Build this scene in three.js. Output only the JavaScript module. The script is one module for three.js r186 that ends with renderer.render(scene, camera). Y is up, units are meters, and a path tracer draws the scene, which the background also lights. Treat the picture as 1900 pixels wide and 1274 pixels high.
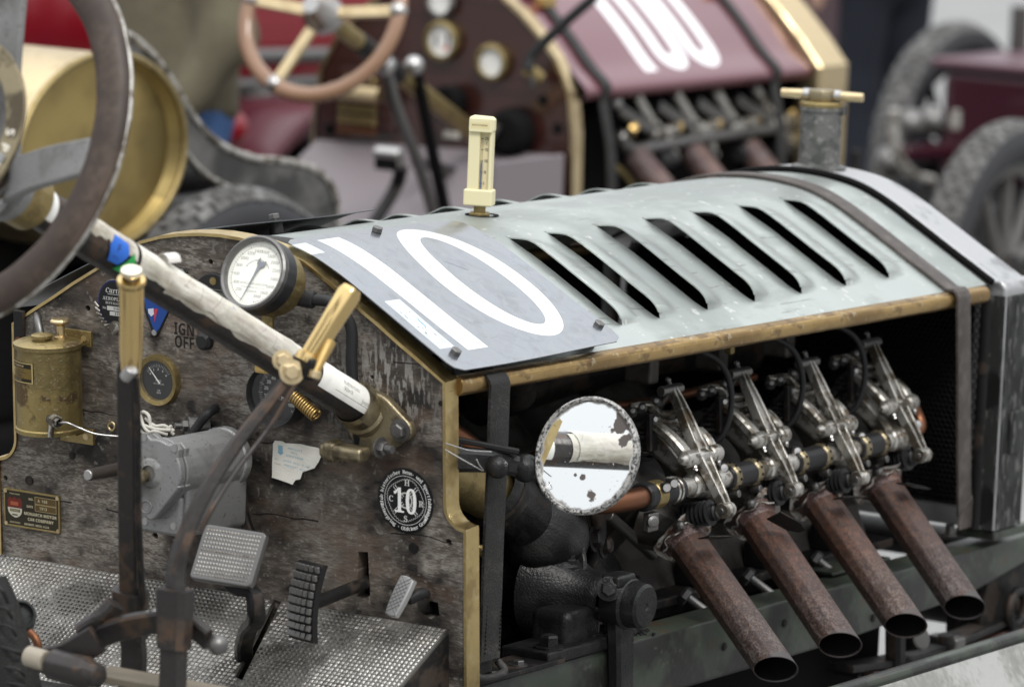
import * as THREE from 'three';
import { mergeGeometries, toCreasedNormals } from 'three/addons/utils/BufferGeometryUtils.js';
import { RoundedBoxGeometry } from 'three/addons/geometries/RoundedBoxGeometry.js';
import { MarchingCubes } from 'three/addons/objects/MarchingCubes.js';

// ---------------------------------------------------------------- camera, sky, sun, exposure
const W = 1024, H = 686, FL = 9182, CX = 950, CY = 637;      // focal length and centre in pixels of the 1900 x 1274 photograph
const v3 = (x, y, z) => new THREE.Vector3(x, y, z);
const AX = v3(5950, -1037, FL).normalize(), AZ = v3(14500, 1900, -FL).normalize();
AZ.addScaledVector(AX, -AZ.dot(AX)).normalize();
const AY = AZ.clone().cross(AX);
const scene = new THREE.Scene();
const camera = new THREE.PerspectiveCamera(2 * Math.atan(CY / FL) * 180 / Math.PI, W / H, 0.3, 200);
const EYE = v3(-5.78933, 2.08082, 4.18220);
camera.position.copy(EYE);
camera.quaternion.setFromRotationMatrix(new THREE.Matrix4().makeBasis(v3(AX.x, AY.x, AZ.x), v3(-AX.y, -AY.y, -AZ.y), v3(-AX.z, -AY.z, -AZ.z)));
camera.focus = 7.35;
camera.userData.fStop = 4.6;
scene.add(camera);
const renderer = new THREE.WebGLRenderer({ antialias: true });
renderer.setSize(W, H);
renderer.toneMapping = THREE.LinearToneMapping;
renderer.toneMappingExposure = 1.24;
renderer.shadowMap.enabled = true;
{ // an even white overcast, a little brighter overhead
  const w = 256, h = 128, d = new Float32Array(w * h * 4);
  for (let y = 0; y < h; y++) for (let x = 0; x < w; x++) {
    const e = ((y + .5) / h - .5) * Math.PI, up = Math.max(0, Math.sin(e)), a = x / w * Math.PI * 2;
    let l = e < 0 ? .2 : .25 + 1.78 * up;
    if (e > 0) l *= 1 + .07 * Math.sin(a * 3 + up * 7) * Math.cos(up * 9 + a) ;
    const i = (y * w + x) * 4; d[i] = l * .965; d[i + 1] = l * .99; d[i + 2] = l * 1.02; d[i + 3] = 1;
  }
  const sky = new THREE.DataTexture(d, w, h, THREE.RGBAFormat, THREE.FloatType);
  sky.mapping = THREE.EquirectangularReflectionMapping; sky.magFilter = THREE.LinearFilter; sky.needsUpdate = true;
  scene.background = sky; scene.environment = sky;
}
const sun = new THREE.DirectionalLight(new THREE.Color(1, .97, .92), 1.5);
sun.position.set(-3.5, 9, 4.2); sun.target.position.set(1, 1, -.5);
sun.shadow.radius = 26; sun.castShadow = true; sun.shadow.mapSize.set(2048, 2048);
Object.assign(sun.shadow.camera, { left: -8, right: 8, top: 8, bottom: -8, near: 1, far: 30 });
scene.add(sun, sun.target);

// ---------------------------------------------------------------- measuring: where a line of sight meets a plane of the place
const ray = (px, py) => { const x = (px - CX) / FL, y = (py - CY) / FL; return v3(AX.x * x + AX.y * y + AX.z, AY.x * x + AY.y * y + AY.z, AZ.x * x + AZ.y * y + AZ.z); };
const onAxis = (k) => (px, py, at) => { const r = ray(px, py); return EYE.clone().addScaledVector(r, (at - EYE[k]) / r[k]); };
const onX = onAxis('x'), onY = onAxis('y'), onZ = onAxis('z');
const RAKE = 4.7 * Math.PI / 180, DN = v3(-Math.cos(RAKE), -Math.sin(RAKE), 0), DV = v3(-Math.sin(RAKE), Math.cos(RAKE), 0), D0 = v3(0, 1.05, 0);
const DASH = new THREE.Matrix4().makeBasis(v3(0, 0, 1), DV, DN).setPosition(D0);       // the dashboard's own axes: right, up, towards the seats
const onD = (px, py, off = 0) => { const r = ray(px, py), t = (D0.clone().sub(EYE).dot(DN) + off) / r.dot(DN), p = EYE.clone().addScaledVector(r, t).sub(D0); return v3(p.z, p.dot(DV), off); };

// ---------------------------------------------------------------- chance and noise
let seed = 7;
const rnd = () => { seed = (seed + 0x6D2B79F5) | 0; let t = Math.imul(seed ^ seed >>> 15, 1 | seed); t = t + Math.imul(t ^ t >>> 7, 61 | t) ^ t; return ((t ^ t >>> 14) >>> 0) / 4294967296; };
const rr = (a, b) => a + (b - a) * rnd();
const hash = (x, y, s) => { let h = Math.imul(x, 374761393) ^ Math.imul(y, 668265263) ^ Math.imul(s, 1442695041); h = Math.imul(h ^ h >>> 13, 1274126177); return ((h ^ h >>> 16) >>> 0) / 4294967296; };
function noise(u, v, fx, fy, s) {      // periodic over 0..1
  const x = u * fx, y = v * fy, x0 = Math.floor(x), y0 = Math.floor(y), a = x - x0, b = y - y0, p = a * a * (3 - 2 * a), q = b * b * (3 - 2 * b);
  const i = ((x0 % fx) + fx) % fx, j = ((y0 % fy) + fy) % fy, i1 = (i + 1) % fx, j1 = (j + 1) % fy;
  return (hash(i, j, s) * (1 - p) + hash(i1, j, s) * p) * (1 - q) + (hash(i, j1, s) * (1 - p) + hash(i1, j1, s) * p) * q;
}
function fbm(u, v, fx, fy, o, s) { let a = 0, w = .5, t = 0; for (let k = 0; k < o; k++) { a += w * noise(u, v, fx << k, fy << k, s + k * 17); t += w; w *= .55; } return a / t; }
const ss = (a, b, x) => { const t = Math.min(1, Math.max(0, (x - a) / (b - a))); return t * t * (3 - 2 * t); };
const mixc = (a, b, t) => [a[0] + (b[0] - a[0]) * t, a[1] + (b[1] - a[1]) * t, a[2] + (b[2] - a[2]) * t];
const s8 = (l) => { l = Math.min(1, Math.max(0, l)); return 255 * (l <= .0031308 ? 12.92 * l : 1.055 * Math.pow(l, 1 / 2.4) - .055); };

// ---------------------------------------------------------------- materials
function dataTex(data, n, m, srgb) {
  const t = new THREE.DataTexture(data, n, m, THREE.RGBAFormat);
  t.wrapS = t.wrapT = THREE.RepeatWrapping; t.magFilter = THREE.LinearFilter; t.minFilter = THREE.LinearMipmapLinearFilter; t.generateMipmaps = true;
  if (srgb) t.colorSpace = THREE.SRGBColorSpace;
  t.needsUpdate = true; return t;
}
// fn(u, v) -> { c: linear colour, r: roughness, h: height 0..1, m: metalness }
function baked(n, tile, fn, o = {}, m = n) {
  const C = new Uint8Array(n * m * 4), R = new Uint8Array(n * m * 4);
  for (let y = 0, i = 0; y < m; y++) for (let x = 0; x < n; x++, i += 4) {
    const q = fn((x + .5) / n, (y + .5) / m);
    for (let k = 0; k < 3; k++) C[i + k] = s8(q.c[k]);
    R[i + 1] = 255 * Math.min(1, Math.max(0, q.r)); R[i + 2] = 255 * (q.m ?? 1); R[i] = 255 * Math.min(1, Math.max(0, q.h ?? .5));
    C[i + 3] = R[i + 3] = 255;
  }
  const rep = (t) => { if (tile) t.repeat.set(1 / tile, 1 / tile); return t; };
  const map = rep(dataTex(C, n, m, true)), rough = rep(dataTex(R, n, m)), bump = o.bump ? rough : null;
  const { bump: bs, ...rest } = o;
  const mat = new THREE.MeshPhysicalMaterial({ map, roughnessMap: rough, roughness: 1, metalness: 0, ...rest });
  if (o.metalMap) { delete mat.metalMap; mat.metalnessMap = rough; mat.metalness = 1; }
  if (bump) { mat.bumpMap = bump; mat.bumpScale = bs; }
  return mat;
}
const plain = (c, roughness, metalness = 0, o = {}) => new THREE.MeshPhysicalMaterial({ specularIntensity: .6, color: new THREE.Color().setRGB(...c), roughness, metalness, ...o });
function canvasTex(w, h, draw) {
  const c = document.createElement('canvas'); c.width = w; c.height = h;
  const g = c.getContext('2d'); draw(g, w, h);
  const t = new THREE.CanvasTexture(c); t.colorSpace = THREE.SRGBColorSpace; t.magFilter = THREE.LinearFilter; t.minFilter = THREE.LinearMipmapLinearFilter; return t;
}
const printed = (w, h, draw, roughness = .5, metalness = 0, o = {}) => new THREE.MeshPhysicalMaterial({ map: canvasTex(w, h, draw), roughness, metalness, ...o });
function arcText(g, text, cx, cy, r, mid, step, inside) {      // lettering along a circle; mid in radians from the top, clockwise
  const n = text.length;
  for (let i = 0; i < n; i++) {
    const a = mid + (inside ? -1 : 1) * (i - (n - 1) / 2) * step;
    g.save(); g.translate(cx + Math.sin(a) * r, cy - Math.cos(a) * r); g.rotate(inside ? a + Math.PI : a); g.fillText(text[i], 0, 0); g.restore();
  }
}

const M = {};
const brassy = (dark, tone) => (u, v) => {
  const a = fbm(u, v, 4, 4, 5, 11), b = fbm(u, v, 24, 24, 3, 31), k = fbm(u, v, 9, 9, 4, 53), t = ss(.5, .72, a * .6 + k * .5) * dark;
  const sp = ss(.66, .74, b);
  let c = mixc(tone, [.16, .10, .045], Math.min(1, t + (1 - b) * .18));
  c = mixc(c, [.55, .5, .38], sp * .25);
  return { c, r: .27 + .3 * t + .18 * b, h: .5 + .3 * (b - .5) };
};
M.brass = baked(512, .22, brassy(.4, [.62, .43, .17]), { metalness: 1, bump: .0004 });
M.brassDull = baked(512, .2, (u, v) => { const a = fbm(u, v, 4, 4, 6, 311), b = fbm(u, v, 60, 60, 3, 313), k = fbm(u, v, 7, 7, 5, 315), t = ss(.5, .7, a * .6 + k * .4), d = ss(.56, .74, fbm(u, v, 9, 9, 6, 317)), sp = ss(.7, .74, b); let c = mixc([.3, .23, .1], [.19, .145, .065], t); c = mixc(c, [.1, .07, .04], d * .4); c = mixc(c, [.5, .47, .38], sp * .3); return { c, r: .36 + .2 * b + .12 * t + .1 * d, h: b }; }, { metalness: .9, bump: .0004 });
M.drum = baked(256, .8, (u, v) => { const a = fbm(u, v, 4, 4, 5, 351), b = fbm(u, v, 30, 30, 3, 353); return { c: mixc([.4, .3, .115], [.2, .15, .06], ss(.35, .7, a)), r: .42 + .2 * b, h: b }; }, { metalness: .85 });
M.bronze = baked(512, .15, (u, v) => { const a = fbm(u, v, 5, 5, 5, 331), b = fbm(u, v, 50, 50, 3, 333); return { c: mixc([.28, .235, .15], [.1, .082, .055], ss(.42, .66, a)), r: .36 + .2 * b, h: b }; }, { metalness: .85, bump: .0004 });
M.rail = baked(512, .4, (u, v) => { const a = fbm(u, v, 3, 5, 5, 341), b = fbm(u, v, 60, 60, 3, 343), sp = ss(.7, .74, fbm(u, v, 40, 40, 3, 345)); let c = mixc([.44, .3, .125], [.27, .175, .075], ss(.4, .68, a)); c = mixc(c, [.1, .06, .04], ss(.6, .7, fbm(u, v, 9, 16, 4, 347)) * .5); c = mixc(c, [.6, .55, .42], sp * .35); return { c, r: .3 + .18 * b, h: b }; }, { metalness: .95, bump: .0003 });
M.brassStrip = baked(512, .25, brassy(.45, [.56, .43, .2]), { metalness: 1, bump: .0003 });
M.brassPale = baked(512, .25, brassy(.3, [.66, .53, .32]), { metalness: 1, bump: .0003 });
M.copper = plain([.2, .088, .048], .42, .95);
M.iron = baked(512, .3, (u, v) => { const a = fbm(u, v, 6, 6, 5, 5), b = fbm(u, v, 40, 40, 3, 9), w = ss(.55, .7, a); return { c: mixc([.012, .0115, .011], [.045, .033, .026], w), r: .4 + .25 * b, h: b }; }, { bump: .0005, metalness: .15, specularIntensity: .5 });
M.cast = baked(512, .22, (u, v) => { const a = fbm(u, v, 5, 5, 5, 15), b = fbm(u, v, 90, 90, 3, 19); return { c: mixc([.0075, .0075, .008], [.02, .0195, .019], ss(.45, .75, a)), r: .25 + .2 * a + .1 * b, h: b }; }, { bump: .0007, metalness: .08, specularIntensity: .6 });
M.lever = baked(512, .25, (u, v) => { const a = fbm(u, v, 6, 6, 5, 405), b = fbm(u, v, 40, 40, 3, 409), w = ss(.5, .68, a); return { c: mixc([.05, .046, .044], [.11, .075, .055], w), r: .34 + .25 * b + .1 * w, h: b }; }, { bump: .0005, metalness: .75 });
M.caseGrey = baked(512, .4, (u, v) => { const a = fbm(u, v, 5, 5, 5, 425), b = fbm(u, v, 50, 50, 3, 429), w = ss(.45, .7, a); return { c: mixc([.075, .07, .064], [.022, .018, .015], w), r: .4 + .25 * b, h: b }; }, { bump: .0006, metalness: .3 });
M.brassBright = plain([.6, .44, .2], .16, 1);
M.nearBlack = plain([.006, .0055, .0055], .85, 0, { specularIntensity: .2 });  // near-black parts, and the added blocks that stand in for shade
M.alu = baked(512, .16, (u, v) => {
  const a = fbm(u, v, 6, 6, 5, 41), b = fbm(u, v, 60, 60, 3, 43), oil = ss(.47, .64, a), st = ss(.6, .68, fbm(u, v, 12, 12, 4, 47));
  let c = mixc([.47, .455, .42], [.07, .058, .04], oil * .88); c = mixc(c, [.13, .085, .045], st * .6);
  return { c, r: .36 + .22 * b + .1 * oil, h: b * .8 + a * .2 };
}, { bump: .0005, metalness: .85 });
M.aluCast = baked(512, .25, (u, v) => {
  const a = fbm(u, v, 4, 4, 5, 141), b = fbm(u, v, 70, 70, 3, 143), d = ss(.45, .8, a), p = ss(.74, .78, fbm(u, v, 60, 60, 3, 149));
  return { c: mixc(mixc([.27, .27, .265], [.15, .147, .14], d), [.07, .06, .05], p * .6), r: .48 + .15 * b, h: b * .7 - p * .3 + .3 };
}, { bump: .0005, metalness: .55 });
M.steel = plain([.42, .41, .4], .32, 1);
M.steelDark = plain([.16, .155, .15], .42, .9);
M.rust = baked(512, .1935, (u, v) => {
  const a = fbm(u, v, 5, 5, 5, 61), b = fbm(u, v, 100, 100, 3, 63), d0 = fbm(u, v, 9, 9, 4, 69), g = ss(.5, .62, b * .65 + d0 * .35), o = ss(.42, .64, a * .55 + b * .45);
  let c = mixc([.07, .042, .04], [.14, .066, .045], o); c = mixc(c, [.2, .175, .175], g * .55);
  return { c, r: .5 + .2 * b, h: b };
}, { bump: .0005, metalness: .3 });
M.pipe = baked(512, 0, (u, v) => {             // one stub unrolled: u round it, v from the cylinder to its mouth; heat browned, speckled towards the mouth
  const a = fbm(u, v, 5, 8, 5, 161), b = fbm(u, v, 84, 120, 2, 163), f = fbm(u, v, 150, 220, 2, 165), d0 = fbm(u, v, 10, 14, 4, 167), w = v + (a - .5) * .35;
  const grey = ss(.25, .85, w), g = ss(.52, .6, b * .5 + f * .3 + d0 * .2 + .06 * grey), o = ss(.4, .62, a * .5 + b * .5);
  let c = mixc([.05, .032, .027], [.105, .045, .026], o * (1 - .45 * grey)); c = mixc(c, [.14, .13, .126], g * (.1 + .5 * grey)); c = mixc(c, [.026, .021, .021], ss(.56, .66, fbm(u, v, 30, 40, 4, 169)) * .5); c = mixc(c, [.03, .026, .026], ss(.5, .66, a) * .45);
  const tip = ss(.915, .93, v + (d0 - .5) * .03); c = mixc(c, [.065, .06, .06], tip * .85);
  return { c, r: .48 + .22 * b, h: b * .6 + f * .4 };
}, { bump: .0005, metalness: .35 }, 1024);
M.pipe.map.wrapT = M.pipe.roughnessMap.wrapT = THREE.ClampToEdgeWrapping;
M.green = baked(512, .5, (u, v) => {
  const a = fbm(u, v, 5, 5, 5, 71), b = fbm(u, v, 50, 50, 3, 73), d = ss(.46, .66, a), s = ss(.77, .8, fbm(u, v, 34, 34, 3, 77));
  let c = mixc([.034, .042, .03], [.011, .012, .01], d); c = mixc(c, [.16, .16, .13], s * .16); c = mixc(c, [.05, .028, .016], ss(.66, .74, fbm(u, v, 9, 9, 4, 79)) * .6);
  return { c, r: .3 + .25 * a + .1 * b, h: b };
}, { bump: .0004, metalness: .1, clearcoat: .12, clearcoatRoughness: .3 });
M.bonnet = baked(1024, .9, (u, v) => {
  const a = fbm(u, v, 4, 4, 6, 81), b = fbm(u, v, 90, 90, 2, 83), d = ss(.42, .72, a), s = ss(.77, .81, fbm(u, v, 60, 60, 3, 87)), st = fbm(u, v, 7, 26, 5, 85), sc = ss(.76, .8, fbm(u, v, 12, 160, 3, 88));
  let c = mixc([.43, .465, .44], [.3, .325, .31], d); c = mixc(c, [.27, .29, .27], ss(.5, .7, st) * .5); c = mixc(c, [.7, .7, .66], s * .5); c = mixc(c, [.1, .1, .09], sc * .45);
  return { c, r: .24 + .22 * a + .12 * ss(.4, .7, st) + .05 * b, h: fbm(u, v, 9, 9, 3, 89) * .9 + b * .03 };
}, { bump: .002, metalness: .72 });
M.leather = baked(512, .12, (u, v) => { const a = fbm(u, v, 6, 6, 4, 91), b = fbm(u, v, 50, 50, 3, 93); return { c: mixc([.018, .017, .016], [.05, .047, .044], ss(.45, .8, a * .7 + b * .3)), r: .5 + .2 * b, h: b }; }, { bump: .0008, specularIntensity: .6 });
M.leatherTan = baked(512, .12, (u, v) => { const a = fbm(u, v, 6, 6, 4, 95), b = fbm(u, v, 50, 50, 3, 97); return { c: mixc([.05, .041, .037], [.1, .085, .076], ss(.4, .8, a * .7 + b * .3)), r: .5 + .2 * b, h: b }; }, { bump: .0006 });
M.rubber = plain([.014, .014, .014], .62, 0, { specularIntensity: .5 });
M.tread = baked(512, .2, (u, v) => { const a = fbm(u, v, 5, 5, 4, 101), b = fbm(u, v, 40, 40, 3, 103); return { c: mixc([.06, .058, .056], [.16, .157, .153], ss(.4, .7, a * .6 + b * .4)), r: .85, h: b }; }, { bump: .001 });
M.tyre = plain([.028, .028, .031], .65);
M.rimWood = baked(512, .3, (u, v) => { const a = fbm(u, v, 4, 4, 6, 111), b = fbm(u, v, 50, 50, 3, 113); return { c: mixc([.034, .022, .016], [.08, .056, .043], ss(.35, .7, a * .75 + b * .25)), r: .46 + .2 * b, h: b * .4 + a * .6 }; }, { bump: .0005, specularIntensity: .8 });
M.floor = baked(512, .3, (u, v) => { const a = fbm(u, v, 5, 5, 5, 121), b = fbm(u, v, 60, 60, 3, 123), d = ss(.5, .7, a); return { c: mixc([.17, .165, .15], [.06, .053, .045], d * .8 + .15 * b), r: .45 + .2 * b, h: b }; }, { bump: .0004, metalness: .7 });
M.stud = baked(256, .3, (u, v) => { const a = fbm(u, v, 5, 5, 4, 125), b = fbm(u, v, 60, 60, 3, 127); return { c: mixc([.86, .85, .82], [.45, .43, .4], ss(.5, .72, a) * .8), r: .2 + .2 * b }; }, { metalness: .95 });
M.hose = plain([.014, .014, .015], .5, 0, { specularIntensity: .6 });
M.glass = new THREE.MeshPhysicalMaterial({ color: 0xffffff, roughness: .04, transmission: 1, thickness: 0, ior: 1.5 });
M.cream = plain([.66, .6, .38], .45);
M.rope = plain([.5, .48, .43], .9);

// ---------------------------------------------------------------- geometry
const Q = new THREE.Quaternion(), UPY = v3(0, 1, 0);
const frameTo = (o, dir) => new THREE.Matrix4().compose(o, new THREE.Quaternion().setFromUnitVectors(UPY, dir.clone().normalize()), v3(1, 1, 1));
const basis = (o, x, y) => { const X = x.clone().normalize(), Z = X.clone().cross(y).normalize(), Y = Z.clone().cross(X); return new THREE.Matrix4().makeBasis(X, Y, Z).setPosition(o); };
function tidy(g) {
  if (g.index) g = g.toNonIndexed();
  if (!g.attributes.normal) g.computeVertexNormals();
  for (const k of Object.keys(g.attributes)) if (!['position', 'normal', 'uv'].includes(k)) g.deleteAttribute(k);
  if (!g.attributes.uv) g.setAttribute('uv', new THREE.BufferAttribute(new Float32Array(g.attributes.position.count * 2), 2));
  g.morphAttributes = {}; return g;
}
function boxUV(g) {          // uv in metres by the way each face looks
  const p = g.attributes.position, uv = g.attributes.uv, a = v3(), b = v3(), c = v3();
  for (let i = 0; i < p.count; i += 3) {
    a.fromBufferAttribute(p, i); b.fromBufferAttribute(p, i + 1).sub(a); c.fromBufferAttribute(p, i + 2).sub(a); b.cross(c);
    const x = Math.abs(b.x), y = Math.abs(b.y), z = Math.abs(b.z);
    for (let k = 0; k < 3; k++) {
      const X = p.getX(i + k), Y = p.getY(i + k), Z = p.getZ(i + k);
      if (y >= x && y >= z) uv.setXY(i + k, X, Z); else if (x >= z) uv.setXY(i + k, Z, Y); else uv.setXY(i + k, X, Y);
    }
  }
  return g;
}
class MB {                   // collects shapes and turns them into one named mesh
  constructor(m) { this.m = m; this.g = []; }
  add(g, m) { g = tidy(g); if (m) g.applyMatrix4(m); if (this.m) g.applyMatrix4(this.m); this.g.push(g); return this; }
  build(name, material, parent, keepUV) {
    let g = mergeGeometries(this.g); if (!g) throw new Error('merge ' + name);
    if (!keepUV) boxUV(g);
    const o = new THREE.Mesh(g, material); o.name = name; o.castShadow = o.receiveShadow = true;
    (parent ?? scene).add(o); return o;
  }
}
const one = (name, material, parent, g, m, frame, keepUV) => new MB(frame).add(g, m).build(name, material, parent, keepUV);
function lathe(o, dir, prof, seg = 28, crease = .6) {          // prof: [radius, height] pairs along dir
  let g = new THREE.LatheGeometry(prof.map(([r, h]) => new THREE.Vector2(Math.max(r, 1e-5), h)), seg);
  g = toCreasedNormals(g, crease);
  return g.applyMatrix4(frameTo(o, dir));
}
function cyl(a, b, r0, r1 = r0, seg = 24, bev = Math.min(r0, r1) * .12) {
  const d = b.clone().sub(a), h = d.length();
  return lathe(a, d, [[0, 0], [r0 - bev, 0], [r0, bev], [r1, h - bev], [r1 - bev, h], [0, h]], seg, .5);
}
function pipe(a, b, r, t, seg = 40) {
  const d = b.clone().sub(a), h = d.length(), e = t * .4;
  return lathe(a, d, [[r - t, 0], [r, 0], [r, h - e], [r - e, h], [r - t + e, h], [r - t, h - e], [r - t, 0]], seg, .7);
}
function tube(pts, r, seg = 12, closed = false, n = 0) {
  const c = new THREE.CatmullRomCurve3(pts, closed, 'centripetal');
  const g = new THREE.TubeGeometry(c, n || Math.max(8, pts.length * 8), r, seg, closed);
  if (closed) return g;
  const out = [tidy(g)];
  for (const t of [0, 1]) { const p = c.getPointAt(t), d = c.getTangentAt(t).multiplyScalar(t ? 1 : -1); out.push(tidy(lathe(p, d, [[r, 0], [r * .7, r * .25], [0, r * .35]], seg))); }
  return mergeGeometries(out);
}
const rbox = (x, y, z, r = Math.min(x, y, z) * .15, s = 2) => new RoundedBoxGeometry(x, y, z, s, r);
const boxAt = (c, x, y, z, r, turn) => { const g = rbox(x, y, z, r); if (turn) g.applyQuaternion(turn); return g.translate(c.x, c.y, c.z); };
const ext = (shape, depth, bevel = 0, seg = 1, curve = 12) => new THREE.ExtrudeGeometry(shape, { depth: depth - 2 * bevel, bevelEnabled: bevel > 0, bevelThickness: bevel, bevelSize: bevel, bevelOffset: -bevel, bevelSegments: seg, curveSegments: curve }).translate(0, 0, bevel);
const shapeOf = (pts) => new THREE.Shape(pts.map((p) => new THREE.Vector2(p[0] ?? p.x, p[1] ?? p.y)));
function bar(pts, w, t, up, taper) {      // a forged flat bar along points: w across, t thick, up = the direction across
  const c = new THREE.CatmullRomCurve3(pts, false, 'centripetal'), n = pts.length * 8, P = [], I = [], k = Math.min(w, t) * .22;
  for (let i = 0; i <= n; i++) {
    const q = i / n, p = c.getPointAt(q), d = c.getTangentAt(q), u = up.clone().addScaledVector(d, -up.dot(d)).normalize(), s = d.clone().cross(u), f = taper ? taper(q) : 1, a = w / 2 * f, b = t / 2 * f;
    for (const [x, y] of [[a, b - k], [a - k, b], [k - a, b], [-a, b - k], [-a, k - b], [k - a, -b], [a - k, -b], [a, k - b]]) { const v = p.clone().addScaledVector(u, x).addScaledVector(s, y); P.push(v.x, v.y, v.z); }
  }
  for (let i = 0; i < n; i++) for (let j = 0; j < 8; j++) { const a = i * 8 + j, b = i * 8 + (j + 1) % 8; I.push(a, b, a + 8, b, b + 8, a + 8); }
  for (const s of [0, n * 8]) for (let j = 1; j < 7; j++) I.push(...(s ? [s, s + j, s + j + 1] : [s, s + j + 1, s + j]));
  const g = new THREE.BufferGeometry(); g.setAttribute('position', new THREE.Float32BufferAttribute(P, 3)); g.setIndex(I);
  return toCreasedNormals(g.toNonIndexed(), .7);
}
function bolt(p, d, r = .006, h = .005, washer = true) {
  const out = [];
  if (washer) out.push(tidy(lathe(p, d, [[r * 1.45, 0], [r * 1.45, r * .2], [r * .9, r * .25]], 20)));
  out.push(tidy(lathe(p, d, [[r, 0], [r, h * .85], [r * .8, h], [0, h]], 6, .3)));
  return mergeGeometries(out);
}
const rivet = (p, d, r, h = r * .6) => lathe(p, d, [[r, 0], [r * .92, h * .5], [r * .6, h * .88], [0, h]], 14, 2);
function grid(nu, nv, f) {                 // f(u, v) -> [Vector3, uv pair?]
  const g = new THREE.PlaneGeometry(1, 1, nu, nv), p = g.attributes.position, uv = g.attributes.uv;
  for (let j = 0, i = 0; j <= nv; j++) for (let k = 0; k <= nu; k++, i++) { const q = f(k / nu, j / nv); p.setXYZ(i, q.x, q.y, q.z); uv.setXY(i, k / nu, 1 - j / nv); }
  g.computeVertexNormals(); return g;
}
function arcShell(a, b, r, a0, a1, s0, s1, nu = 40, nv = 20, wave = 0) {       // a piece of skin on a round bar from a to b; angles from the top towards the right of the car
  const d = b.clone().sub(a).normalize(), side = v3(0, 0, 1), top = side.clone().cross(d).normalize(); if (top.y < 0) top.negate();
  const L = b.clone().sub(a).length();
  return grid(nu, nv, (u, v) => { const t = (s0 + (s1 - s0) * u) * L, q = a0 + (a1 - a0) * v, k = r + wave * (noise(u, v, 14, 6, 5) - .3); return a.clone().addScaledVector(d, t).addScaledVector(top, Math.cos(q) * k).addScaledVector(side, Math.sin(q) * k); });
}
const used = {};
const numbered = (n) => { used[n] = (used[n] ?? -1) + 1; return used[n] ? n + '_' + String(used[n]).padStart(3, '0') : n; };
function thing(name, label, category, p = v3(0, 0, 0), group) { const o = new THREE.Group(); o.name = numbered(name); o.position.copy(p); o.userData = { label, category }; if (group) o.userData.group = group; scene.add(o); return o; }
function tag(o, label, category, group) { o.name = numbered(o.name); o.userData.label = label; o.userData.category = category; if (group) o.userData.group = group; return o; }
const say = (o, label) => { o.userData.label = label; return o; };
// ================================================================ the near car: dashboard, bonnet, radiator, chassis
let board, bonnet, rad;
const car = thing('racing_car', 'weathered open veteran racing car with the number 10 on its raised bonnet plate', 'racing car');

// ---- dashboard board
const DTOP = [[.386, 0], [.348, .0235], [.31, .047], [.27, .073], [.228, .098], [.19, .122], [.145, .147], [.11, .158], [.075, .165], [.035, .17], [0, .1715]];
function dashOutline() {         // from the right foot over the arch to the left foot
  const r = [];
  r.push([.42, -.55], [.42, -.213]);
  for (let k = 0; k <= 8; k++) { const a = (270 - k * 11.25) * Math.PI / 180; r.push([.423 + .037 * Math.cos(a), -.176 + .037 * Math.sin(a)]); }
  r.push([.386, -.09]);
  for (const p of DTOP) r.push(p);
  return r.concat(r.slice(0, -1).reverse().map(([x, y]) => [-x, y]));
}
const dashWood = baked(2048, 0, (u, v) => {
  const wu = u + .012 * (fbm(u, v, 8, 8, 3, 231) - .5), wv = v + .02 * (fbm(u, v, 5, 7, 4, 233) - .5);
  const a = fbm(wu, wv, 7, 6, 6, 201), gr = fbm(wu, wv, 60, 190, 3, 203), fine = fbm(wu, wv, 190, 520, 2, 205), st = fbm(u, v, 7, 6, 6, 207), sp = fbm(u, v, 120, 100, 2, 209), wear = fbm(wu, wv, 9, 11, 6, 211), mot = fbm(wu, wv, 30, 34, 5, 213);
  const X = (u - .5) * .9, Y = -.56 + v * .76;
  let c = mixc([.064, .051, .042], [.128, .108, .089], ss(.35, .65, gr * .5 + a * .5));
  c = mixc(c, [.175, .156, .134], ss(.42, .66, wear * .5 + gr * .25 + fine * .25) * .85);           // worn down to grey fibres
  c = mixc(c, [.3, .282, .252], ss(.52, .68, wear * .45 + fine * .3 + gr * .25) * .5);
  c = mixc(c, [.016, .0135, .012], ss(.42, .64, st * .55 + mot * .35 + gr * .1) * .85);                          // oil soaked in
  c = mixc(c, [.012, .01, .009], ss(.6, .68, mot * .6 + st * .4) * .8);
  c = mixc(c, [.09, .052, .033], ss(.6, .7, fbm(u, v, 8, 12, 4, 217)) * .35);
  const near = ss(.13, .03, Math.hypot((X - .27) * .9, (Y + .02) * 1.3)); c = mixc(c, [.33, .32, .3], near * ss(.5, .6, fbm(u, v, 230, 40, 3, 215)) * .6);   // pale scratches where the paint has gone
  c = mixc(c, [.32, .3, .27], ss(.76, .8, sp) * .25);
  let h = gr * .35 + fine * .25 + mot * .2 + sp * .2;
  for (const [y0, amp, s0, x0, x1] of [[-.118, .012, 1, -.45, .1], [-.262, .01, 2, -.45, -.1], [.02, .004, 3, .3, .4], [-.232, .012, 4, .05, .4]]) {   // cracks
    if (X < x0 || X > x1) continue;
    const y = y0 + amp * (fbm(u, .5, 9, 3, 4, 300 + s0) - .5) * 2, d = Math.abs(Y - y), wd = .001 * (.3 + 1.4 * noise(u, .3, 26, 2, 310 + s0));
    if (d < wd && noise(u, .7, 14, 2, 320 + s0) > .28) { c = mixc(c, [.006, .005, .005], .9); h -= .5; }
  }
  return { c, r: .46 + .25 * gr + .15 * wear, h };
}, { bump: .0016, specularIntensity: .6 }, 1536);
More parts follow.
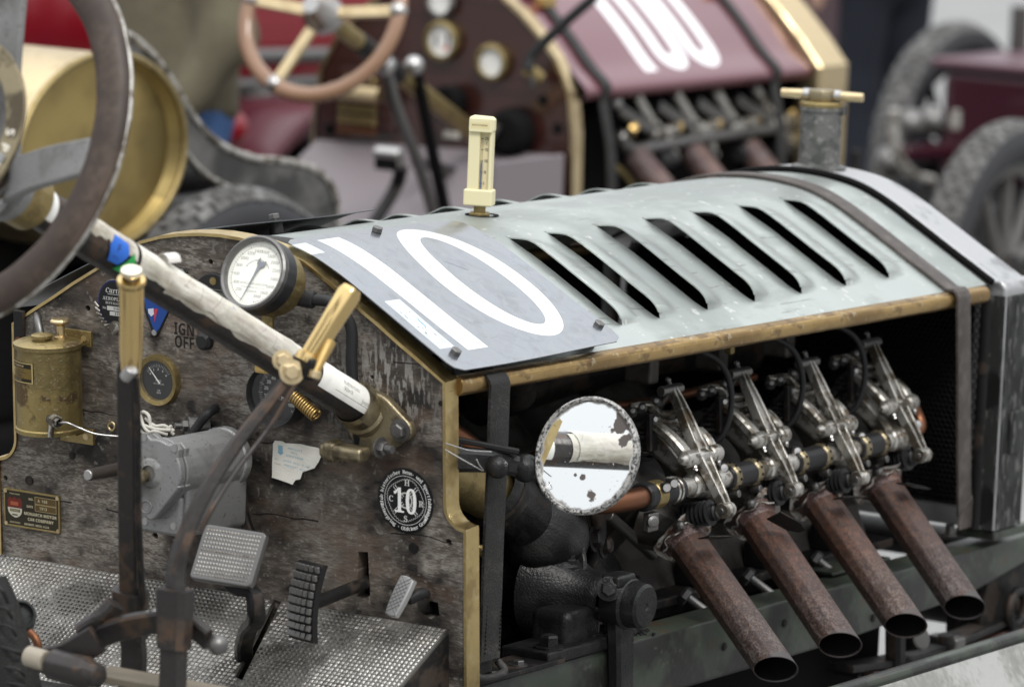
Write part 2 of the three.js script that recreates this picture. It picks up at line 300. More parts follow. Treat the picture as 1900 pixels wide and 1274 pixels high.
{ // lettering burnt into the board
  const cv = document.createElement('canvas'); cv.width = 2048; cv.height = 1536; const g = cv.getContext('2d');
  const src = dashWood.map.image, im = g.createImageData(2048, 1536);
  for (let y = 0; y < 1536; y++) for (let x = 0; x < 2048 * 4; x++) im.data[y * 8192 + x] = src.data[(1535 - y) * 8192 + x];
  g.putImageData(im, 0, 0);
  const px = (u) => (u / .9 + .5) * 2048, py = (v) => 1536 - (v + .56) / .76 * 1536;
  const put = (t, p, s) => { const q = onD(p[0], p[1]); g.save(); g.translate(px(q.x), py(q.y)); g.scale(.92, 1); g.fillText(t, 0, 0); g.restore(); };
  g.fillStyle = 'rgba(14,11,10,.93)'; g.font = 'bold 50px sans-serif'; g.textBaseline = 'alphabetic';
  put('IGN', [322, 620]); put('OFF', [323, 644]);
  const t = new THREE.CanvasTexture(cv); t.colorSpace = THREE.SRGBColorSpace; t.magFilter = THREE.LinearFilter; dashWood.map = t;
}
const planarDash = (g) => { const p = g.attributes.position, uv = g.attributes.uv; for (let i = 0; i < p.count; i++) uv.setXY(i, p.getX(i) / .9 + .5, (p.getY(i) + .56) / .76); return g; };
{
  const s = shapeOf(dashOutline());
  const slot = (pts) => s.holes.push(new THREE.Path(pts.map(([x, y]) => { const q = onD(x, y); return new THREE.Vector2(q.x, q.y); })));
  slot([[664, 1024], [682, 1024], [686, 1104], [676, 1112], [662, 1106]]);
  slot([[786, 1112], [812, 1118], [815, 1142], [800, 1147], [784, 1138]]);
  for (const [x, y, r] of [[162, 572, .0045], [390, 486, .004], [832, 1006, .005], [9, 887, .004], [287, 994, .005], [690, 700, .003]]) { const q = onD(x, y), p = new THREE.Path(); p.absarc(q.x, q.y, r, 0, Math.PI * 2, true); s.holes.push(p); }
  const g = planarDash(tidy(ext(s, .026, .0006)));
  g.translate(0, 0, -.026);
  board = one('dashboard', dashWood, car, g, null, DASH, true);
}
say(board, 'worn wooden dashboard with cracks, stains and stamped letters');
{ // brass strip round its edge
  const o = dashOutline(), P = [], n = o.length, nor = (i) => { const a = o[Math.max(0, i - 1)], b = o[Math.min(n - 1, i + 1)], x = b[0] - a[0], y = b[1] - a[1], l = Math.hypot(x, y); return [y / l, -x / l]; };
  const ring = (i) => { const [x, y] = o[i], [a, b] = nor(i), t = .0046, f = .003, w = .034; return [[x - a * .0, y - b * .0, .0035], [x + a * t, y + b * t, .0028], [x + a * t, y + b * t, .0035 - w], [x, y, .0035 - w]]; };
  for (let i = 0; i < n - 1; i++) { const A = ring(i), B = ring(i + 1); for (let k = 0; k < 4; k++) { const l = (k + 1) % 4; P.push(...A[k], ...A[l], ...B[k], ...A[l], ...B[l], ...B[k]); } }
  let g = new THREE.BufferGeometry(); g.setAttribute('position', new THREE.Float32BufferAttribute(P, 3));
  g = toCreasedNormals(g, .5);
  one('edge_strip', M.brassStrip, board, g, null, DASH);
  const sc = new MB(DASH);         // screws along the strip
  const at = (i, f) => { const a = o[i], b = o[i + 1]; const [x, y] = nor(i); return [v3(a[0] + (b[0] - a[0]) * f + x * .0032, a[1] + (b[1] - a[1]) * f + y * .0032, -.012), v3(x, y, 0)]; };
  for (const [i, f] of [[0, .55], [0, .9], [5, .5], [10, .2], [10, .6], [11, .1], [11, .85], [13, .5], [16, .5], [18, .6], [21, .5]]) { const [p, d] = at(i, f); const one_ = new MB(DASH).add(lathe(p, d, [[.0048, 0], [.0045, .0007], [.0013, .001], [.0011, .0003], [0, .0003]], 16, .4)).add(boxAt(p.clone().addScaledVector(d, .0009), .0012, .0009, .0085, .0001, new THREE.Quaternion().setFromUnitVectors(UPY, d))); one_.build('screw', M.brassDull, board); }
}
for (const [x, y, r] of [[54, 891, .0075], [134, 845, .006], [768, 1016, .0085], [818, 748, .004]]) one('rivet', M.iron, board, rivet(onD(x, y, 0), v3(0, 0, 1), r), null, DASH);

// ---- bonnet with its louvres
const BZ = [0, .04, .08, .113, .145, .187, .228, .27, .31, .348, .383], BY = [1.203, 1.2015, 1.197, 1.190, 1.179, 1.159, 1.136, 1.112, 1.089, 1.068, 1.048];
const yb = (z) => { z = Math.abs(z); for (let i = 1; i < BZ.length; i++) if (z <= BZ[i] || i === BZ.length - 1) { const t = (z - BZ[i - 1]) / (BZ[i] - BZ[i - 1]); return BY[i - 1] + (BY[i] - BY[i - 1]) * t; } };
const prof = (() => {           // arc length along the arch
  const c = new THREE.SplineCurve([...BZ.map((z, i) => new THREE.Vector2(-z, BY[i])).reverse().slice(0, -1), ...BZ.map((z, i) => new THREE.Vector2(z, BY[i]))]);
  c.arcLengthDivisions = 800; const L = c.getLength();
  return { L, at: (s) => { const t = Math.min(1, Math.max(0, s / L + .5)), p = c.getPointAt(t), d = c.getTangentAt(t); return { z: p.x, y: p.y, nz: -d.y, ny: d.x }; } };
})();
const sOfZ = (z) => { let a = 0, b = prof.L / 2; for (let i = 0; i < 40; i++) { const m = (a + b) / 2; if (prof.at(m).z < z) a = m; else b = m; } return (a + b) / 2; };
const S0 = sOfZ(.118), S1 = sOfZ(.333), LOUV = [.13, .275, .42, .565, .675, .82, .967, .9675 + .15, 1.2655, 1.412].filter((x) => x > .4), LH = .0175, LL = .072;
{
  const X0 = .02, X1 = 1.672, cols = [];
  let xs = []; for (let x = X0; x < X1; x += .0125) xs.push(x); xs.push(X1);
  xs = xs.filter((x) => !LOUV.some((l) => Math.abs(x - l) < .004));
  for (const x of xs) cols.push([x, 0]);
  for (const l of LOUV) cols.push([l, -1], [l, 1], [l + .004, 0], [l + .009, 0]);
  cols.sort((a, b) => a[0] - b[0] || a[1] - b[1]);
  const ns = 150, P = [], N = cols.length;
  const height = (x, side, s) => {
    const a = Math.abs(s); if (a < S0 || a > S1) return 0;
    const e = Math.pow(ss(S0, S0 + .05, a), .8) * Math.sqrt(Math.max(0, 1 - Math.pow(Math.max(0, (a - (S1 - .034)) / .034), 2)));
    let h = 0;
    LOUV.forEach((l, i) => {
      const H = LH * (1 + .12 * Math.sin(i * 5.1)), t = (x - l) / (LL * (.55 + .45 * e));
      if (side === -1 && x === l) { h -= .003 * e; return; }
      if (x < l) { const q = (l - x) / .03; if (q < 1) h -= .003 * e * (1 - ss(0, 1, q)); return; }
      if (t < 1) h += H * e * Math.pow(1 - t * t, 1.25);
    });
    return h;
  };
  const wob = (x, s) => .0016 * (fbm(x / 2 + .1, s + .5, 9, 12, 3, 401) - .5);
  for (const [x, side] of cols) for (let j = 0; j <= ns; j++) {
    const s = (j / ns - .5) * prof.L, q = prof.at(s), h = height(x, side, s) + wob(x, s);
    P.push(x, q.y + q.ny * h, q.z + q.nz * h);
  }
  const all = [], parts = LOUV.flatMap((l) => [{ l, k: 1, I: [] }, { l, k: -1, I: [] }]), rest = [];
  const id = (i, j) => i * (ns + 1) + j;
  for (let i = 0; i < N - 1; i++) {
    if (cols[i][1] === -1 && cols[i + 1][1] === 1) continue;
    for (let j = 0; j < ns; j++) {
      const q = [id(i, j), id(i, j + 1), id(i + 1, j), id(i, j + 1), id(i + 1, j + 1), id(i + 1, j)];
      all.push(...q);
      const s = ((j + .5) / ns - .5) * prof.L, x = (cols[i][0] + cols[i + 1][0]) / 2;
      const w = parts.find((p) => Math.sign(s) === p.k && Math.abs(s) > S0 && Math.abs(s) < S1 + .004 && x > p.l && x < p.l + LL * .8);
      (w ? w.I : rest).push(...q);
    }
  }
  const g0 = new THREE.BufferGeometry(); g0.setAttribute('position', new THREE.Float32BufferAttribute(P, 3)); g0.setIndex(all); g0.computeVertexNormals();
  const pick = (I) => { const g = new THREE.BufferGeometry(); g.setAttribute('position', g0.attributes.position); g.setAttribute('normal', g0.attributes.normal); g.setIndex(I); return g.toNonIndexed(); };
  bonnet = one('bonnet', M.bonnet, car, pick(rest));
  for (const p of parts) {
    const i = cols.findIndex((c) => c[0] === p.l && c[1] === 1), E = [], lip = [];
    for (let j = 0; j <= ns; j++) { const s = (j / ns - .5) * prof.L; if (Math.sign(s) === p.k && Math.abs(s) > S0 && Math.abs(s) < S1) lip.push(j); }
    const nn = g0.attributes.normal;
    for (let k = 0; k < lip.length - 1; k++) {
      const A = [], B = []; for (const [o, j] of [[A, lip[k]], [B, lip[k + 1]]]) { const v = id(i, j), a = v3(P[v * 3], P[v * 3 + 1], P[v * 3 + 2]), n = v3(nn.getX(v), nn.getY(v), nn.getZ(v)); o.push(a, a.clone().addScaledVector(n, -.002)); }
      for (const q of [A[0], A[1], B[0], A[1], B[1], B[0]]) E.push(q.x, q.y, q.z);
    }
    const e = new THREE.BufferGeometry(); e.setAttribute('position', new THREE.Float32BufferAttribute(E, 3)); e.computeVertexNormals();
    new MB().add(pick(p.I)).add(e).build('louvre', M.bonnet, bonnet);
  }
}
say(bonnet, 'grey green sheet metal bonnet with rows of long louvres');
for (const k of [1, -1]) one('bonnet_rail', M.rail, car, cyl(v3(.03, 1.0425, .386 * k), v3(1.655, 1.033, .386 * k), .0148, .0148, 24, .002));

// ---- leather straps
function strapOver(name, x, mat, w, lift, zTo, foot) {
  const pts = [], n = 60;
  for (let i = 0; i <= n; i++) { const s = (i / n * 2 - 1) * sOfZ(.383), q = prof.at(s); pts.push(v3(x, q.y + q.ny * lift, q.z + q.nz * lift)); }
  const side = (k) => [v3(x, 1.052, .398 * k), v3(x, 1.04, .4065 * k), v3(x, 1.025, .4065 * k), ...[.12, .3, .5, .7, .88].map((q) => v3(x + (foot.x - x) * q, 1.02 + (foot.y - 1.02) * q, (.4065 + (foot.z - .4065) * q) * k)), v3(foot.x, foot.y + .03, foot.z * k), v3(foot.x, foot.y, foot.z * k)];
  const path = [...side(-1).reverse(), ...pts, ...side(1)];
  const c = new THREE.CatmullRomCurve3(path, false, 'centripetal'), N = 240, P = [], t = .0022;
  const ring = (q) => { const p = c.getPointAt(q), d = c.getTangentAt(q), u = v3(1, 0, 0).addScaledVector(d, -d.x).normalize(), o = d.clone().cross(u).negate(), wob = .0006 * Math.sin(q * 40); if (o.dot(v3(0, p.y - .95, p.z)) < 0) o.negate(); return [[-1, 1], [-.92, 1.35], [.92, 1.35], [1, 1], [1, -1], [-1, -1]].map(([a, b]) => p.clone().addScaledVector(u, a * w / 2 + wob).addScaledVector(o, b * t)); };
  for (let i = 0; i < N; i++) { const A = ring(i / N), B = ring((i + 1) / N); for (let k = 0; k < 6; k++) { const l = (k + 1) % 6; for (const v of [A[k], A[l], B[k], A[l], B[l], B[k]]) P.push(v.x, v.y, v.z); } }
  let g = new THREE.BufferGeometry(); g.setAttribute('position', new THREE.Float32BufferAttribute(P, 3));
  return one(name, mat, car, toCreasedNormals(g, .5));
}
const strapA = say(strapOver('leather_strap', .115, M.leather, .05, .0035, 0, v3(.135, .632, .395)), 'dark leather strap at the rear of the bonnet');
const strapB = say(strapOver('leather_strap', 1.545, M.leatherTan, .044, .004, 0, v3(1.66, .628, .372)), 'brown leather strap over the front of the bonnet');
{ // the foot of the rear strap: stitched loop on a bracket
  const b = new MB(); b.add(tube([v3(.10, .624, .388), v3(.10, .612, .40), v3(.17, .612, .40), v3(.17, .624, .388)], .006, 10));
  b.add(boxAt(v3(.135, .622, .378), .055, .03, .016, .005)); b.build('strap_loop', M.leather, strapA);
  const st = new MB(); for (const e of [-1, 1]) for (let k = 0; k < 12; k++) st.add(boxAt(v3(.135 + e * .019, .645 + k * .0062, .4), .0014, .004, .0014, .0004)); st.build('stitching', M.nearBlack, strapA);
}

// ---- number plates
function plateGeo(x0, x1, lift0, lift1, k) {
  const sA = sOfZ(.093), sB = sOfZ(.383) + .012, r = .022, nu = 40, nv = 44, pts = [[], []];
  for (let j = 0; j <= nv; j++) for (let i = 0; i <= nu; i++) {
    const v = j / nv, s = sA + (sB - sA) * v, len = sB - sA, dB = len * (1 - v), dA = len * v, d = Math.min(dA, dB), c = d < r ? r - Math.sqrt(Math.max(0, r * r - (r - d) ** 2)) : 0;
    const x = x0 + c + (x1 - x0 - 2 * c) * (i / nu), q = prof.at(Math.min(s, prof.L / 2)), over = Math.max(0, s - prof.L / 2), lift = lift0 + (lift1 - lift0) * v + .002 * Math.sin(x * 11 + v * 3);
    const tz = q.ny, ty = -q.nz;
    for (const [b, o] of [[0, 0], [1, -.0016]]) pts[b].push(v3(x, q.y + q.ny * (lift + o) + ty * over, k * (q.z + q.nz * (lift + o) + tz * over)));
  }
  const P = [], U = [], push = (b, i, j) => { const p = pts[b][j * (nu + 1) + i]; P.push(p.x, p.y, p.z); U.push((p.x - x0) / (x1 - x0), 1 - j / nv); };
  for (let j = 0; j < nv; j++) for (let i = 0; i < nu; i++) for (const b of [0, 1]) for (const [a, c] of (b ^ (k < 0)) ? [[0, 0], [0, 1], [1, 0], [1, 0], [0, 1], [1, 1]] : [[0, 0], [1, 0], [0, 1], [1, 0], [1, 1], [0, 1]]) push(b, i + a, j + c);
  const edge = (i, j, i2, j2) => { for (const [b, p, q] of [[0, i, j], [1, i, j], [0, i2, j2], [1, i, j], [1, i2, j2], [0, i2, j2]]) push(b, p, q); };
  for (let i = 0; i < nu; i++) { edge(i, 0, i + 1, 0); edge(i, nv, i + 1, nv); }
  for (let j = 0; j < nv; j++) { edge(0, j, 0, j + 1); edge(nu, j, nu, j + 1); }
  let g = new THREE.BufferGeometry(); g.setAttribute('position', new THREE.Float32BufferAttribute(P, 3)); g.setAttribute('uv', new THREE.Float32BufferAttribute(U, 2));
  return toCreasedNormals(g, .6);
}
const plateArt = (g, w, h) => {
  g.fillStyle = 'rgb(146,150,155)'; g.fillRect(0, 0, w, h);
  for (let i = 0; i < 900; i++) { g.fillStyle = `rgba(${rnd() < .5 ? '20,22,28' : '170,175,185'},${rr(.01, .05)})`; g.beginPath(); g.ellipse(rr(0, w), rr(0, h), rr(4, 60), rr(3, 24), rr(0, 3), 0, 7); g.fill(); }
  const Z = (z) => h * (z - .093) / (.392 - .093);
  g.fillStyle = '#f4f5f3'; g.beginPath(); g.moveTo(.142 * w, Z(.107)); g.lineTo(.262 * w, Z(.107)); g.lineTo(.296 * w, Z(.357)); g.lineTo(.178 * w, Z(.357)); g.fill();
  g.save(); g.transform(1, 0, .06, 1, -.06 * Z(.232), 0);
  g.beginPath(); g.ellipse(.668 * w, Z(.232), .225 * w, (Z(.358) - Z(.107)) / 2, 0, 0, 7); g.ellipse(.68 * w, Z(.232), .126 * w, (Z(.333) - Z(.131)) / 2, 0, 0, 7); g.fill('evenodd'); g.restore();
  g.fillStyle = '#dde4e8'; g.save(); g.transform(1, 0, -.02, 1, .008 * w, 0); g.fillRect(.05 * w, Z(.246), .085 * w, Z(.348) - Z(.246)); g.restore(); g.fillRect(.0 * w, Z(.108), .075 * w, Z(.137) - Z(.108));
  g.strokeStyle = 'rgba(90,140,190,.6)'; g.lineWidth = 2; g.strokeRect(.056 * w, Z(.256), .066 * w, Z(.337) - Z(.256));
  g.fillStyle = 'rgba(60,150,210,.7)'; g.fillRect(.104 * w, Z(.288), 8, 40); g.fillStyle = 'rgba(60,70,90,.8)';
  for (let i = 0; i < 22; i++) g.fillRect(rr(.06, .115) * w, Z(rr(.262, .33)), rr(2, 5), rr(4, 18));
  for (let i = 0; i < 520; i++) { g.fillStyle = `rgba(25,25,28,${rr(.2, .8)})`; const s = rr(.5, 2.4); g.fillRect(rr(0, w), rr(0, h), s, s * rr(.6, 2)); }
  for (let i = 0; i < 60; i++) { g.strokeStyle = `rgba(${rnd() < .6 ? '25,26,30' : '225,228,230'},${rr(.15, .7)})`; g.lineWidth = rr(.5, 1.6); const x = rr(0, w), y = rr(0, h), a = rr(-.4, 1.2), l = rr(5, 50); g.beginPath(); g.moveTo(x, y); g.lineTo(x + Math.cos(a) * l, y + Math.sin(a) * l + rr(-3, 3)); g.stroke(); }
  g.strokeStyle = 'rgba(30,30,34,.75)'; g.lineWidth = 1.5; for (let i = 0; i < 9; i++) { const x = .6 * w + i * 7; g.beginPath(); g.moveTo(x - 8, Z(.185) + i * 5 + rr(-4, 4)); g.lineTo(x + 10, Z(.19) + i * 6 + rr(-4, 4)); g.stroke(); }
};
const plateMat = printed(1024, 768, plateArt, .24, .85, { clearcoat: .4, clearcoatRoughness: .12, bumpMap: M.bonnet.bumpMap, bumpScale: .0006 });
const plateR = say(one('number_plate', plateMat, car, plateGeo(-.003, .449, .03, .032, 1), null, null, true), 'curved steel plate with the white number 10, bolted above the bonnet');
const plateL = say(one('number_plate', plain([.12, .125, .13], .3, .6), car, plateGeo(0, .54, .02, .034, -1), null, null, true), 'curved plate on the far side of the bonnet, seen along its edge');
for (const [x, z, o] of [[.038, .362, plateR], [.466 - .035, .358, plateR], [.217, .107, plateR], [.278, -.108, plateL]]) {
  const k = Math.sign(z), q = prof.at(sOfZ(Math.abs(z))), n = v3(0, q.ny, q.nz * k), p = v3(x, q.y, q.z * k), l = k > 0 ? .032 : .0245;
  new MB().add(cyl(p.clone(), p.clone().addScaledVector(n, l), .004)).add(bolt(p.clone().addScaledVector(n, l), n, .0085, .0075, false)).build('bolt', M.steelDark, o);
  one('spacer', M.rubber, o, cyl(p, p.clone().addScaledVector(n, l - .003), .011));
}

// ---- thermometer standing on the bonnet
{
  const B = v3(.665, 1.188, .004), th = new MB(basis(B, v3(.93, 0, .37), UPY));    // its face looks at the driver
  const F = basis(B, v3(.36, 0, .93), UPY);
  const bodyS = new THREE.Shape(); bodyS.moveTo(-.0195, .045); bodyS.lineTo(-.0195, .166); bodyS.quadraticCurveTo(-.0195, .171, -.014, .1715); bodyS.lineTo(.013, .1705); bodyS.quadraticCurveTo(.0185, .17, .0185, .165); bodyS.lineTo(.0185, .045);
  const h = new THREE.Path([new THREE.Vector2(-.001, .056), new THREE.Vector2(.0135, .056), new THREE.Vector2(.0135, .146), new THREE.Vector2(-.001, .146)]); bodyS.holes.push(h);
  const T = one('thermometer', M.cream, car, ext(bodyS, .022, .002, 2), new THREE.Matrix4().makeTranslation(0, 0, -.008), F);
  say(T, 'cream industrial thermometer screwed into the bonnet');
  new MB(F).add(boxAt(v3(0, .158, .0165), .037, .022, .006, .0016)).add(boxAt(v3(0, .158, .004), .0405, .021, .02, .003)).build('top_cap', M.cream, T);
  new MB(F).add(boxAt(v3(-.0005, .044, .004), .046, .026, .03, .003)).build('foot_block', M.cream, T);
  const scale = printed(160, 512, (g, w, hh) => { g.fillStyle = '#d8cda8'; g.fillRect(0, 0, w, hh); g.fillStyle = '#20201c'; g.font = 'bold 40px sans-serif'; ['200', '150', '100', '50', '0'].forEach((t, i) => { g.fillText(t, 62, 70 + i * 100); g.fillRect(0, 54 + i * 100, 46, 7); for (let k = 1; k < 10; k++) g.fillRect(8, 54 + i * 100 + k * 10, 26, 2.5); }); g.fillText('C', 84, 112); }, .5);
  one('scale', scale, T, new THREE.PlaneGeometry(.0145, .09), new THREE.Matrix4().makeTranslation(.00625, .101, .0035), F, true);
  one('glass_tube', M.glass, T, cyl(v3(.0015, .054, .007), v3(.0015, .148, .007), .0024), null, F);
  one('mercury', plain([.1, .14, .3], .3), T, cyl(v3(.0015, .054, .007), v3(.0015, .1, .007), .0011), null, F);
  const lab = printed(256, 80, (g, w, hh) => { g.fillStyle = '#cfc295'; g.fillRect(0, 0, w, hh); g.fillStyle = '#4a4636'; g.font = 'bold 34px sans-serif'; g.fillText('MOTOTHERM', 14, 52); }, .5);
  one('name_label', lab, T, new THREE.PlaneGeometry(.03, .0095), new THREE.Matrix4().makeTranslation(-.0005, .158, .0197), F, true);
  new MB().add(lathe(B, UPY, [[.012, -.004], [.0155, 0], [.0155, .004], [.0125, .005]], 24)).add(lathe(B, UPY, [[.0165, .006], [.0178, .008], [.0178, .0185], [.016, .0205], [.0105, .0205], [.0105, .033]], 6, .3)).build('hex_nut', M.brassDull, T);
  one('grommet', M.nearBlack, T, lathe(v3(.672, 1.2035, .004), v3(0, 1, 0), [[.02, 0], [.027, .0004], [.027, 0]], 24));
}

// ---- radiator
{
  const off = (s, d) => { const q = prof.at(s); return [q.z + q.nz * d, q.y + q.ny * d]; };
  const outer = [], N = 64;
  for (let i = 0; i <= N; i++) outer.push(off((i / N - .5) * prof.L, .006));
  const sh = new THREE.Shape(); sh.moveTo(.408, .622); sh.lineTo(.408, 1.03); sh.quadraticCurveTo(.408, 1.045, .395, 1.053);
  for (let i = N; i >= 0; i--) sh.lineTo(outer[i][0], outer[i][1]);
  sh.quadraticCurveTo(-.408, 1.045, -.408, 1.03); sh.lineTo(-.408, .622); sh.closePath();
  const ho = new THREE.Path(); ho.moveTo(.345, .66); ho.lineTo(.345, 1.0); ho.quadraticCurveTo(.345, 1.03, .31, 1.045); ho.lineTo(.1, 1.11); ho.lineTo(-.1, 1.11); ho.lineTo(-.31, 1.045); ho.quadraticCurveTo(-.345, 1.03, -.345, 1.0); ho.lineTo(-.345, .66); ho.closePath();
  sh.holes.push(ho);
  const R = new THREE.Matrix4().makeBasis(v3(0, 0, 1), v3(0, 1, 0), v3(-1, 0, 0)).setPosition(1.80, 0, 0);
  const shellMat = baked(512, .35, (u, v) => { const a = fbm(u, v, 5, 5, 5, 501), b = fbm(u, v, 30, 60, 3, 503), d = ss(.55, .7, a); return { c: mixc([.44, .445, .45], [.2, .2, .2], d * .7), r: .34 + .25 * b, h: b }; }, { metalness: .8, bump: .0005 });
  const shadedSideMat = baked(256, .2, (u, v) => { const a = fbm(u, v, 6, 3, 5, 521), b = fbm(u, v, 20, 8, 4, 523); return { c: mixc(mixc([.03, .032, .03], [.012, .013, .012], ss(.4, .6, a)), [.2, .2, .19], ss(.6, .78, b) * .5), r: .4 + .25 * b, h: b }; }, { metalness: .3, bump: .0006, specularIntensity: .5 });  // mottled metal, its base darkened to paint in the shade of the side
  rad = say(one('radiator', shellMat, car, ext(sh, .1, .006, 3), null, R), 'tall grey radiator shell with a rounded top');
  // a dark welt between bonnet and radiator
  const welt = []; for (let i = 0; i <= N; i++) { const [z, y] = off((i / N - .5) * prof.L, .003); welt.push(v3(1.69, y, z)); }
  one('welt', M.nearBlack, rad, tube(welt, .0065, 8, false, 120));
  for (const k of [1, -1]) { one('side_post', M.iron, rad, cyl(v3(1.705, .62, .372 * k), v3(1.705, 1.02, .372 * k), .013)); one('side_post', M.iron, rad, boxAt(v3(1.735, .83, .386 * k), .03, .4, .03, .008)); one('shaded_side_panel', shadedSideMat, rad, boxAt(v3(1.751, .825, .4085 * k), .092, .405, .004, .0015)); one('shaded_back_panel', shadedSideMat, rad, boxAt(v3(1.6985, .825, .389 * k), .003, .405, .036, .001)); one('lug', shadedSideMat, rad, boxAt(v3(1.752, .79, .413 * k), .04, .075, .008, .0035)); }  // dark plates added over the shell sides to carry their painted shade
  one('louvre_blocker', M.nearBlack, rad, boxAt(v3(1.694, 1.14, 0), .004, .07, .26, .001)); one('louvre_blocker', M.nearBlack, rad, boxAt(v3(1.695, 1.075, 0), .003, .07, .44, .001));  // added near-black pieces that keep light out of the louvre openings
  new MB().add(boxAt(v3(1.77, .612, .37), .13, .016, .075, .004)).build('foot_plate', M.green, rad);
  one('bolt', M.brassDull, rad, bolt(v3(1.765, .62, .38), UPY, .011, .01)); one('bolt', M.steelDark, rad, bolt(v3(1.66, .612, .345), UPY, .009, .02));
  for (const [x, y] of [[1.704, .95], [1.704, .74]]) one('rivet', M.iron, rad, rivet(v3(x, y, .386), v3(0, 0, 1), .006));
  const inst = new THREE.CylinderGeometry(.0058, .0058, .02, 6, 1, true).rotateZ(Math.PI / 2);
  const core = []; for (let j = 0; j < 46; j++) for (let i = 0; i < 72; i++) { const z = -.34 + i * .0098 + (j % 2) * .0049, y = .668 + j * .0087; if (y < 1.045) core.push([z, y]); }
  const I = new THREE.InstancedMesh(inst, new THREE.MeshPhysicalMaterial({ color: new THREE.Color().setRGB(.03, .03, .03), roughness: .5, metalness: .4, side: THREE.DoubleSide }), core.length); I.name = 'honeycomb'; I.userData.kind = 'stuff';
  const m4 = new THREE.Matrix4(); core.forEach(([z, y], i) => I.setMatrixAt(i, m4.makeTranslation(1.705, y, z)));
  rad.add(I);
  one('core_back', M.nearBlack, rad, boxAt(v3(1.74, .85, 0), .03, .42, .69, .004)); one('core_back', M.nearBlack, rad, boxAt(v3(1.742, 1.085, 0), .028, .07, .36, .004));  // upper block added to close the bright gap above the core
  // filler neck and cap with its T handle
  const nb = v3(1.745, 1.207, .006);
  const neckMat = baked(256, .12, (u, v) => { const a = fbm(u, v, 5, 5, 5, 511), b = fbm(u, v, 16, 16, 4, 513); return { c: mixc(mixc([.15, .15, .145], [.085, .09, .085], ss(.4, .66, a)), [.3, .29, .27], ss(.56, .74, b) * .6), r: .4 + .3 * b, h: b }; }, { metalness: .6, bump: .0006 });
  const neck = one('filler_neck', neckMat, rad, lathe(nb, UPY, [[.048, 0], [.048, .004], [.042, .006], [.0365, .008], [.036, .1], [.0385, .101], [.0385, .108]], 40));
  say(neck, 'scratched grey filler neck');
  one('cap_ring', M.brassDull, rad, lathe(nb.clone().add(v3(0, .108, 0)), UPY, [[.038, 0], [.0392, .001], [.0392, .007], [.037, .009], [0, .009]], 40));
  one('cap', M.bronze, rad, lathe(nb.clone().add(v3(0, .117, 0)), UPY, [[.0235, 0], [.0245, .002], [.0245, .018], [.023, .0205], [0, .0205]], 32));
  const hd = v3(.3, .0, .95).normalize(), hc = nb.clone().add(v3(0, .128, 0));
  for (const k of [1, -1]) { one('cap_handle', M.brassPale, rad, cyl(hc.clone().addScaledVector(hd, k * .022), hc.clone().addScaledVector(hd, k * .073), .0088, .0078, 20)); one('collar', M.steel, rad, cyl(hc.clone().addScaledVector(hd, k * .02), hc.clone().addScaledVector(hd, k * .034), .0105)); }
  one('cap_latch', M.steelDark, rad, boxAt(nb.clone().add(v3(.012, .104, .036)), .01, .018, .008, .002));
}

// ---- chassis
function rail(k) {
  const xs = []; for (let i = 0; i <= 60; i++) xs.push(-1.6 + i * (3.95 / 60));
  const P = [], ring = (x) => {
    const top = .592 + .003 * Math.sin(x * 3) + .05 * ss(1.95, 2.35, x) * 0 + .0, bot = .494 + .012 * ss(1.2, 1.6, x) + .04 * ss(1.6, 2.0, x), zo = .381, zi = .322, r = .009;
    const o = []; for (let a = 0; a <= 4; a++) { const q = a / 4 * Math.PI / 2; o.push([zo - r + r * Math.cos(q), top - r + r * Math.sin(q)]); }
    o.push([zi, top], [zi, top - .006], [zo - .007, top - .008], [zo - .007, bot + .008], [zi, bot + .006], [zi, bot]); for (let a = 0; a <= 4; a++) { const q = -Math.PI / 2 + a / 4 * Math.PI / 2; o.push([zo - r + r * Math.cos(q), bot + r + r * Math.sin(q)]); }
    return o.map(([z, y]) => v3(x, y, z * k));
  };
  for (let i = 0; i < 60; i++) { const A = ring(xs[i]), B = ring(xs[i + 1]); for (let j = 0; j < A.length; j++) { const l = (j + 1) % A.length; for (const q of [A[j], A[l], B[j], A[l], B[l], B[j]]) P.push(q.x, q.y, q.z); } }
  const g = new THREE.BufferGeometry(); g.setAttribute('position', new THREE.Float32BufferAttribute(P, 3));
  return say(one('chassis_rail', M.green, car, toCreasedNormals(g, .6)), k > 0 ? 'dark green pressed steel chassis rail under the exhaust stubs' : 'far chassis rail');
}
const railR = rail(1); rail(-1);
{
  one('strap_plate', M.iron, railR, boxAt(v3(.185, .5985, .357), .33, .007, .07, .0012));
  for (const [x, z] of [[.085, .382], [.165, .383], [.255, .37]]) one('bolt', M.steelDark, railR, bolt(v3(x, .602, z), UPY, .0095, .008));
  one('gusset', M.green, railR, boxAt(v3(1.36, .597, .3), .2, .006, .08, .002));
  for (const [x, y] of [[.84, .545], [1.62, .552], [1.33, .52], [1.03, .555]]) one('rivet', M.iron, railR, rivet(v3(x, y, .381), v3(0, 0, 1), .007));
  for (const x of [.35, .62, 1.1]) { const c = new MB(); for (let i = 0; i < 9; i++) c.add(new THREE.DodecahedronGeometry(rr(.003, .008)).translate(x + rr(-.03, .03), .594 + rr(-.002, .004), .366 + rr(-.012, .014))); c.build('grease', M.cast, railR); }
  for (const x of [-.9, -.2, .35, 1.95]) one('cross_member', M.iron, car, cyl(v3(x, .54, -.33), v3(x, .54, .33), .03));
}
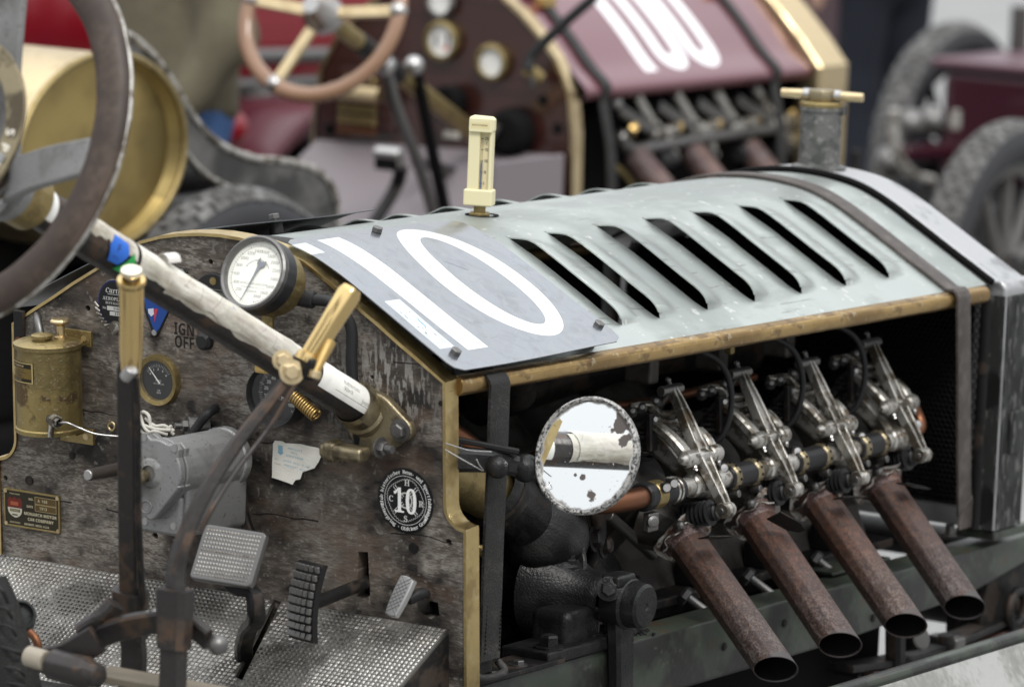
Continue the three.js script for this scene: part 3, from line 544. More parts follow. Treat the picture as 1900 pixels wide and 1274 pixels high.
// ================================================================ fittings on the dashboard, steering, levers, pedals
const dial = (name, c, r, bez, hgt, art, bezMat, o = {}) => {    // a round instrument let into the board
  const g = one(name, bezMat, car, lathe(c, v3(0, 0, 1), [[r * 1.0, 0], [r, hgt * .5], [r * .96, hgt], [r - bez, hgt * .8], [r - bez - .001, .002]], 48), null, DASH);
  one('dial', printed(512, 512, art, .45), g, new THREE.CircleGeometry(r - bez, 48), new THREE.Matrix4().makeTranslation(c.x, c.y, hgt * .35), DASH, true);
  if (o.needle != null) { const s = new THREE.Shape(); s.moveTo(-.0012, -.006); s.lineTo(.0012, -.006); s.lineTo(.0003, r * .62); s.lineTo(-.0003, r * .62); one('needle', o.nm, g, ext(s, .0006), new THREE.Matrix4().makeRotationZ(-o.needle).setPosition(c.x, c.y, hgt * .5), DASH); }
  one('glass', M.glass, g, new THREE.CircleGeometry(r - bez + .0005, 48), new THREE.Matrix4().makeTranslation(c.x, c.y, hgt * .78), DASH);
  return g;
};
const ticks = (g, w, r0, r1, a0, a1, n, lw) => { g.lineWidth = lw; for (let i = 0; i <= n; i++) { const a = a0 + (a1 - a0) * i / n, c = w / 2; g.beginPath(); g.moveTo(c + Math.sin(a) * r0, c - Math.cos(a) * r0); g.lineTo(c + Math.sin(a) * r1, c - Math.cos(a) * r1); g.stroke(); } };
const ZN = v3(0, 0, 1);
{ // priming tank
  const tankMat = baked(512, .2, (u, v) => { const a = fbm(u, v, 4, 4, 6, 351), b = fbm(u, v, 60, 60, 3, 353), k = fbm(u, v, 5, 5, 6, 357), d = ss(.57, .66, k), sp = ss(.72, .76, b); let c = mixc([.31, .24, .1], [.2, .155, .07], ss(.4, .65, a)); c = mixc(c, [.085, .05, .03], d * .8); c = mixc(c, [.45, .43, .34], sp * .35); return { c, r: .36 + .2 * b + .15 * d, h: b }; }, { metalness: .85, bump: .0004 });
  const a = onD(42, 700, .045), b = onD(139, 700, .045), r = (b.x - a.x) / 2, u = (a.x + b.x) / 2, top = onD(90, 638, .045).y, bot = onD(90, 797, .045).y, C = v3(u, bot, .046);
  const T = say(one('priming_tank', tankMat, car, lathe(C, UPY, [[0, 0], [r + .0015, 0], [r + .002, .002], [r + .002, .006], [r, .008], [r, top - bot - .004], [r + .0025, top - bot - .003], [r + .0025, top - bot + .003], [r * .9, top - bot + .006], [0, top - bot + .008]], 44), null, DASH), 'stained brass cylinder tank with two filler caps');
  const H = top - bot;
  one('filler_cap', M.brassDull, T, lathe(v3(u - .004, bot + H + .006, .055), UPY, [[.012, 0], [.012, .004], [.016, .005], [.016, .009], [.011, .011], [0, .011]], 28), null, DASH);
  one('plunger_knob', M.brassPale, T, lathe(v3(u + .012, bot + H + .006, .03), UPY, [[.011, 0], [.011, .004], [.006, .006], [.006, .02], [.009, .022], [.0155, .026], [.0155, .028], [.013, .031], [0, .032]], 28), null, DASH);
  for (const [y, k] of [[top - .002, 1], [bot - .004, -1]]) { const br = one('bracket', M.brassDull, T, boxAt(v3(u + .022, y + k * .008, .008), .062, .024, .006, .001), null, DASH); for (const x of [.005, .04]) one('screw', M.brassPale, br, rivet(v3(u + x, y + k * .008, .011), ZN, .005), null, DASH); one('bracket_arm', M.brassDull, T, boxAt(v3(u + .022, y, .022), .04, .004, .03, .001), null, DASH); }
  const lab = printed(256, 192, (g, w, h) => { g.fillStyle = '#6d5a2c'; g.fillRect(0, 0, w, h); g.strokeStyle = '#c9b98a'; g.lineWidth = 5; g.strokeRect(6, 6, w - 12, h - 12); g.fillStyle = '#241d10'; g.fillRect(14, 14, w - 28, 40); g.fillRect(14, 150, w - 28, 28); g.fillStyle = '#b9a677'; g.font = 'bold 24px sans-serif'; g.fillText('GAS STARTER', 42, 43); g.beginPath(); g.moveTo(24, 70); g.lineTo(94, 62); g.lineTo(84, 140); g.lineTo(54, 148); g.lineTo(30, 130); g.fill(); g.fillStyle = '#241d10'; g.font = 'bold 44px serif'; g.fillText('H', 46, 118); for (let i = 0; i < 9; i++) g.fillRect(110 + rr(0, 30), 66 + i * 9, rr(40, 100), 4); g.fillStyle = '#b9a677'; g.font = '18px sans-serif'; g.fillText('NEW YORK U.S.A.', 34, 171); }, .5, .5);
  one('maker_plate', lab, T, grid(12, 1, (s, t) => { const q = -1.15 + s * 1.35; return v3(u + Math.sin(q) * (r + .0012), top - .02 - t * .031, .046 + Math.cos(q) * (r + .0012)); }), null, DASH, true);
  const f = v3(u + r * .62, bot + .028, .046 + r * .75), dx = v3(.86, .02, .5).normalize();
  one('tap', M.steelDark, T, cyl(f, f.clone().addScaledVector(dx, .022), .0075), null, DASH);
  new MB(DASH).add(lathe(f.clone().addScaledVector(dx, .014), dx, [[.0105, 0], [.0105, .01], [.009, .012], [.006, .012], [.006, .022]], 6, .3)).add(cyl(f.clone().addScaledVector(dx, .007), f.clone().add(v3(.006, -.026, .008)), .0042)).build('tap_nut', M.alu, T);
  const w0 = f.clone().addScaledVector(dx, .034);
  one('fuel_line', M.steel, T, tube([w0, w0.clone().add(v3(.014, .002, .0)), w0.clone().add(v3(.03, -.006, -.01)), w0.clone().add(v3(.05, -.014, -.02)), w0.clone().add(v3(.08, -.02, -.045))], .0017, 8), null, DASH);
  one('vent_pipe', M.steelDark, car, tube([v3(u - .055, top + .03, .0), v3(u - .045, top + .024, .012), v3(u - .034, top + .004, .02), v3(u - .036, top - .03, .02)], .0062, 12), null, DASH);
  one('mount_strip', M.iron, car, boxAt(v3(-.374, bot + .08, .004), .018, .17, .008, .002), null, DASH);
  one('screw', M.copper, car, rivet(v3(-.374, top - .012, .008), ZN, .0065), null, DASH);
}
{ // badge with wings
  const c = onD(216, 562), s = new THREE.Shape(); s.absellipse(0, 0, .033, .0365, 0, Math.PI * 2, false);
  const B = say(one('maker_badge', M.steelDark, car, ext(s, .004, .001), new THREE.Matrix4().makeTranslation(c.x, c.y, 0), DASH), 'oval black maker badge with silver wings');
  const art = printed(384, 420, (g, w, h) => { g.fillStyle = '#1c2150'; g.fillRect(0, 0, w, h); g.fillStyle = '#0c0c0f'; g.beginPath(); g.ellipse(w / 2, h * .5, w * .465, h * .465, 0, 0, 7); g.fill(); g.fillStyle = '#b9b8b4'; g.font = 'italic bold 62px serif'; g.textAlign = 'center'; g.fillText('Curtiss', w / 2, 118); g.fillRect(110, 128, 150, 5); g.font = 'bold 44px serif'; g.fillText('AEROPLANE', w / 2, 186); g.font = 'bold 30px serif'; g.fillText('BUFFALO N.Y.', w / 2, 222); g.fillRect(100, 238, 210, 40); g.fillRect(130, 286, 160, 36); g.font = 'bold 30px serif'; g.fillText('No', 70, 270); g.fillStyle = '#17171a'; g.font = 'bold 34px sans-serif'; g.fillText('5107', 210, 270); g.fillText('E17', 215, 318); }, .35, .3);
  const cg = new THREE.CircleGeometry(1, 40).scale(.0315, .035, 1);
  one('enamel', art, B, cg, new THREE.Matrix4().makeTranslation(c.x, c.y, .0042), DASH, true);
  const wg = new MB(DASH); for (const k of [-1, 1]) for (let i = 0; i < 7; i++) { const q = Math.PI * 1.5 + k * (.25 + i * .2); wg.add(boxAt(v3(c.x + Math.cos(q) * .0335, c.y + Math.sin(q) * .037, .005), .011, .0032, .003, .001, new THREE.Quaternion().setFromAxisAngle(ZN, q + .9 * k))); }
  wg.add(lathe(v3(c.x, c.y - .036, .004), ZN, [[.01, 0], [.009, .004], [0, .006]], 20)); wg.build('wings', M.alu, B);
}
{ // blue enamel badge
  const pts = [[262, 541], [336, 498], [344, 498], [349, 504], [346, 513], [297, 615], [290, 624], [284, 617], [268, 572]].map(([x, y]) => onD(x, y)), s = shapeOf(pts);
  const B = say(one('enamel_badge', plain([.012, .012, .014], .5), car, ext(s, .003, .0006), null, DASH), 'blue pointed enamel badge behind the steering column');
  const c = pts.reduce((a, p) => a.add(p), v3()).multiplyScalar(1 / pts.length), inr = shapeOf(pts.map((p) => p.clone().sub(c).multiplyScalar(.88).add(c)));
  one('enamel', plain([.012, .05, .22], .25), B, ext(inr, .0008), new THREE.Matrix4().makeTranslation(0, 0, .003), DASH);
  const q = (x, y) => onD(x, y);
  one('red_dart', plain([.5, .03, .03], .3), B, ext(shapeOf([q(289, 572), q(295, 572), q(289, 597)]), .0004), new THREE.Matrix4().makeTranslation(0, 0, .0038), DASH);
  one('white_crest', plain([.5, .53, .58], .5), B, ext(shapeOf([q(277, 572), q(287, 571), q(288, 582), q(283, 586), q(278, 580)]), .0003), new THREE.Matrix4().makeTranslation(0, 0, .0038), DASH);
  for (const [x, y] of [[339, 503], [288, 616]]) one('rivet', M.steel, B, rivet(onD(x, y).setZ(.003), ZN, .0045), null, DASH);
}
say(dial('fuel_gauge', onD(296, 704), .0385, .0085, .011, (g, w) => {
  g.fillStyle = '#090a0c'; g.fillRect(0, 0, w, w); g.strokeStyle = '#b8b8b4'; ticks(g, w, 168, 205, -1.05, 1.05, 16, 4); g.fillStyle = '#c4c4be'; g.font = 'bold 40px sans-serif'; g.textAlign = 'center';
  for (let i = 0; i <= 4; i++) { const a = -1.05 + i * .525; g.fillText(String(i), 256 + Math.sin(a) * 140, 270 - Math.cos(a) * 140); }
  g.font = '38px serif'; g.fillText('FUEL', 262, 280); g.font = '24px serif'; g.fillText('LBS PER SQ.IN.', 262, 312); g.font = '30px serif'; g.fillText('SW', 262, 400); g.fillText('INST', 262, 430);
}, M.brassDull, { needle: -.72, nm: plain([.7, .7, .66], .5) }), 'small black fuel pressure gauge in a brass bezel');
{ // black ignition switch plate
  const c = onD(402, 552), B = say(one('ignition_switch', plain([.015, .015, .016], .4), car, lathe(c, ZN, [[.037, 0], [.037, .006], [.0355, .008], [0, .008]], 48), null, DASH), 'round black ignition switch plate with raised letters');
  one('lettering', printed(384, 384, (g, w) => { g.fillStyle = '#0f0f10'; g.fillRect(0, 0, w, w); g.fillStyle = '#7d7a72'; g.font = 'bold 34px sans-serif'; g.textAlign = 'center'; g.textBaseline = 'middle'; g.fillText('CONNECTICUT', 192, 150); g.fillText('AUTOMATIC', 192, 215); g.fillText('IGNITION', 192, 275); g.strokeStyle = '#7d7a72'; g.lineWidth = 4; g.strokeRect(40, 118, 304, 186); }, .45), B, new THREE.CircleGeometry(.0352, 40), new THREE.Matrix4().makeTranslation(c.x, c.y, .0083), DASH, true);
  one('terminal', M.brassDull, B, rivet(v3(c.x, c.y + .026, .0085), ZN, .006), null, DASH);
  const k = onD(382, 632); one('switch_knob', plain([.012, .012, .012], .35), B, lathe(k, ZN, [[.014, 0], [.013, .008], [.009, .012], [0, .013]], 24), null, DASH);
}
{ // engine revolution counter on its stem
  const n = v3(-.93, .36, .0).normalize(), C = onX(470, 506, -.115), m = frameTo(C, n), R = .0525;
  const F = basis(C, v3(0, 0, 1), v3(-n.y * -1, -n.x, 0)); // face axes: right, up, outwards
  const G = say(one('rev_counter', M.brassDull, car, lathe(C, n, [[0, -.078], [.03, -.077], [.044, -.07], [.0495, -.058], [.05, -.026], [.0545, -.0255], [.055, -.024]], 56)), 'large brass revolution counter with a white dial');
  one('black_band', plain([.018, .018, .019], .32), G, lathe(C, n, [[.0505, -.03], [.0555, -.028], [.0555, -.006], [.054, -.005]], 56));
  one('bezel', M.steelDark, G, lathe(C, n, [[.0545, -.008], [.0555, -.004], [.055, .002], [.052, .0045], [.0485, .003], [.0475, -.004], [.0475, -.008]], 56));
  one('dial', printed(768, 768, (g, w) => {
    g.fillStyle = '#e9e8de'; g.fillRect(0, 0, w, w); g.strokeStyle = '#55554f'; const c = w / 2, a0 = -2.75, a1 = 2.95;
    ticks(g, w, 330, 350, a0, a1, 60, 3); ticks(g, w, 318, 352, a0, a1, 15, 5); g.lineWidth = 3; g.beginPath(); g.arc(c, c, 330, a0 - Math.PI / 2, a1 - Math.PI / 2); g.stroke();
    g.fillStyle = '#4b4a46'; g.font = '50px serif'; g.textAlign = 'center'; g.textBaseline = 'middle';
    for (let i = 0; i < 15; i++) { const a = a0 + (a1 - a0) * (i + 1) / 15.4; g.fillText(String((i + 1) * 200), c + Math.sin(a) * 268, c - Math.cos(a) * 272); }
    g.font = 'bold 26px serif'; arcText(g, 'REVOLUTIONS PER MINUTE', c, c + 20, 185, -.02, .094); g.font = '34px serif'; g.fillText('REVOLUTION INDICATOR', c, 500, 380); g.font = '20px serif'; g.fillText('EDWARD STEWART SNS. CO. LTD', c, 542, 330); g.font = '32px serif'; g.fillText('LONDON', c, 590);
  }, .5), G, new THREE.CircleGeometry(.0478, 56), new THREE.Matrix4().makeTranslation(0, 0, -.0065), F, true);
  const s = new THREE.Shape(); s.moveTo(-.003, .012); s.bezierCurveTo(-.008, .014, -.007, .022, -.0045, .024); s.lineTo(-.003, .019); s.lineTo(.002, .02); s.lineTo(.007, .023); s.bezierCurveTo(.01, .017, .007, .012, .003, .011); s.lineTo(.0016, 0); s.lineTo(.0003, -.043); s.lineTo(-.0003, -.043); s.lineTo(-.0016, 0);
  one('needle', plain([.22, .23, .25], .4, .5), G, ext(s, .0006), new THREE.Matrix4().makeRotationZ(-.32).setPosition(0, 0, -.0045), F);
  one('glass', M.glass, G, new THREE.CircleGeometry(.0482, 56), new THREE.Matrix4().makeTranslation(0, 0, -.0005), F);
  const st = C.clone().addScaledVector(n, -.042).add(v3(0, -.046, 0)); 
  one('stem', M.brassDull, G, lathe(st.clone().add(v3(0, -.052, 0)), UPY, [[.012, 0], [.012, .022], [.0095, .024], [.0095, .06], [.014, .066]], 24));
  one('hex_nut', M.brass, G, lathe(st.clone().add(v3(0, -.085, 0)), UPY, [[.0165, 0], [.018, .003], [.018, .03], [.0165, .033], [.011, .034]], 6, .3));
  const p = C.clone().addScaledVector(n, -.07);
  one('cable_joint', M.hose, G, cyl(p.clone().add(v3(.0, -.012, .03)), p.clone().add(v3(.005, -.014, .058)), .0125));
  one('drive_cable', M.hose, G, tube([p.clone().add(v3(.004, -.013, .055)), p.clone().add(v3(.012, -.016, .085)), p.clone().add(v3(.028, -.045, .105)), p.clone().add(v3(.032, -.1, .108)), p.clone().add(v3(.036, -.16, .112)), p.clone().add(v3(.05, -.22, .115))], .0085, 14));
}
{ // black speed instrument behind the column
  const c = onD(505, 735, .03); c.z = 0;
  const G = say(dial('speed_dial', c, .046, .0065, .034, (g, w) => { g.fillStyle = '#0c0d0f'; g.fillRect(0, 0, w, w); g.strokeStyle = '#b9bab4'; ticks(g, w, 205, 242, -2.4, 2.4, 60, 4); ticks(g, w, 195, 245, -2.4, 2.4, 12, 8); g.fillStyle = '#c9c9c2'; g.font = 'bold 46px sans-serif'; g.textAlign = 'center'; g.textBaseline = 'middle'; for (let i = 0; i <= 10; i++) { const a = -2.2 + i * .44; g.fillText(String(i * 10), 256 + Math.sin(a) * 160, 256 - Math.cos(a) * 160); } g.font = 'bold 34px sans-serif'; g.fillText('MILES', 256, 300); }, plain([.02, .02, .021], .35), { needle: 1.9, nm: plain([.6, .6, .58], .5) }), 'black dial with white figures behind the steering column');
  const sp = [], a = onD(545, 735, .03), b = onD(587, 772, .03); for (let i = 0; i <= 140; i++) { const t = i / 140, q = t * Math.PI * 2 * 11; const p = a.clone().lerp(b, t); const d = b.clone().sub(a).normalize(), s = v3(-d.y, d.x, 0); sp.push(p.addScaledVector(s, Math.cos(q) * .0085).add(v3(0, 0, Math.sin(q) * .0085))); }
  one('coil_spring', M.brass, car, tube(sp, .0017, 7, false, 420), null, DASH);
}
// paper, club badge, plate
{
  const c = [[508, 822], [512, 816], [527, 818], [531, 821], [560, 823], [576, 827], [592, 830], [600, 838], [596, 855], [590, 866], [566, 874], [565, 886], [555, 888], [551, 896], [530, 891], [506, 885]].map(([x, y]) => onD(x, y));
  const x0 = Math.min(...c.map((p) => p.x)), x1 = Math.max(...c.map((p) => p.x)), y0 = Math.min(...c.map((p) => p.y)), y1 = Math.max(...c.map((p) => p.y));
  const art = printed(512, 420, (g, w, h) => {
    g.clearRect(0, 0, w, h); g.beginPath(); c.forEach((p, i) => { const X = (p.x - x0) / (x1 - x0) * w, Y = (y1 - p.y) / (y1 - y0) * h; i ? g.lineTo(X, Y) : g.moveTo(X, Y); }); g.closePath(); g.clip();
    g.fillStyle = '#d9d6cc'; g.fillRect(0, 0, w, h); g.fillStyle = 'rgba(110,160,185,.75)'; g.fillRect(66, 46, 48, 84); g.beginPath(); g.moveTo(56, 118); g.lineTo(124, 118); g.lineTo(90, 150); g.fill();
    g.font = '30px monospace'; g.fillStyle = 'rgba(80,140,170,.9)'; g.save(); g.rotate(.1); g.fillText('PRESCOTT', 170, 58); g.fillText('HILL', 205, 94); g.fillText('SCRUTINEER', 155, 136); g.fillText('SPEED HILL CLIMB', 130, 196); g.fillText('PRESCOTT HILL', 150, 240); g.fillStyle = 'rgba(60,60,60,.7)'; g.font = '22px serif'; g.fillText('No ..', 50, 196); g.fillText('Name', 52, 244); g.restore();
    for (let i = 0; i < 260; i++) { g.fillStyle = `rgba(${rnd() < .7 ? '60,55,45' : '150,120,70'},${rr(.1, .7)})`; const s = rr(.8, 3.4); g.fillRect(rr(0, w), rr(0, h), s, s); }
    for (let i = 0; i < 26; i++) { g.strokeStyle = `rgba(70,66,58,${rr(.1, .4)})`; g.lineWidth = rr(.6, 2); g.beginPath(); const x = rr(0, w), y = rr(0, h); g.moveTo(x, y); g.quadraticCurveTo(x + rr(10, 60), y + rr(-20, 20), x + rr(40, 130), y + rr(-20, 50)); g.stroke(); }
  }, .75, 0, { alphaTest: .5 });
  const gp = grid(24, 20, (u, v) => { const k = Math.pow(ss(.45, 1, u * .55 + v * .6), 2); return v3(x0 + (x1 - x0) * u, y1 - (y1 - y0) * v, .0016 + .013 * k + .0022 * fbm(u * .99, v * .99, 5, 5, 3, 601)); });
  say(one('paper_label', art, board, gp, null, DASH, true), 'torn stained paper label peeling off the wood');
  const q = onD(753, 928);
  const S = say(one('club_badge', plain([.02, .02, .021], .3), board, lathe(q, ZN, [[.0478, 0], [.0478, .0008], [0, .0009]], 64), null, DASH), 'round black club badge with a white number 10');
  one('badge_print', printed(1024, 1024, (g, w) => {
    g.fillStyle = '#0e0e0f'; g.fillRect(0, 0, w, w); const c = w / 2; g.strokeStyle = '#cfd0cc'; g.lineWidth = 8; g.beginPath(); g.arc(c, c, 388, 0, 7); g.stroke();
    g.lineWidth = 7; g.strokeStyle = '#b9bab6'; g.beginPath(); for (let i = 0; i <= 480; i++) { const a = i / 480 * 6.2832, r = 330 + 9 * Math.sin(a * 46) + 16 * Math.sin(a * 4 + .4); g.lineTo(c + Math.cos(a) * r, c + Math.sin(a) * r); } g.closePath(); g.stroke();
    g.lineWidth = 24; g.beginPath(); g.arc(c, c, 118, 0, 7); g.stroke(); g.lineWidth = 14; for (let i = 0; i < 4; i++) { const a = Math.PI / 4 + i * Math.PI / 2; for (const s of [-20, 20]) { g.beginPath(); g.moveTo(c + Math.cos(a) * 60 - Math.sin(a) * s, c + Math.sin(a) * 60 + Math.cos(a) * s); g.lineTo(c + Math.cos(a) * 300 - Math.sin(a) * s, c + Math.sin(a) * 300 + Math.cos(a) * s); g.stroke(); } }
    g.fillStyle = '#c4c5c1'; g.font = 'bold 130px serif'; g.textAlign = 'center'; g.textBaseline = 'middle'; g.fillText('C', 240, c); g.fillText('R', 800, c + 20); g.fillText('H', c + 30, 230); g.fillText('S', c, 800);
    g.fillStyle = '#e6e7e4'; g.save(); g.translate(c - 10, c + 10); g.scale(.92, 1.25); g.font = 'bold 440px serif'; g.fillText('10', 0, 0); g.restore();
    g.fillStyle = '#d6d7d3'; g.font = 'bold 78px serif'; arcText(g, 'Club historischer Renn- und Sportfahrzeuge', c, c, 450, .18, .0975); arcText(g, '* Nürburgring · Oldtimer Grand Prix', c, c, 450, -2.72 + 5.9, .0885, true);
  }, .28), S, new THREE.CircleGeometry(.0474, 64), new THREE.Matrix4().makeTranslation(q.x, q.y, .0011), DASH, true);
  const p0 = onD(8, 908), p1 = onD(113, 985), pc = p0.clone().add(p1).multiplyScalar(.5), pw = .107, ph = .0585;
  const P = say(one('maker_plate', M.brassDull, board, boxAt(v3(pc.x, pc.y, .001), pw, ph, .0024, .0006), null, DASH), 'tarnished rectangular maker plate with lettering');
  const fr = new MB(DASH); for (const k of [1, -1]) { fr.add(boxAt(v3(pc.x, pc.y + k * (ph / 2 - .0015), .0025), pw, .003, .0018, .0006)); fr.add(boxAt(v3(pc.x + k * (pw / 2 - .0015), pc.y, .0025), .003, ph, .0018, .0006)); } fr.build('plate_border', M.brassDull, P);
  one('plate_print', printed(768, 420, (g, w, h) => {
    g.fillStyle = '#2b2414'; g.fillRect(0, 0, w, h); g.fillStyle = '#5a4722'; g.fillRect(430, 40, 300, 84); g.fillRect(430, 132, 300, 76); g.strokeStyle = '#b5a677'; g.lineWidth = 5; g.strokeRect(430, 40, 300, 84); g.strokeRect(430, 132, 300, 76);
    g.fillStyle = '#cdc4a4'; g.font = 'bold 38px sans-serif'; g.fillText('NO.', 340, 90); g.fillText('DATE', 308, 180); g.font = 'bold 46px monospace'; g.fillText('A 168', 470, 98); g.fillText('1913', 490, 186); g.font = 'bold 52px sans-serif'; g.fillText('MONARCH MOTOR', 268, 272, 470); g.fillText('CAR COMPANY', 320, 336, 380); g.font = 'bold 34px sans-serif'; g.fillText('DETROIT, MICH, U.S.A.', 270, 394, 460);
    const sh = (y0, y1) => { g.beginPath(); g.moveTo(40, y0); g.quadraticCurveTo(140, y0 - 40, 240, y0); g.lineTo(240, y1); g.lineTo(40, y1); g.closePath(); g.fill(); };
    g.fillStyle = '#6e2418'; g.beginPath(); g.moveTo(36, 130); g.lineTo(70, 80); g.lineTo(105, 102); g.lineTo(140, 76); g.lineTo(178, 102); g.lineTo(214, 80); g.lineTo(246, 130); g.lineTo(238, 205); g.lineTo(44, 205); g.fill(); g.fillStyle = '#a8583a'; g.fillRect(80, 135, 110, 44);
    g.fillStyle = '#c9c4b0'; g.beginPath(); g.moveTo(40, 208); g.lineTo(242, 208); g.quadraticCurveTo(250, 300, 150, 325); g.quadraticCurveTo(36, 300, 40, 208); g.fill(); g.fillStyle = '#57503a'; g.fillRect(68, 222, 146, 34); g.fillRect(100, 282, 80, 18); g.fillStyle = '#b7ae8c'; g.font = 'bold 24px sans-serif'; g.fillText('TRADE MARK', 66, 50); g.font = 'bold 26px sans-serif'; g.fillText('REGISTERED', 62, 392); g.fillStyle = '#b7ae8c'; g.font = 'bold 30px sans-serif'; g.fillText('DETROIT', 74, 250);
    for (let i = 0; i < 240; i++) { g.fillStyle = `rgba(10,8,5,${rr(.1, .5)})`; g.fillRect(rr(0, w), rr(0, h), rr(2, 14), rr(1, 6)); }
  }, .45, .35), P, new THREE.PlaneGeometry(pw - .004, ph - .004), new THREE.Matrix4().makeTranslation(pc.x, pc.y, .0026), DASH, true);
  for (const a of [-1, 1]) for (const b of [-1, 1]) one('rivet', M.brassPale, P, rivet(v3(pc.x + a * (pw / 2 - .004), pc.y + b * (ph / 2 - .004), .003), ZN, .0032), null, DASH);
}
{ // hand starter magneto
  const X = -.185, f = (px, py) => { const p = onX(px, py, X); return v3(p.z, p.y, 0); }, F = new THREE.Matrix4().makeBasis(v3(0, 0, 1), UPY, v3(-1, 0, 0)).setPosition(X, 0, 0);
  const c = f(297, 872), R = .046, s = new THREE.Shape();
  const lug = (a) => [c.x + Math.cos(a) * (R + .008), c.y + Math.sin(a) * (R + .008)];
  const bt = f(288, 946); s.moveTo(bt.x + .012, bt.y - .006); s.lineTo(c.x + R * .98, c.y - .018); s.absarc(c.x, c.y, R, -.35, .55, false); s.lineTo(...lug(.72)); s.lineTo(...lug(.92)); s.absarc(c.x, c.y, R, 1.12, 1.75, false); s.lineTo(...lug(1.9)); s.lineTo(...lug(2.15)); s.absarc(c.x, c.y, R, 2.35, Math.PI + .35, false); s.lineTo(bt.x - .012, bt.y - .006); s.absarc(bt.x, bt.y, .013, Math.PI + .5, 2 * Math.PI - .5, false);
  const G = say(one('hand_magneto', M.aluCast, car, ext(s, .014, .003, 3, 20), null, F), 'grey cast aluminium hand starter magneto with a crank');
  one('rear_flange', M.aluCast, G, ext(s, .012, .002, 2, 20), new THREE.Matrix4().makeTranslation(0, 0, -.0145), F);
  one('body', M.aluCast, G, lathe(v3(c.x, c.y, -.015), v3(0, 0, -1), [[.0435, 0], [.0435, .13], [.046, .132], [.046, .145], [.03, .15]], 48), null, F);
  one('base_block', M.aluCast, G, boxAt(v3(c.x - .003, c.y - .055, -.095), .074, .085, .15, .008), null, F);
  one('lower_plate', M.aluCast, G, boxAt(v3(f(290, 960).x, f(290, 955).y, -.012), .075, .058, .012, .008), null, F);
  for (const [x, y] of [[264, 968], [317, 977]]) one('rivet', M.steel, G, rivet(f(x, y).setZ(-.006), ZN, .0055), null, F);
  for (const a of [.82, 2.02]) one('cover_screw', M.steel, G, rivet(v3(...lug(a).map((q, i) => q + (i ? -.002 : (a > 1.5 ? .003 : -.003))), .0135), ZN, .006), null, F);
  new MB(F).add(new THREE.TorusGeometry(.0088, .0011, 10, 32), new THREE.Matrix4().makeTranslation(f(282, 938).x, f(282, 938).y, .0142)).add(lathe(v3(f(282, 938).x, f(282, 938).y, .0136), ZN, [[.006, 0], [.006, .001], [0, .0012]], 20)).build('cast_mark', M.aluCast, G);
  one('boss', M.aluCast, G, lathe(v3(c.x - .008, c.y - .004, .014), ZN, [[.022, 0], [.018, .003], [.012, .004]], 28), null, F);
  const hub = f(279, 880).setZ(.03), kn = f(236, 867).setZ(.022);
  new MB(F).add(new THREE.SphereGeometry(.0125, 24, 16).translate(hub.x, hub.y, hub.z)).add(cyl(hub.clone().setZ(.012), hub, .009)).add(bar([hub, hub.clone().lerp(kn, .5).add(v3(0, .003, .003)), kn], .012, .007, UPY)).build('crank_arm', M.bronze, G);
  one('crank_handle', plain([.03, .024, .02], .35), G, cyl(kn.clone().add(v3(0, 0, -.012)), kn.clone().add(v3(-.002, -.001, .066)), .0098, .0085), null, F);
  one('handle_cap', M.steel, G, cyl(kn.clone().add(v3(-.002, -.001, .066)), kn.clone().add(v3(-.002, -.001, .069)), .0075), null, F);
  const tb = onD(348, 790, .03); new MB(DASH).add(lathe(tb, v3(-.6, .1, .8), [[.015, -.03], [.015, 0], [.0125, .002]], 24)).add(bolt(tb, v3(-.6, .1, .8), .0095, .01)).add(cyl(tb, tb.clone().add(v3(-.012, .002, .016)), .0045)).build('terminal', M.steelDark, G);
  one('bearing_clip', M.steelDark, G, tube([onD(392, 800, .05), onD(412, 796, .045), onD(430, 805, .03), onD(440, 795, .0)], .004, 8), null, DASH);
  one('ignition_cable', M.hose, G, tube([onD(399, 756, -.01), onD(396, 760, .014), onD(385, 768, .03), onD(370, 785, .035), onD(357, 806, .04), onD(352, 822, .04)], .0068, 14), null, DASH);
  one('edge_bracket', M.iron, G, bar([onD(446, 800, .01), onD(446, 880, .012), onD(449, 945, .014), onD(466, 1000, .012)], .018, .012, v3(1, 0, 0)), null, DASH);
}
{ // cotton rope stuffed behind the magneto
  const p = (x, y, o) => onD(x, y, o).applyMatrix4(DASH), o = new MB();
  const L = [[[258, 770, .01], [266, 764, .02], [276, 772, .028], [280, 790, .03], [296, 797, .03], [314, 793, .02], [322, 800, .02]], [[256, 782, .02], [270, 790, .03], [290, 796, .034], [316, 798, .024]], [[257, 796, .02], [268, 804, .03], [288, 800, .036], [310, 806, .026]], [[262, 765, .012], [262, 778, .024], [272, 798, .034], [292, 806, .034]], [[258, 812, .02], [275, 808, .026], [296, 804, .03], [318, 790, .02]], [[270, 776, .02], [288, 790, .03], [306, 790, .026], [322, 806, .02]]];
  for (const q of L) o.add(tube(q.map((k) => p(...k)), .0026, 8, false, 60));
  const R = o.build('rope', M.rope, scene); tag(R, 'small bundle of pale cotton rope tucked behind the grey magneto on the dashboard', 'rope');
  one('pull_ring', M.brassPale, car, new THREE.TorusGeometry(.006, .002, 8, 20), new THREE.Matrix4().makeTranslation(onD(211, 789).x, onD(211, 789).y, .006), DASH);
}

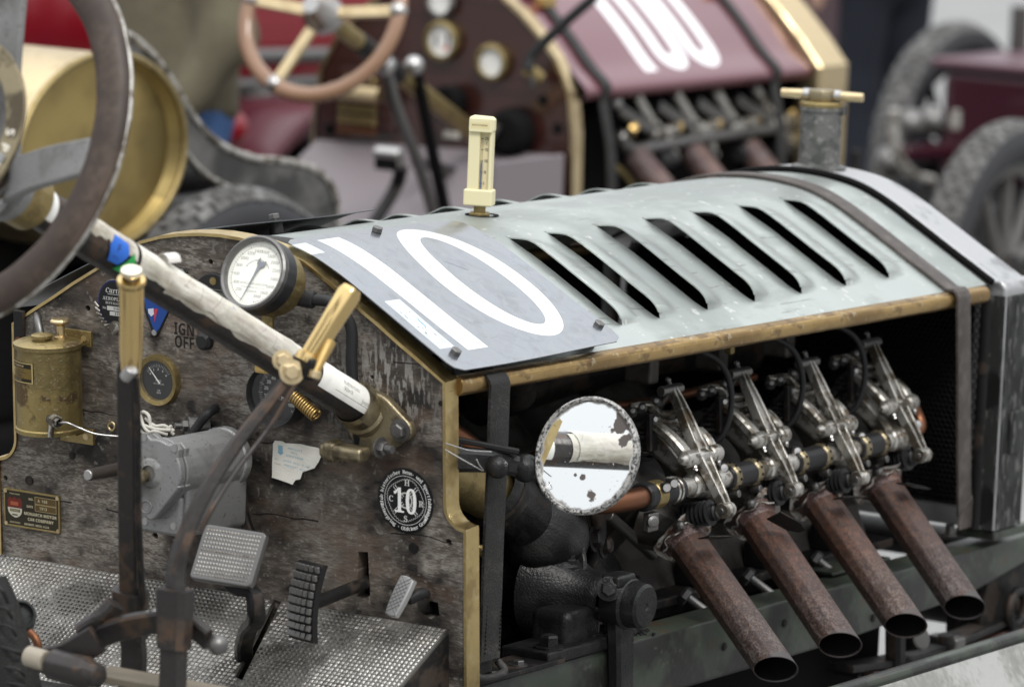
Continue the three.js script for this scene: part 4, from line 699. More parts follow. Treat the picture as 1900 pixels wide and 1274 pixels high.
// ---- steering column
const CA = v3(.03, .981, .255), CD = v3(-.9113, .4118, 0).normalize(), colAt = (t) => CA.clone().addScaledVector(CD, t), CR = .0272;
const column = say(one('steering_column', M.lever, car, cyl(colAt(-.02), colAt(1.0), CR, CR, 40, .001)), 'dark steering column wrapped in grubby white tape and labels');
{
  const tOf = (px, py) => onZ(px, py, .277).sub(CA).dot(CD), side = v3(0, 0, 1);
  const tape = (t0, t1, a0, a1, art, r = CR + .0008, wv = .0006, rough = .6, name = 'paper_tape') => one(name, art, column, arcShell(colAt(0), colAt(1), r, a0, a1, t0, t1, 60, 24, wv), null, null, true);
  const grime = (base, ragged) => printed(768, 384, (g, w, h) => {
    g.clearRect(0, 0, w, h); g.beginPath(); g.moveTo(0, 4); for (let x = 0; x <= w; x += 8) g.lineTo(x, 2 + ragged * 10 * noise(x / w, .2, 20, 3, 71)); for (let x = w; x >= 0; x -= 8) g.lineTo(x, h - 4 - ragged * 60 * Math.pow(fbm(x / w, .6, 9, 3, 4, 75), 1.4)); g.closePath(); g.clip();
    g.fillStyle = base; g.fillRect(0, 0, w, h);
    for (let i = 0; i < 330; i++) { const y = h * Math.pow(rnd(), .45); g.fillStyle = `rgba(${rnd() < .5 ? '64,55,42' : '112,100,82'},${rr(.015, .075)})`; g.beginPath(); g.ellipse(rr(0, w), y, rr(10, 90), rr(8, 50), rr(-.4, .4), 0, 7); g.fill(); }
    for (let i = 0; i < 300; i++) { g.fillStyle = `rgba(50,44,36,${rr(.1, .6)})`; const s = rr(.6, 2.6); g.fillRect(rr(0, w), rr(0, h), s * 2, s); }
    for (let i = 0; i < 18; i++) { g.strokeStyle = `rgba(90,82,70,${rr(.2, .6)})`; g.lineWidth = rr(.8, 2.4); g.beginPath(); const x = rr(0, w); g.moveTo(x, rr(0, h)); g.lineTo(x + rr(-90, 90), rr(0, h)); g.stroke(); }
    g.strokeStyle = 'rgba(60,80,170,.8)'; g.lineWidth = 3; g.beginPath(); g.moveTo(w * .52, h * .3); g.lineTo(w * .53, h * .2); g.lineTo(w * .54, h * .3); g.stroke();
  }, .62, 0, { alphaTest: .5 });
  const gA = grime('#d9d5ca', 1), gB = grime('#cdc8bc', 1.2);
  tape(tOf(548, 660), tOf(255, 480), -.3, 2.15, gA, CR + .0012, .0016);
  tape(tOf(560, 668), tOf(310, 512), .4, 2.3, gB, CR + .0006, .001);
  tape(tOf(250, 475), tOf(150, 415), -.4, 1.75, gB, CR + .001, .001);
  tape(tOf(98, 396), tOf(20, 350), -.3, 2.2, printed(512, 384, (g, w, h) => { g.fillStyle = '#ecebe6'; g.fillRect(0, 0, w, h); g.save(); g.translate(330, 255); g.strokeStyle = '#2b3040'; g.lineWidth = 9; g.beginPath(); g.arc(0, 0, 50, 0, 7); g.stroke(); g.lineWidth = 11; g.beginPath(); g.moveTo(-28, -34); g.lineTo(-4, 6); g.lineTo(0, -4); g.lineTo(4, 6); g.lineTo(28, -34); g.moveTo(-42, -14); g.lineTo(-20, 38); g.lineTo(0, 4); g.lineTo(20, 38); g.lineTo(42, -14); g.stroke(); g.restore(); g.fillStyle = 'rgba(110,130,150,.6)'; g.fillRect(60, 120, 70, 5); g.fillRect(60, 150, 40, 5); }, .5), CR + .001, .0006, .5, 'white_sticker');
  tape(tOf(704, 764), tOf(592, 694), .1, 2.1, printed(768, 256, (g, w, h) => { g.fillStyle = '#e8e6df'; g.fillRect(0, 0, w, h); g.save(); g.translate(w, 0); g.scale(-1, 1); g.fillStyle = '#44423c'; g.font = '34px serif'; g.fillText('Haftverzicht', 260, 150); g.fillText('Scheck', 270, 190); g.fillText('Journer', 500, 205); g.fillRect(180, 215, 520, 3); g.restore(); for (let i = 0; i < 150; i++) { g.fillStyle = `rgba(80,72,60,${rr(.05, .4)})`; g.fillRect(rr(0, w), rr(0, h), rr(1, 9), rr(1, 4)); } }, .55), CR + .001, .0008, .5, 'paper_label');
  const hex = printed(256, 256, (g, w) => { g.clearRect(0, 0, w, w); g.fillStyle = '#1f66c9'; g.beginPath(); g.moveTo(30, 20); g.lineTo(200, 10); g.lineTo(245, 120); g.lineTo(180, 245); g.lineTo(60, 235); g.lineTo(8, 120); g.fill(); g.fillStyle = '#10275c'; g.font = 'bold 90px sans-serif'; g.translate(128, 128); g.scale(-1, 1); g.fillText('F', -30, 10); g.font = '26px sans-serif'; g.fillText('1-08002', -60, 70); }, .4, 0, { alphaTest: .5 });
  tape(tOf(233, 470), tOf(196, 445), .95, 2.35, hex, CR + .0022, 0, .4, 'blue_sticker');
  const tri = printed(256, 256, (g, w) => { g.clearRect(0, 0, w, w); g.fillStyle = '#1f9b4a'; g.beginPath(); g.moveTo(128, 4); g.lineTo(252, 246); g.lineTo(4, 246); g.fill(); g.fillStyle = '#e9f4ec'; g.translate(128, 128); g.scale(-1, 1); g.font = 'bold 110px sans-serif'; g.fillText('H', -40, 70); g.font = '26px sans-serif'; g.fillText('01-09010', -52, 105); }, .4, 0, { alphaTest: .5 });
  tape(tOf(256, 486), tOf(222, 463), 1.35, 2.55, tri, CR + .003, 0, .4, 'green_sticker');
  // curled scrap of tape
  const k = colAt(tOf(322, 508)).add(v3(0, CR * .9, CR * .55));
  one('tape_curl', plain([.62, .6, .56], .6), column, grid(6, 14, (u, v) => k.clone().add(v3(-.012 + u * .024, .004 + Math.sin(v * 3.6) * .012, Math.cos(v * 3.6) * .011 + .003 * u))));
  // brass clamp where the column enters the board
  one('clamp_ring', M.bronze, column, lathe(colAt(-.005), CD, [[CR + .001, .075], [CR + .003, .078], [CR + .006, .07], [CR + .0065, .05], [CR + .0105, .046], [CR + .0105, .02], [CR + .014, .016], [CR + .016, -.03]], 44));
  const e1 = onD(746, 797, .012), e2 = onD(716, 830, .03), c0 = onD(702, 782, .0), sh = new THREE.Shape();
  const tang = (p, r, q, R) => { const d = Math.atan2(q.y - p.y, q.x - p.x), b = Math.acos((r - R) / p.distanceTo(q)); return [d, b]; };
  { const p = c0, q = e1, R = .046, r = .018, [d, b] = tang(p, R, q, r); sh.absarc(p.x, p.y, R, d + b, d - b + Math.PI * 2, false); sh.absarc(q.x, q.y, r, d - b, d + b, false); }
  const fl = one('flange', M.bronze, column, ext(sh, .016, .004, 3, 24), null, DASH);
  one('flange_nut', M.steelDark, column, new MB().add(bolt(v3(e1.x, e1.y, .016), ZN, .0115, .012)).add(lathe(v3(e1.x, e1.y, .028), ZN, [[.0065, 0], [.0065, .008], [.005, .01], [0, .01]], 20)).g.reduce((a, g, i, l) => i ? a : mergeGeometries(l)), null, DASH);
  new MB(DASH).add(boxAt(v3(onD(676, 826).x, onD(676, 826).y, .05), .075, .022, .03, .008)).add(boxAt(v3(onD(655, 828).x, onD(655, 828).y + .004, .05), .022, .032, .034, .009)).build('split_clamp', M.bronze, column);
  const sn = onD(704, 830, .05); new MB(DASH).add(bolt(v3(sn.x, sn.y, .05), v3(1, 0, .1), .0105, .012)).add(lathe(v3(sn.x + .012, sn.y, .051), v3(1, 0, .1), [[.006, 0], [.006, .012], [0, .013]], 20)).build('clamp_nut', M.steelDark, column);
}
// ---- steering wheel
{
  const d = v3(-.9432, .3256, -.066).normalize(), e1 = UPY.clone().cross(d).normalize().negate(), C = v3(-.927, 1.453, .255); if (e1.z < 0) e1.negate();
  const e2 = d.clone().cross(e1).normalize(); if (e2.y < 0) e2.negate();
  const ang = (a, r, o = 0) => C.clone().addScaledVector(e1, Math.cos(a) * r).addScaledVector(e2, Math.sin(a) * r).addScaledVector(d, o);
  const torus = (R, a, b, oy = 0, nr = 160, ns = 24) => grid(nr, ns, (u, v) => { const q = -v * Math.PI * 2, p = u * Math.PI * 2; return ang(p, R + Math.cos(q) * a * (1 + .012 * Math.sin(p * 23)), oy + Math.sin(q) * b); });
  const Wl = say(one('steering_wheel', M.rimWood, car, torus(.2395, .0245, .016)), 'large worn wooden steering wheel with flat metal spokes');
  one('rim_band', M.alu, Wl, torus(.2648, .0022, .003, -.003));
  const HUB = colAt(.965), at = (a, r, f) => HUB.clone().lerp(ang(a, .22, -.004), f).addScaledVector(d, r);
  for (let i = 0; i < 4; i++) { const a = (-3 + 90 * i) * Math.PI / 180; one('spoke', M.aluCast, Wl, bar([at(a, 0, .1), at(a, .008, .5), at(a, 0, 1.03)], .052, .011, v3().addScaledVector(e1, -Math.sin(a)).addScaledVector(e2, Math.cos(a)), (t) => 1.15 - .25 * t)); }
  one('hub', M.aluCast, Wl, lathe(HUB.clone().addScaledVector(d, -.02), d, [[.03, 0], [.045, .004], [.045, .02], [.03, .03], [.026, .055], [0, .057]], 40));
  const ringG = (() => { const s = new THREE.Shape(); s.absarc(0, 0, .117, 0, Math.PI * 2, false); const h = new THREE.Path(); h.absarc(0, 0, .087, 0, Math.PI * 2, true); s.holes.push(h); return ext(s, .006, .0015, 2, 64); })();
  const FB = basis(ang(0, 0, .018), e1, e2);
  const ring = one('control_ring', M.bronze, Wl, ringG, null, FB);
  one('ring_print', printed(1024, 1024, (g, w) => { g.clearRect(0, 0, w, w); g.fillStyle = '#d8d2c4'; g.textAlign = 'center'; g.textBaseline = 'middle'; g.font = 'bold 84px sans-serif'; arcText(g, 'SPARK', 512, 512, 438, 1.98, .2); arcText(g, 'GAS', 512, 512, 438, -.6, .2); }, .5, 0, { alphaTest: .4 }), ring, new THREE.CircleGeometry(.117, 64), new THREE.Matrix4().makeTranslation(0, 0, .0064), FB, true);
  one('control_arm', M.aluCast, Wl, bar([ang(2.9, .01, .03), ang(-.35, .108, .022)], .012, .008, e2));
  one('column_collar', M.brassDull, column, lathe(colAt(.895), CD, [[CR + .002, 0], [CR + .011, .004], [CR + .012, .06], [CR + .004, .09]], 40));
}

// ---- toe board with its studded sheet, pedals
const FO = v3(.029, .693, 0), fb = Math.atan(.56), FN = v3(-Math.sin(fb), Math.cos(fb), 0), FV = v3(Math.cos(fb), Math.sin(fb), 0);
const FLOOR = new THREE.Matrix4().makeBasis(v3(0, 0, 1), FV, FN).setPosition(FO);
const onF = (px, py) => { const r = ray(px, py), t = FO.clone().sub(EYE).dot(FN) / r.dot(FN), p = EYE.clone().addScaledVector(r, t).sub(FO); return v3(p.z, p.dot(FV), 0); };
{
  const s = shapeOf([[-.425, -.001], [.391, -.001], [.391, -.62], [-.425, -.62]]);
  const hole = [[508, 1112], [522, 1116], [449, 1262], [436, 1256]].map(([x, y]) => onF(x, y)); s.holes.push(new THREE.Path(hole.map((p) => new THREE.Vector2(p.x, p.y))));
  const P = say(one('toe_board', M.floor, car, ext(s, .006, .0004), new THREE.Matrix4().makeTranslation(0, 0, -.006), FLOOR), 'sloping toe board covered in studded metal sheet');
  const h = .0021, a = .0029, b = .0012, g = new THREE.CylinderGeometry(b * 1.414, a * 1.414, h, 4, 1).rotateY(Math.PI / 4).rotateX(Math.PI / 2).translate(0, 0, h / 2 - .0002).toNonIndexed(); g.computeVertexNormals();
  const inside = (x, y) => { let c = false; for (let i = 0, j = 3; i < 4; j = i++) { const p = hole[i], q = hole[j]; if ((p.y > y) !== (q.y > y) && x < (q.x - p.x) * (y - p.y) / (q.y - p.y) + p.x) c = !c; } return c; };
  const at = []; const st = .0079; for (let j = 0; j < 76; j++) for (let i = 0; i < 103; i++) { const x = -.42 + i * st + (rnd() - .5) * .0005, y = -.006 - j * st + (rnd() - .5) * .0005; if (![[0, 0], [a, 0], [-a, 0], [0, a], [0, -a]].some(([p, q]) => inside(x + p, y + q)) && x < .389) at.push([x, y]); }
  const I = new THREE.InstancedMesh(g, M.stud, at.length); I.name = 'studs'; I.userData.kind = 'stuff'; const m = new THREE.Matrix4(), e = new THREE.Euler(), q = new THREE.Quaternion();
  const tone = new THREE.Color();
  at.forEach(([x, y], i) => { q.setFromEuler(e.set(rr(-.05, .05), rr(-.05, .05), rr(-.06, .06))); m.compose(v3(x, y, 0), q, v3(1, 1, rr(.75, 1.1))); I.setMatrixAt(i, m.premultiply(FLOOR)); const t = .22 + .78 * ss(.36, .56, fbm(x + .5, y + .7, 7, 7, 5, 701)) * rr(.6, 1); tone.setRGB(t, t * .98, t * .95); I.setColorAt(i, tone); });
  P.add(I);
  new MB(FLOOR).add(boxAt(v3(.386, -.31, -.05), .012, .62, .09, .002)).build('toe_board_side', M.iron, P);
}
const studsOn = (name, mat, parent, F, w, h, nx, ny, a, z) => { const b = new MB(F); for (let j = 0; j < ny; j++) for (let i = 0; i < nx; i++) { const g = new THREE.CylinderGeometry(a * .35, a * 1.3, a * .75, 4, 1).rotateY(Math.PI / 4).rotateX(Math.PI / 2).toNonIndexed(); g.computeVertexNormals(); b.add(g.translate((i / (nx - 1) - .5) * w, (j / (ny - 1) - .5) * h, z + a * .37)); } const o = b.build(name, mat, parent); o.userData.kind = 'stuff'; return o; };
{ // clutch pad
  const c = onX(421, 1030, -.25), F = basis(c, v3(.03, -.0, 1), v3(.45, .89, 0)), s = new THREE.Shape(), w = .052, h = .041, r = .009;
  s.moveTo(-w + r, -h); s.lineTo(w - r, -h); s.quadraticCurveTo(w, -h, w, -h + r); s.lineTo(w, h - r); s.quadraticCurveTo(w, h, w - r, h); s.lineTo(-w + r, h); s.quadraticCurveTo(-w, h, -w, h - r); s.lineTo(-w, -h + r); s.quadraticCurveTo(-w, -h, -w + r, -h);
  const P = say(one('clutch_pedal', M.steelDark, car, ext(s, .013, .003, 3), new THREE.Matrix4().makeTranslation(0, 0, -.013), F), 'broad pedal pad with a grid of small points on a bent arm');
  studsOn('grip_points', M.alu, P, F, .088, .066, 18, 12, .0021, -.0003);
  const f0 = onF(452, 1218).applyMatrix4(FLOOR), e = c.clone().add(v3(.012, -.05, .038));
  one('pedal_arm', M.iron, P, bar([c.clone().add(v3(.02, -.03, -.02)), c.clone().add(v3(.014, -.048, .01)), e, e.clone().add(v3(.004, -.03, .004)), e.clone().lerp(f0, .6), f0, f0.clone().add(v3(.03, -.1, 0))], .026, .016, v3(1, 0, .25)));
}
{ // brake pedal with raised blocks
  const c = onX(557, 1115, -.115), F = basis(c, v3(-.32, .02, .95), v3(.12, .99, .04)), w = .058, h = .112, cur = (x, y) => -3.2 * x * x - 2.4 * y * y;
  const P = say(one('brake_pedal', M.iron, car, (() => { const a = grid(14, 20, (u, v) => { const x = (u - .5) * w, y = (.5 - v) * h; return v3(x, y, cur(x, y)); }), b = grid(14, 20, (u, v) => { const x = (.5 - u) * w, y = (.5 - v) * h; return v3(x, y, cur(x, y) - .009); }); const rim = []; const e = []; for (let i = 0; i < 40; i++) { const q = (t) => { const s = t * 4 % 4, k = Math.floor(s), f = s - k; return [[-.5 + f, .5], [.5, .5 - f], [.5 - f, -.5], [-.5, -.5 + f]][k]; }; const [x0, y0] = q(i / 40), [x1, y1] = q(((i + 1) / 40) % 1); const A = v3(x0 * w, y0 * h, cur(x0 * w, y0 * h)), B = v3(x1 * w, y1 * h, cur(x1 * w, y1 * h)), A2 = A.clone().setZ(A.z - .009), B2 = B.clone().setZ(B.z - .009); for (const p of [A, A2, B, A2, B2, B]) e.push(p.x, p.y, p.z); } const r = new THREE.BufferGeometry(); r.setAttribute('position', new THREE.Float32BufferAttribute(e, 3)); r.computeVertexNormals(); return mergeGeometries([tidy(a), tidy(b), tidy(r)]); })(), null, F), 'tall ribbed pedal on a rod through the dashboard');
  for (let j = 0; j < 9; j++) for (let i = 0; i < 5; i++) { const x = (i - 2) * .0112, y = (j - 4) * .0121, g = rbox(.0098, .0095, .005, .0014); g.translate(0, 0, .0016); const m = new THREE.Matrix4().makeRotationFromEuler(new THREE.Euler(4.8 * y, -6.4 * x, 0)).setPosition(x, y, cur(x, y)); one('tread_block', M.steelDark, P, g, m, F); }
  const a = onD(690, 1076, -.02).applyMatrix4(DASH); one('pedal_rod', M.iron, P, cyl(c.clone().add(v3(.006, -.006, .01)), a, .0095));
}
{ // accelerator
  const c = onX(747, 1108, -.06), F = basis(c, v3(-.3, -.05, .95), v3(.42, .9, .16)), s = new THREE.Shape(); s.moveTo(-.012, -.03); s.quadraticCurveTo(0, -.034, .012, -.03); s.quadraticCurveTo(.018, 0, .016, .027); s.quadraticCurveTo(0, .033, -.014, .028); s.quadraticCurveTo(-.018, 0, -.012, -.03);
  const P = say(one('accelerator_pedal', M.steel, car, ext(s, .009, .002, 3), null, F), 'small bright accelerator pad cut with diamonds');
  const gr = new MB(F); for (let k = -3; k <= 3; k++) for (const q of [.95, -.95]) gr.add(boxAt(v3(0, k * .0068, .0088), .0011, .029, .0012, .0003, new THREE.Quaternion().setFromAxisAngle(ZN, q))); gr.build('hatching', M.steelDark, P);
  const a = onD(803, 1132, -.03).applyMatrix4(DASH); one('pedal_rod', M.iron, P, tube([c.clone().add(v3(.008, -.004, .004)), c.clone().add(v3(.03, .004, .014)), c.clone().lerp(a, .7), a], .0085, 12));
}

// ---- hand levers and their quadrant
{
  const X = 0, lean = (py) => -.5 - .205 * Math.min(1.1, Math.max(0, (1274 - py) / 777)), b = (px, py, x = 0) => onX(px, py, lean(py) + x), L = say(one('brake_lever', M.lever, car, bar([b(237, 648), b(236, 700), b(237, 800), b(238, 950), b(240, 1090), b(243, 1130)], .03, .013, v3(0, 0, 1), (t) => t < .08 ? .45 + t * 7 : 1)), 'upright hand brake lever with a brass grip and push button');
  const p0 = b(243, 690), p1 = b(243, 522), d = p1.clone().sub(p0).normalize(), hgt = p1.distanceTo(p0);
  one('grip', M.brassBright, L, lathe(p0, d, [[.008, 0], [.0135, .004], [.0155, .03], [.0162, hgt * .8], [.0165, hgt - .006], [.0185, hgt - .004], [.0195, hgt], [.0185, hgt + .004], [.012, hgt + .005]], 36));
  one('push_button', plain([.85, .78, .62], .3, .9), L, lathe(p1, d, [[.009, .003], [.009, .0095], [.0135, .011], [.0148, .014], [.0135, .018], [.009, .0195], [0, .02]], 32));
  one('grip_collar', M.steel, L, cyl(b(249, 690).add(v3(-.02, -.006, 0)), b(262, 684).add(v3(-.02, .002, 0)), .0085));
  one('trigger_rod', M.iron, L, tube([b(252, 700, X - .012), b(255, 800, X - .012), b(256, 950, X - .012), b(262, 1080, X - .012), b(266, 1118, X - .012)], .0048, 10));
  one('lever_socket', M.lever, L, bar([b(238, 1095), b(240, 1140), b(243, 1180)], .046, .026, v3(0, 0, 1)));
  one('lower_arm', M.lever, L, bar([b(243, 1170), b(248, 1210), b(240, 1300), b(225, 1360)], .036, .02, v3(0, 0, 1)));
  one('pawl', M.iron, L, boxAt(b(264, 1112), .016, .03, .016, .005));
}
{
  const g = (px, py, x) => onX(px, py, x - .16), L = say(one('gear_lever', M.lever, car, bar([g(325, 1110, -.5), g(326, 1055, -.495), g(337, 1010, -.49), g(378, 918, -.455), g(430, 835, -.41), g(535, 700, -.335)], .028, .016, v3(-.5, .3, .8), (t) => 1.15 - .3 * t)), 'bent gear lever leaning to the right with a brass grip');
  one('lever_sleeve', M.lever, L, bar([g(325, 1092, -.5), g(322, 1202, -.5)], .046, .034, v3(0, 0, 1), (t) => 1.05 - .1 * t));
  one('lower_arm', M.lever, L, bar([g(322, 1196, -.5), g(318, 1340, -.5)], .036, .022, v3(0, 0, 1)));
  one('trigger_rod', M.lever, L, tube([g(552, 704, -.34), g(500, 790, -.37), g(440, 870, -.42), g(395, 940, -.47), g(372, 985, -.48)], .0036, 10));
  const q0 = g(568, 672, -.325), q1 = g(652, 537, -.27), d = q1.clone().sub(q0).normalize(), h = q0.distanceTo(q1);
  one('grip', M.brassBright, L, lathe(q0, d, [[.01, -.004], [.0175, -.002], [.0185, .004], [.0175, .01], [.0142, .012], [.015, h * .5], [.0165, h - .012], [.0165, h - .006], [.013, h + .002], [0, h + .004]], 32));
  one('clamp', M.iron, L, boxAt(g(562, 682, -.328), .022, .03, .045, .006));
  one('trigger', M.brass, L, cyl(g(585, 690, -.33), g(612, 632, -.305), .006, .009)); one('trigger_bolt', M.brassPale, L, cyl(g(582, 702, -.335), g(586, 688, -.332), .0085));
  for (const [x, y, r] of [[524, 668, .0095], [541, 690, .0115], [533, 685, .008]]) one('bolt', M.brassPale, L, new MB().add(bolt(g(x, y, -.345), v3(-.75, .15, .6), r, r)).g[0]);
  // toothed quadrant and cross shaft
  const A = [[96, 1240], [130, 1208], [170, 1186], [215, 1168], [262, 1157], [312, 1152], [352, 1160], [386, 1186]].map(([x, y]) => g(x, y, -.475));
  const Qd = say(one('quadrant', M.lever, car, bar(A, .034, .014, v3(-.4, .8, .4))), 'toothed quadrant of the hand levers');
  for (let i = 0; i < 9; i++) { const p = g(212 + i * 11, 1158 - i * 2.6, -.478); one('tooth', M.steel, Qd, boxAt(p, .011, .014, .007, .0014)); }
  one('quadrant_end', M.steelDark, Qd, new THREE.SphereGeometry(.014, 20, 14).translate(...g(404, 1196, -.475).toArray()));
  const s0 = g(60, 1222, -.52), s1 = g(182, 1254, -.52); one('cross_shaft', M.lever, Qd, lathe(s0, s1.clone().sub(s0), [[0, 0], [.016, .001], [.016, .03], [.021, .034], [.022, .09], [.019, .096], [.0155, .112], [.008, .118], [0, .119]], 30));
  one('shaft_sleeve', plain([.3, .265, .21], .5), Qd, cyl(g(50, 1216, -.53), g(84, 1226, -.53), .014));
  one('pivot_link', M.lever, Qd, bar([g(150, 1175, -.49), g(185, 1150, -.48), g(214, 1120, -.47)], .03, .018, v3(0, .8, .5)));
  new MB().add(bar([g(86, 1228, -.51), g(130, 1215, -.505), g(180, 1185, -.5)], .04, .012, v3(0, .8, .5))).build('shaft_bracket', M.lever, Qd);
  one('wood_step', plain([.17, .145, .11], .7), car, boxAt(g(290, 1268, -.42), .06, .012, .2, .003));
}
{ // worn seat edge and a black canister at the lower left
  const c = onX(8, 1215, -.62), S = say(one('seat_bolster', M.leather, car, (() => { const p = [onX(-26, 1086, -.62), onX(-6, 1130, -.62), onX(12, 1190, -.62), onX(32, 1260, -.62), onX(46, 1330, -.62)]; const c2 = new THREE.CatmullRomCurve3(p); return new THREE.TubeGeometry(c2, 60, .03, 24); })()), 'creased dark leather edge of the seat');
  const cr = new MB(); for (let i = 0; i < 6; i++) { const y = 1096 + i * 34 + rr(-9, 9); cr.add(tube([onX(-18 + i * 7, y, -.648), onX(2 + i * 8, y + rr(0, 12), -.652), onX(14 + i * 8, y + rr(10, 26), -.643)], rr(.002, .0032), 8)); } cr.build('crease', M.leather, S);
  const o = onX(38, 1140, -.5); one('black_canister', plain([.015, .016, .015], .3), car, lathe(o, v3(-.5, .5, .7), [[.0, -.05], [.024, -.05], [.026, -.02], [.022, 0], [.018, .002], [.016, -.004], [0, -.004]], 36));
  one('wire_elbow', M.copper, car, tube([onX(54, 1172, -.53), onX(66, 1186, -.53), onX(70, 1205, -.53), onX(62, 1220, -.53)], .006, 10));
}
// ================================================================ engine of the near car
{
  const eng = say(one('engine_block', M.caseGrey, car, (() => {
    const o = []; const s = new THREE.Shape(); s.moveTo(-.2, .58); s.quadraticCurveTo(-.2, .42, 0, .4); s.quadraticCurveTo(.2, .42, .2, .58); s.lineTo(.235, .6); s.lineTo(.21, .66); s.lineTo(.06, .8); s.lineTo(-.06, .8); s.lineTo(-.21, .66); s.lineTo(-.235, .6); s.closePath();
    const F = new THREE.Matrix4().makeBasis(v3(0, 0, 1), UPY, v3(-1, 0, 0)).setPosition(1.58, 0, 0);
    const g = tidy(ext(s, .98, .012, 3, 20)).applyMatrix4(F); return g;
  })()), 'dark cast engine block deep under the bonnet');
  // bolts of the engine bearers
  for (const [x, y] of [[1276, 1108], [1392, 1072], [1518, 1040]]) { const p = onZ(x, y, .29), d = v3(.35, -.55, .75).normalize(); one('bearer_bolt', M.steelDark, eng, new MB().add(cyl(p, p.clone().addScaledVector(d, .05), .0075)).add(lathe(p, d, [[.013, -.012], [.0155, -.008], [.0155, 0], [.013, .002]], 6, .3)).g.reduce((a, b) => mergeGeometries([a, b]))); }
  one('oil_filler', M.cast, eng, lathe(v3(.66, .66, .24), v3(.1, .6, .8), [[.06, 0], [.055, .03], [.02, .035], [0, .035]], 28));
  one('sump_flange', M.iron, eng, boxAt(v3(1.09, .602, .245), .98, .016, .07, .004));
  for (let i = 0; i < 4; i++) one('bearer_lug', M.cast, eng, boxAt(v3(.74 + i * .22, .63, .25), .05, .05, .05, .01));
  // four cylinders of the near bank and the far bank
  const CYL = [.80, 1.035, 1.24, 1.465];
  for (const k of [1, -1]) for (const X of CYL) { const a = v3(X, .68, .11 * k), d = v3(0, .74, .67 * k); const c = one('cylinder', M.caseGrey, car, lathe(a, d, [[.075, 0], [.075, .02], [.062, .024], [.064, .05], [.064, .15], [.066, .155], [.066, .175], [.05, .19], [0, .195]], 32)); if (k > 0) for (const dx of [-.025, .03]) one('spark_plug', plain([.4, .38, .34], .4), c, lathe(a.clone().addScaledVector(d, .18).add(v3(dx, 0, -.01)), v3(0, .9, .3), [[.011, 0], [.011, .012], [.006, .014], [.0055, .045], [.003, .047], [0, .055]], 12)); }
  one('inlet_manifold', M.iron, car, tube([v3(.72, .9, -.02), v3(1.0, .93, 0), v3(1.3, .93, 0), v3(1.56, .9, -.02)], .04, 16));
  one('firewall_sheet', M.nearBlack, car, boxAt(v3(.05, .83, 0), .004, .5, .74, .001));
  for (const [x, px] of [[.9, 0], [1.13, 0], [1.34, 0]]) one('ignition_lead', M.hose, car, tube([v3(x - .12, 1.0, .24), v3(x - .04, 1.005, .275), v3(x + .03, .975, .3), v3(x + .05, .92, .31), v3(x + .045, .86, .3), v3(x + .03, .83, .27)], .005, 10));
  one('lead_clip', M.brassDull, car, boxAt(v3(.98, .995, .285), .012, .02, .014, .003));
  one('oil_pipe', M.copper, car, tube([v3(.55, .86, .2), v3(.7, .9, .16), v3(1.0, .89, .14), v3(1.3, .9, .15)], .008, 10)); one('air_pipe', M.caseGrey, car, tube([v3(.3, .93, .1), v3(.45, .99, .12), v3(.62, .98, .1), v3(.74, .92, .04)], .032, 16)); for (const x of [.92, 1.14, 1.36]) one('bracket', M.caseGrey, car, boxAt(v3(x, .965, .16), .03, .07, .05, .006));
  one('fuel_pipe', M.copper, car, tube([v3(.1, .98, .12), v3(.2, .97, .18), v3(.34, .88, .24), v3(.42, .8, .25)], .02, 14));

  // rocker gear, built on the first cylinder and copied to the others
  const X = .8, p = (x, y, dx = 0) => onX(x, y, X + dx), E = v3(1, 0, 0);
  function rockerGear() {
    const top = p(1247, 722), mid = p(1301, 846), low = p(1329, 905), end = p(1347, 946);
    const path = [top, top.clone().lerp(mid, .5).add(v3(0, .002, .002)), mid, low, end], wd = (t) => .55 + .75 * ss(0, .5, t) - .55 * ss(.52, .9, t);
    const d = mid.clone().sub(top).normalize(), out = d.clone().cross(E).normalize(); if (out.z < 0) out.negate();
    const R = say(one('rocker_arm', M.alu, car, bar(path, .019, .006, E, (t) => wd(t))), 'bright forged rocker arm with its shaft and spring');
    for (const k of [-1, 1]) one('arm_flange', M.alu, R, bar([0, .2, .4, 1, 1.5, 2].map((t, i) => (t <= 1 ? top.clone().lerp(mid, t) : t < 2 ? low.clone() : end.clone()).addScaledVector(E, k * [.0052, .0072, .0092, .0118, .0092, .0068][i]).addScaledVector(out, .0015)), .0135, .0042, out, (t) => 1 + .25 * Math.sin(t * 3)));
    one('cross_pin', M.steelDark, R, cyl(top.clone().addScaledVector(E, -.034), top.clone().addScaledVector(E, .026), .0082));
    one('adjuster', M.steelDark, R, new MB().add(cyl(top.clone().addScaledVector(d, -.004), top.clone().addScaledVector(d, -.018), .0042)).add(new THREE.SphereGeometry(.0052, 12, 10).translate(top.x, top.y + .014, top.z - .008)).g.reduce((a, b) => mergeGeometries([a, b])));
    const sa = mid.clone().addScaledVector(E, -.048), sb = mid.clone().addScaledVector(E, .048);
    one('pivot_shaft', M.alu, R, lathe(sa, E, [[0, -.016], [.0045, -.015], [.0075, -.008], [.009, -.004], [.0125, -.002], [.0135, .002], [.0135, .026], [.0105, .029], [.0105, .036], [.0115, .038], [.0115, .058], [.0105, .06], [.0105, .072], [.0135, .075], [.0142, .079], [.0142, .096], [.012, .1], [0, .1005]], 28));
    one('grease_nipple', M.steel, R, lathe(sa.clone().add(v3(.018, -.011, .006)), v3(0, -.8, .5), [[.0045, 0], [.0045, .004], [.003, .006], [.0034, .009], [0, .01]], 12)); one('grease_nipple', M.steel, R, lathe(sb.clone().add(v3(-.006, -.011, .006)), v3(0, -.8, .5), [[.0045, 0], [.0045, .004], [.003, .006], [0, .01]], 12));
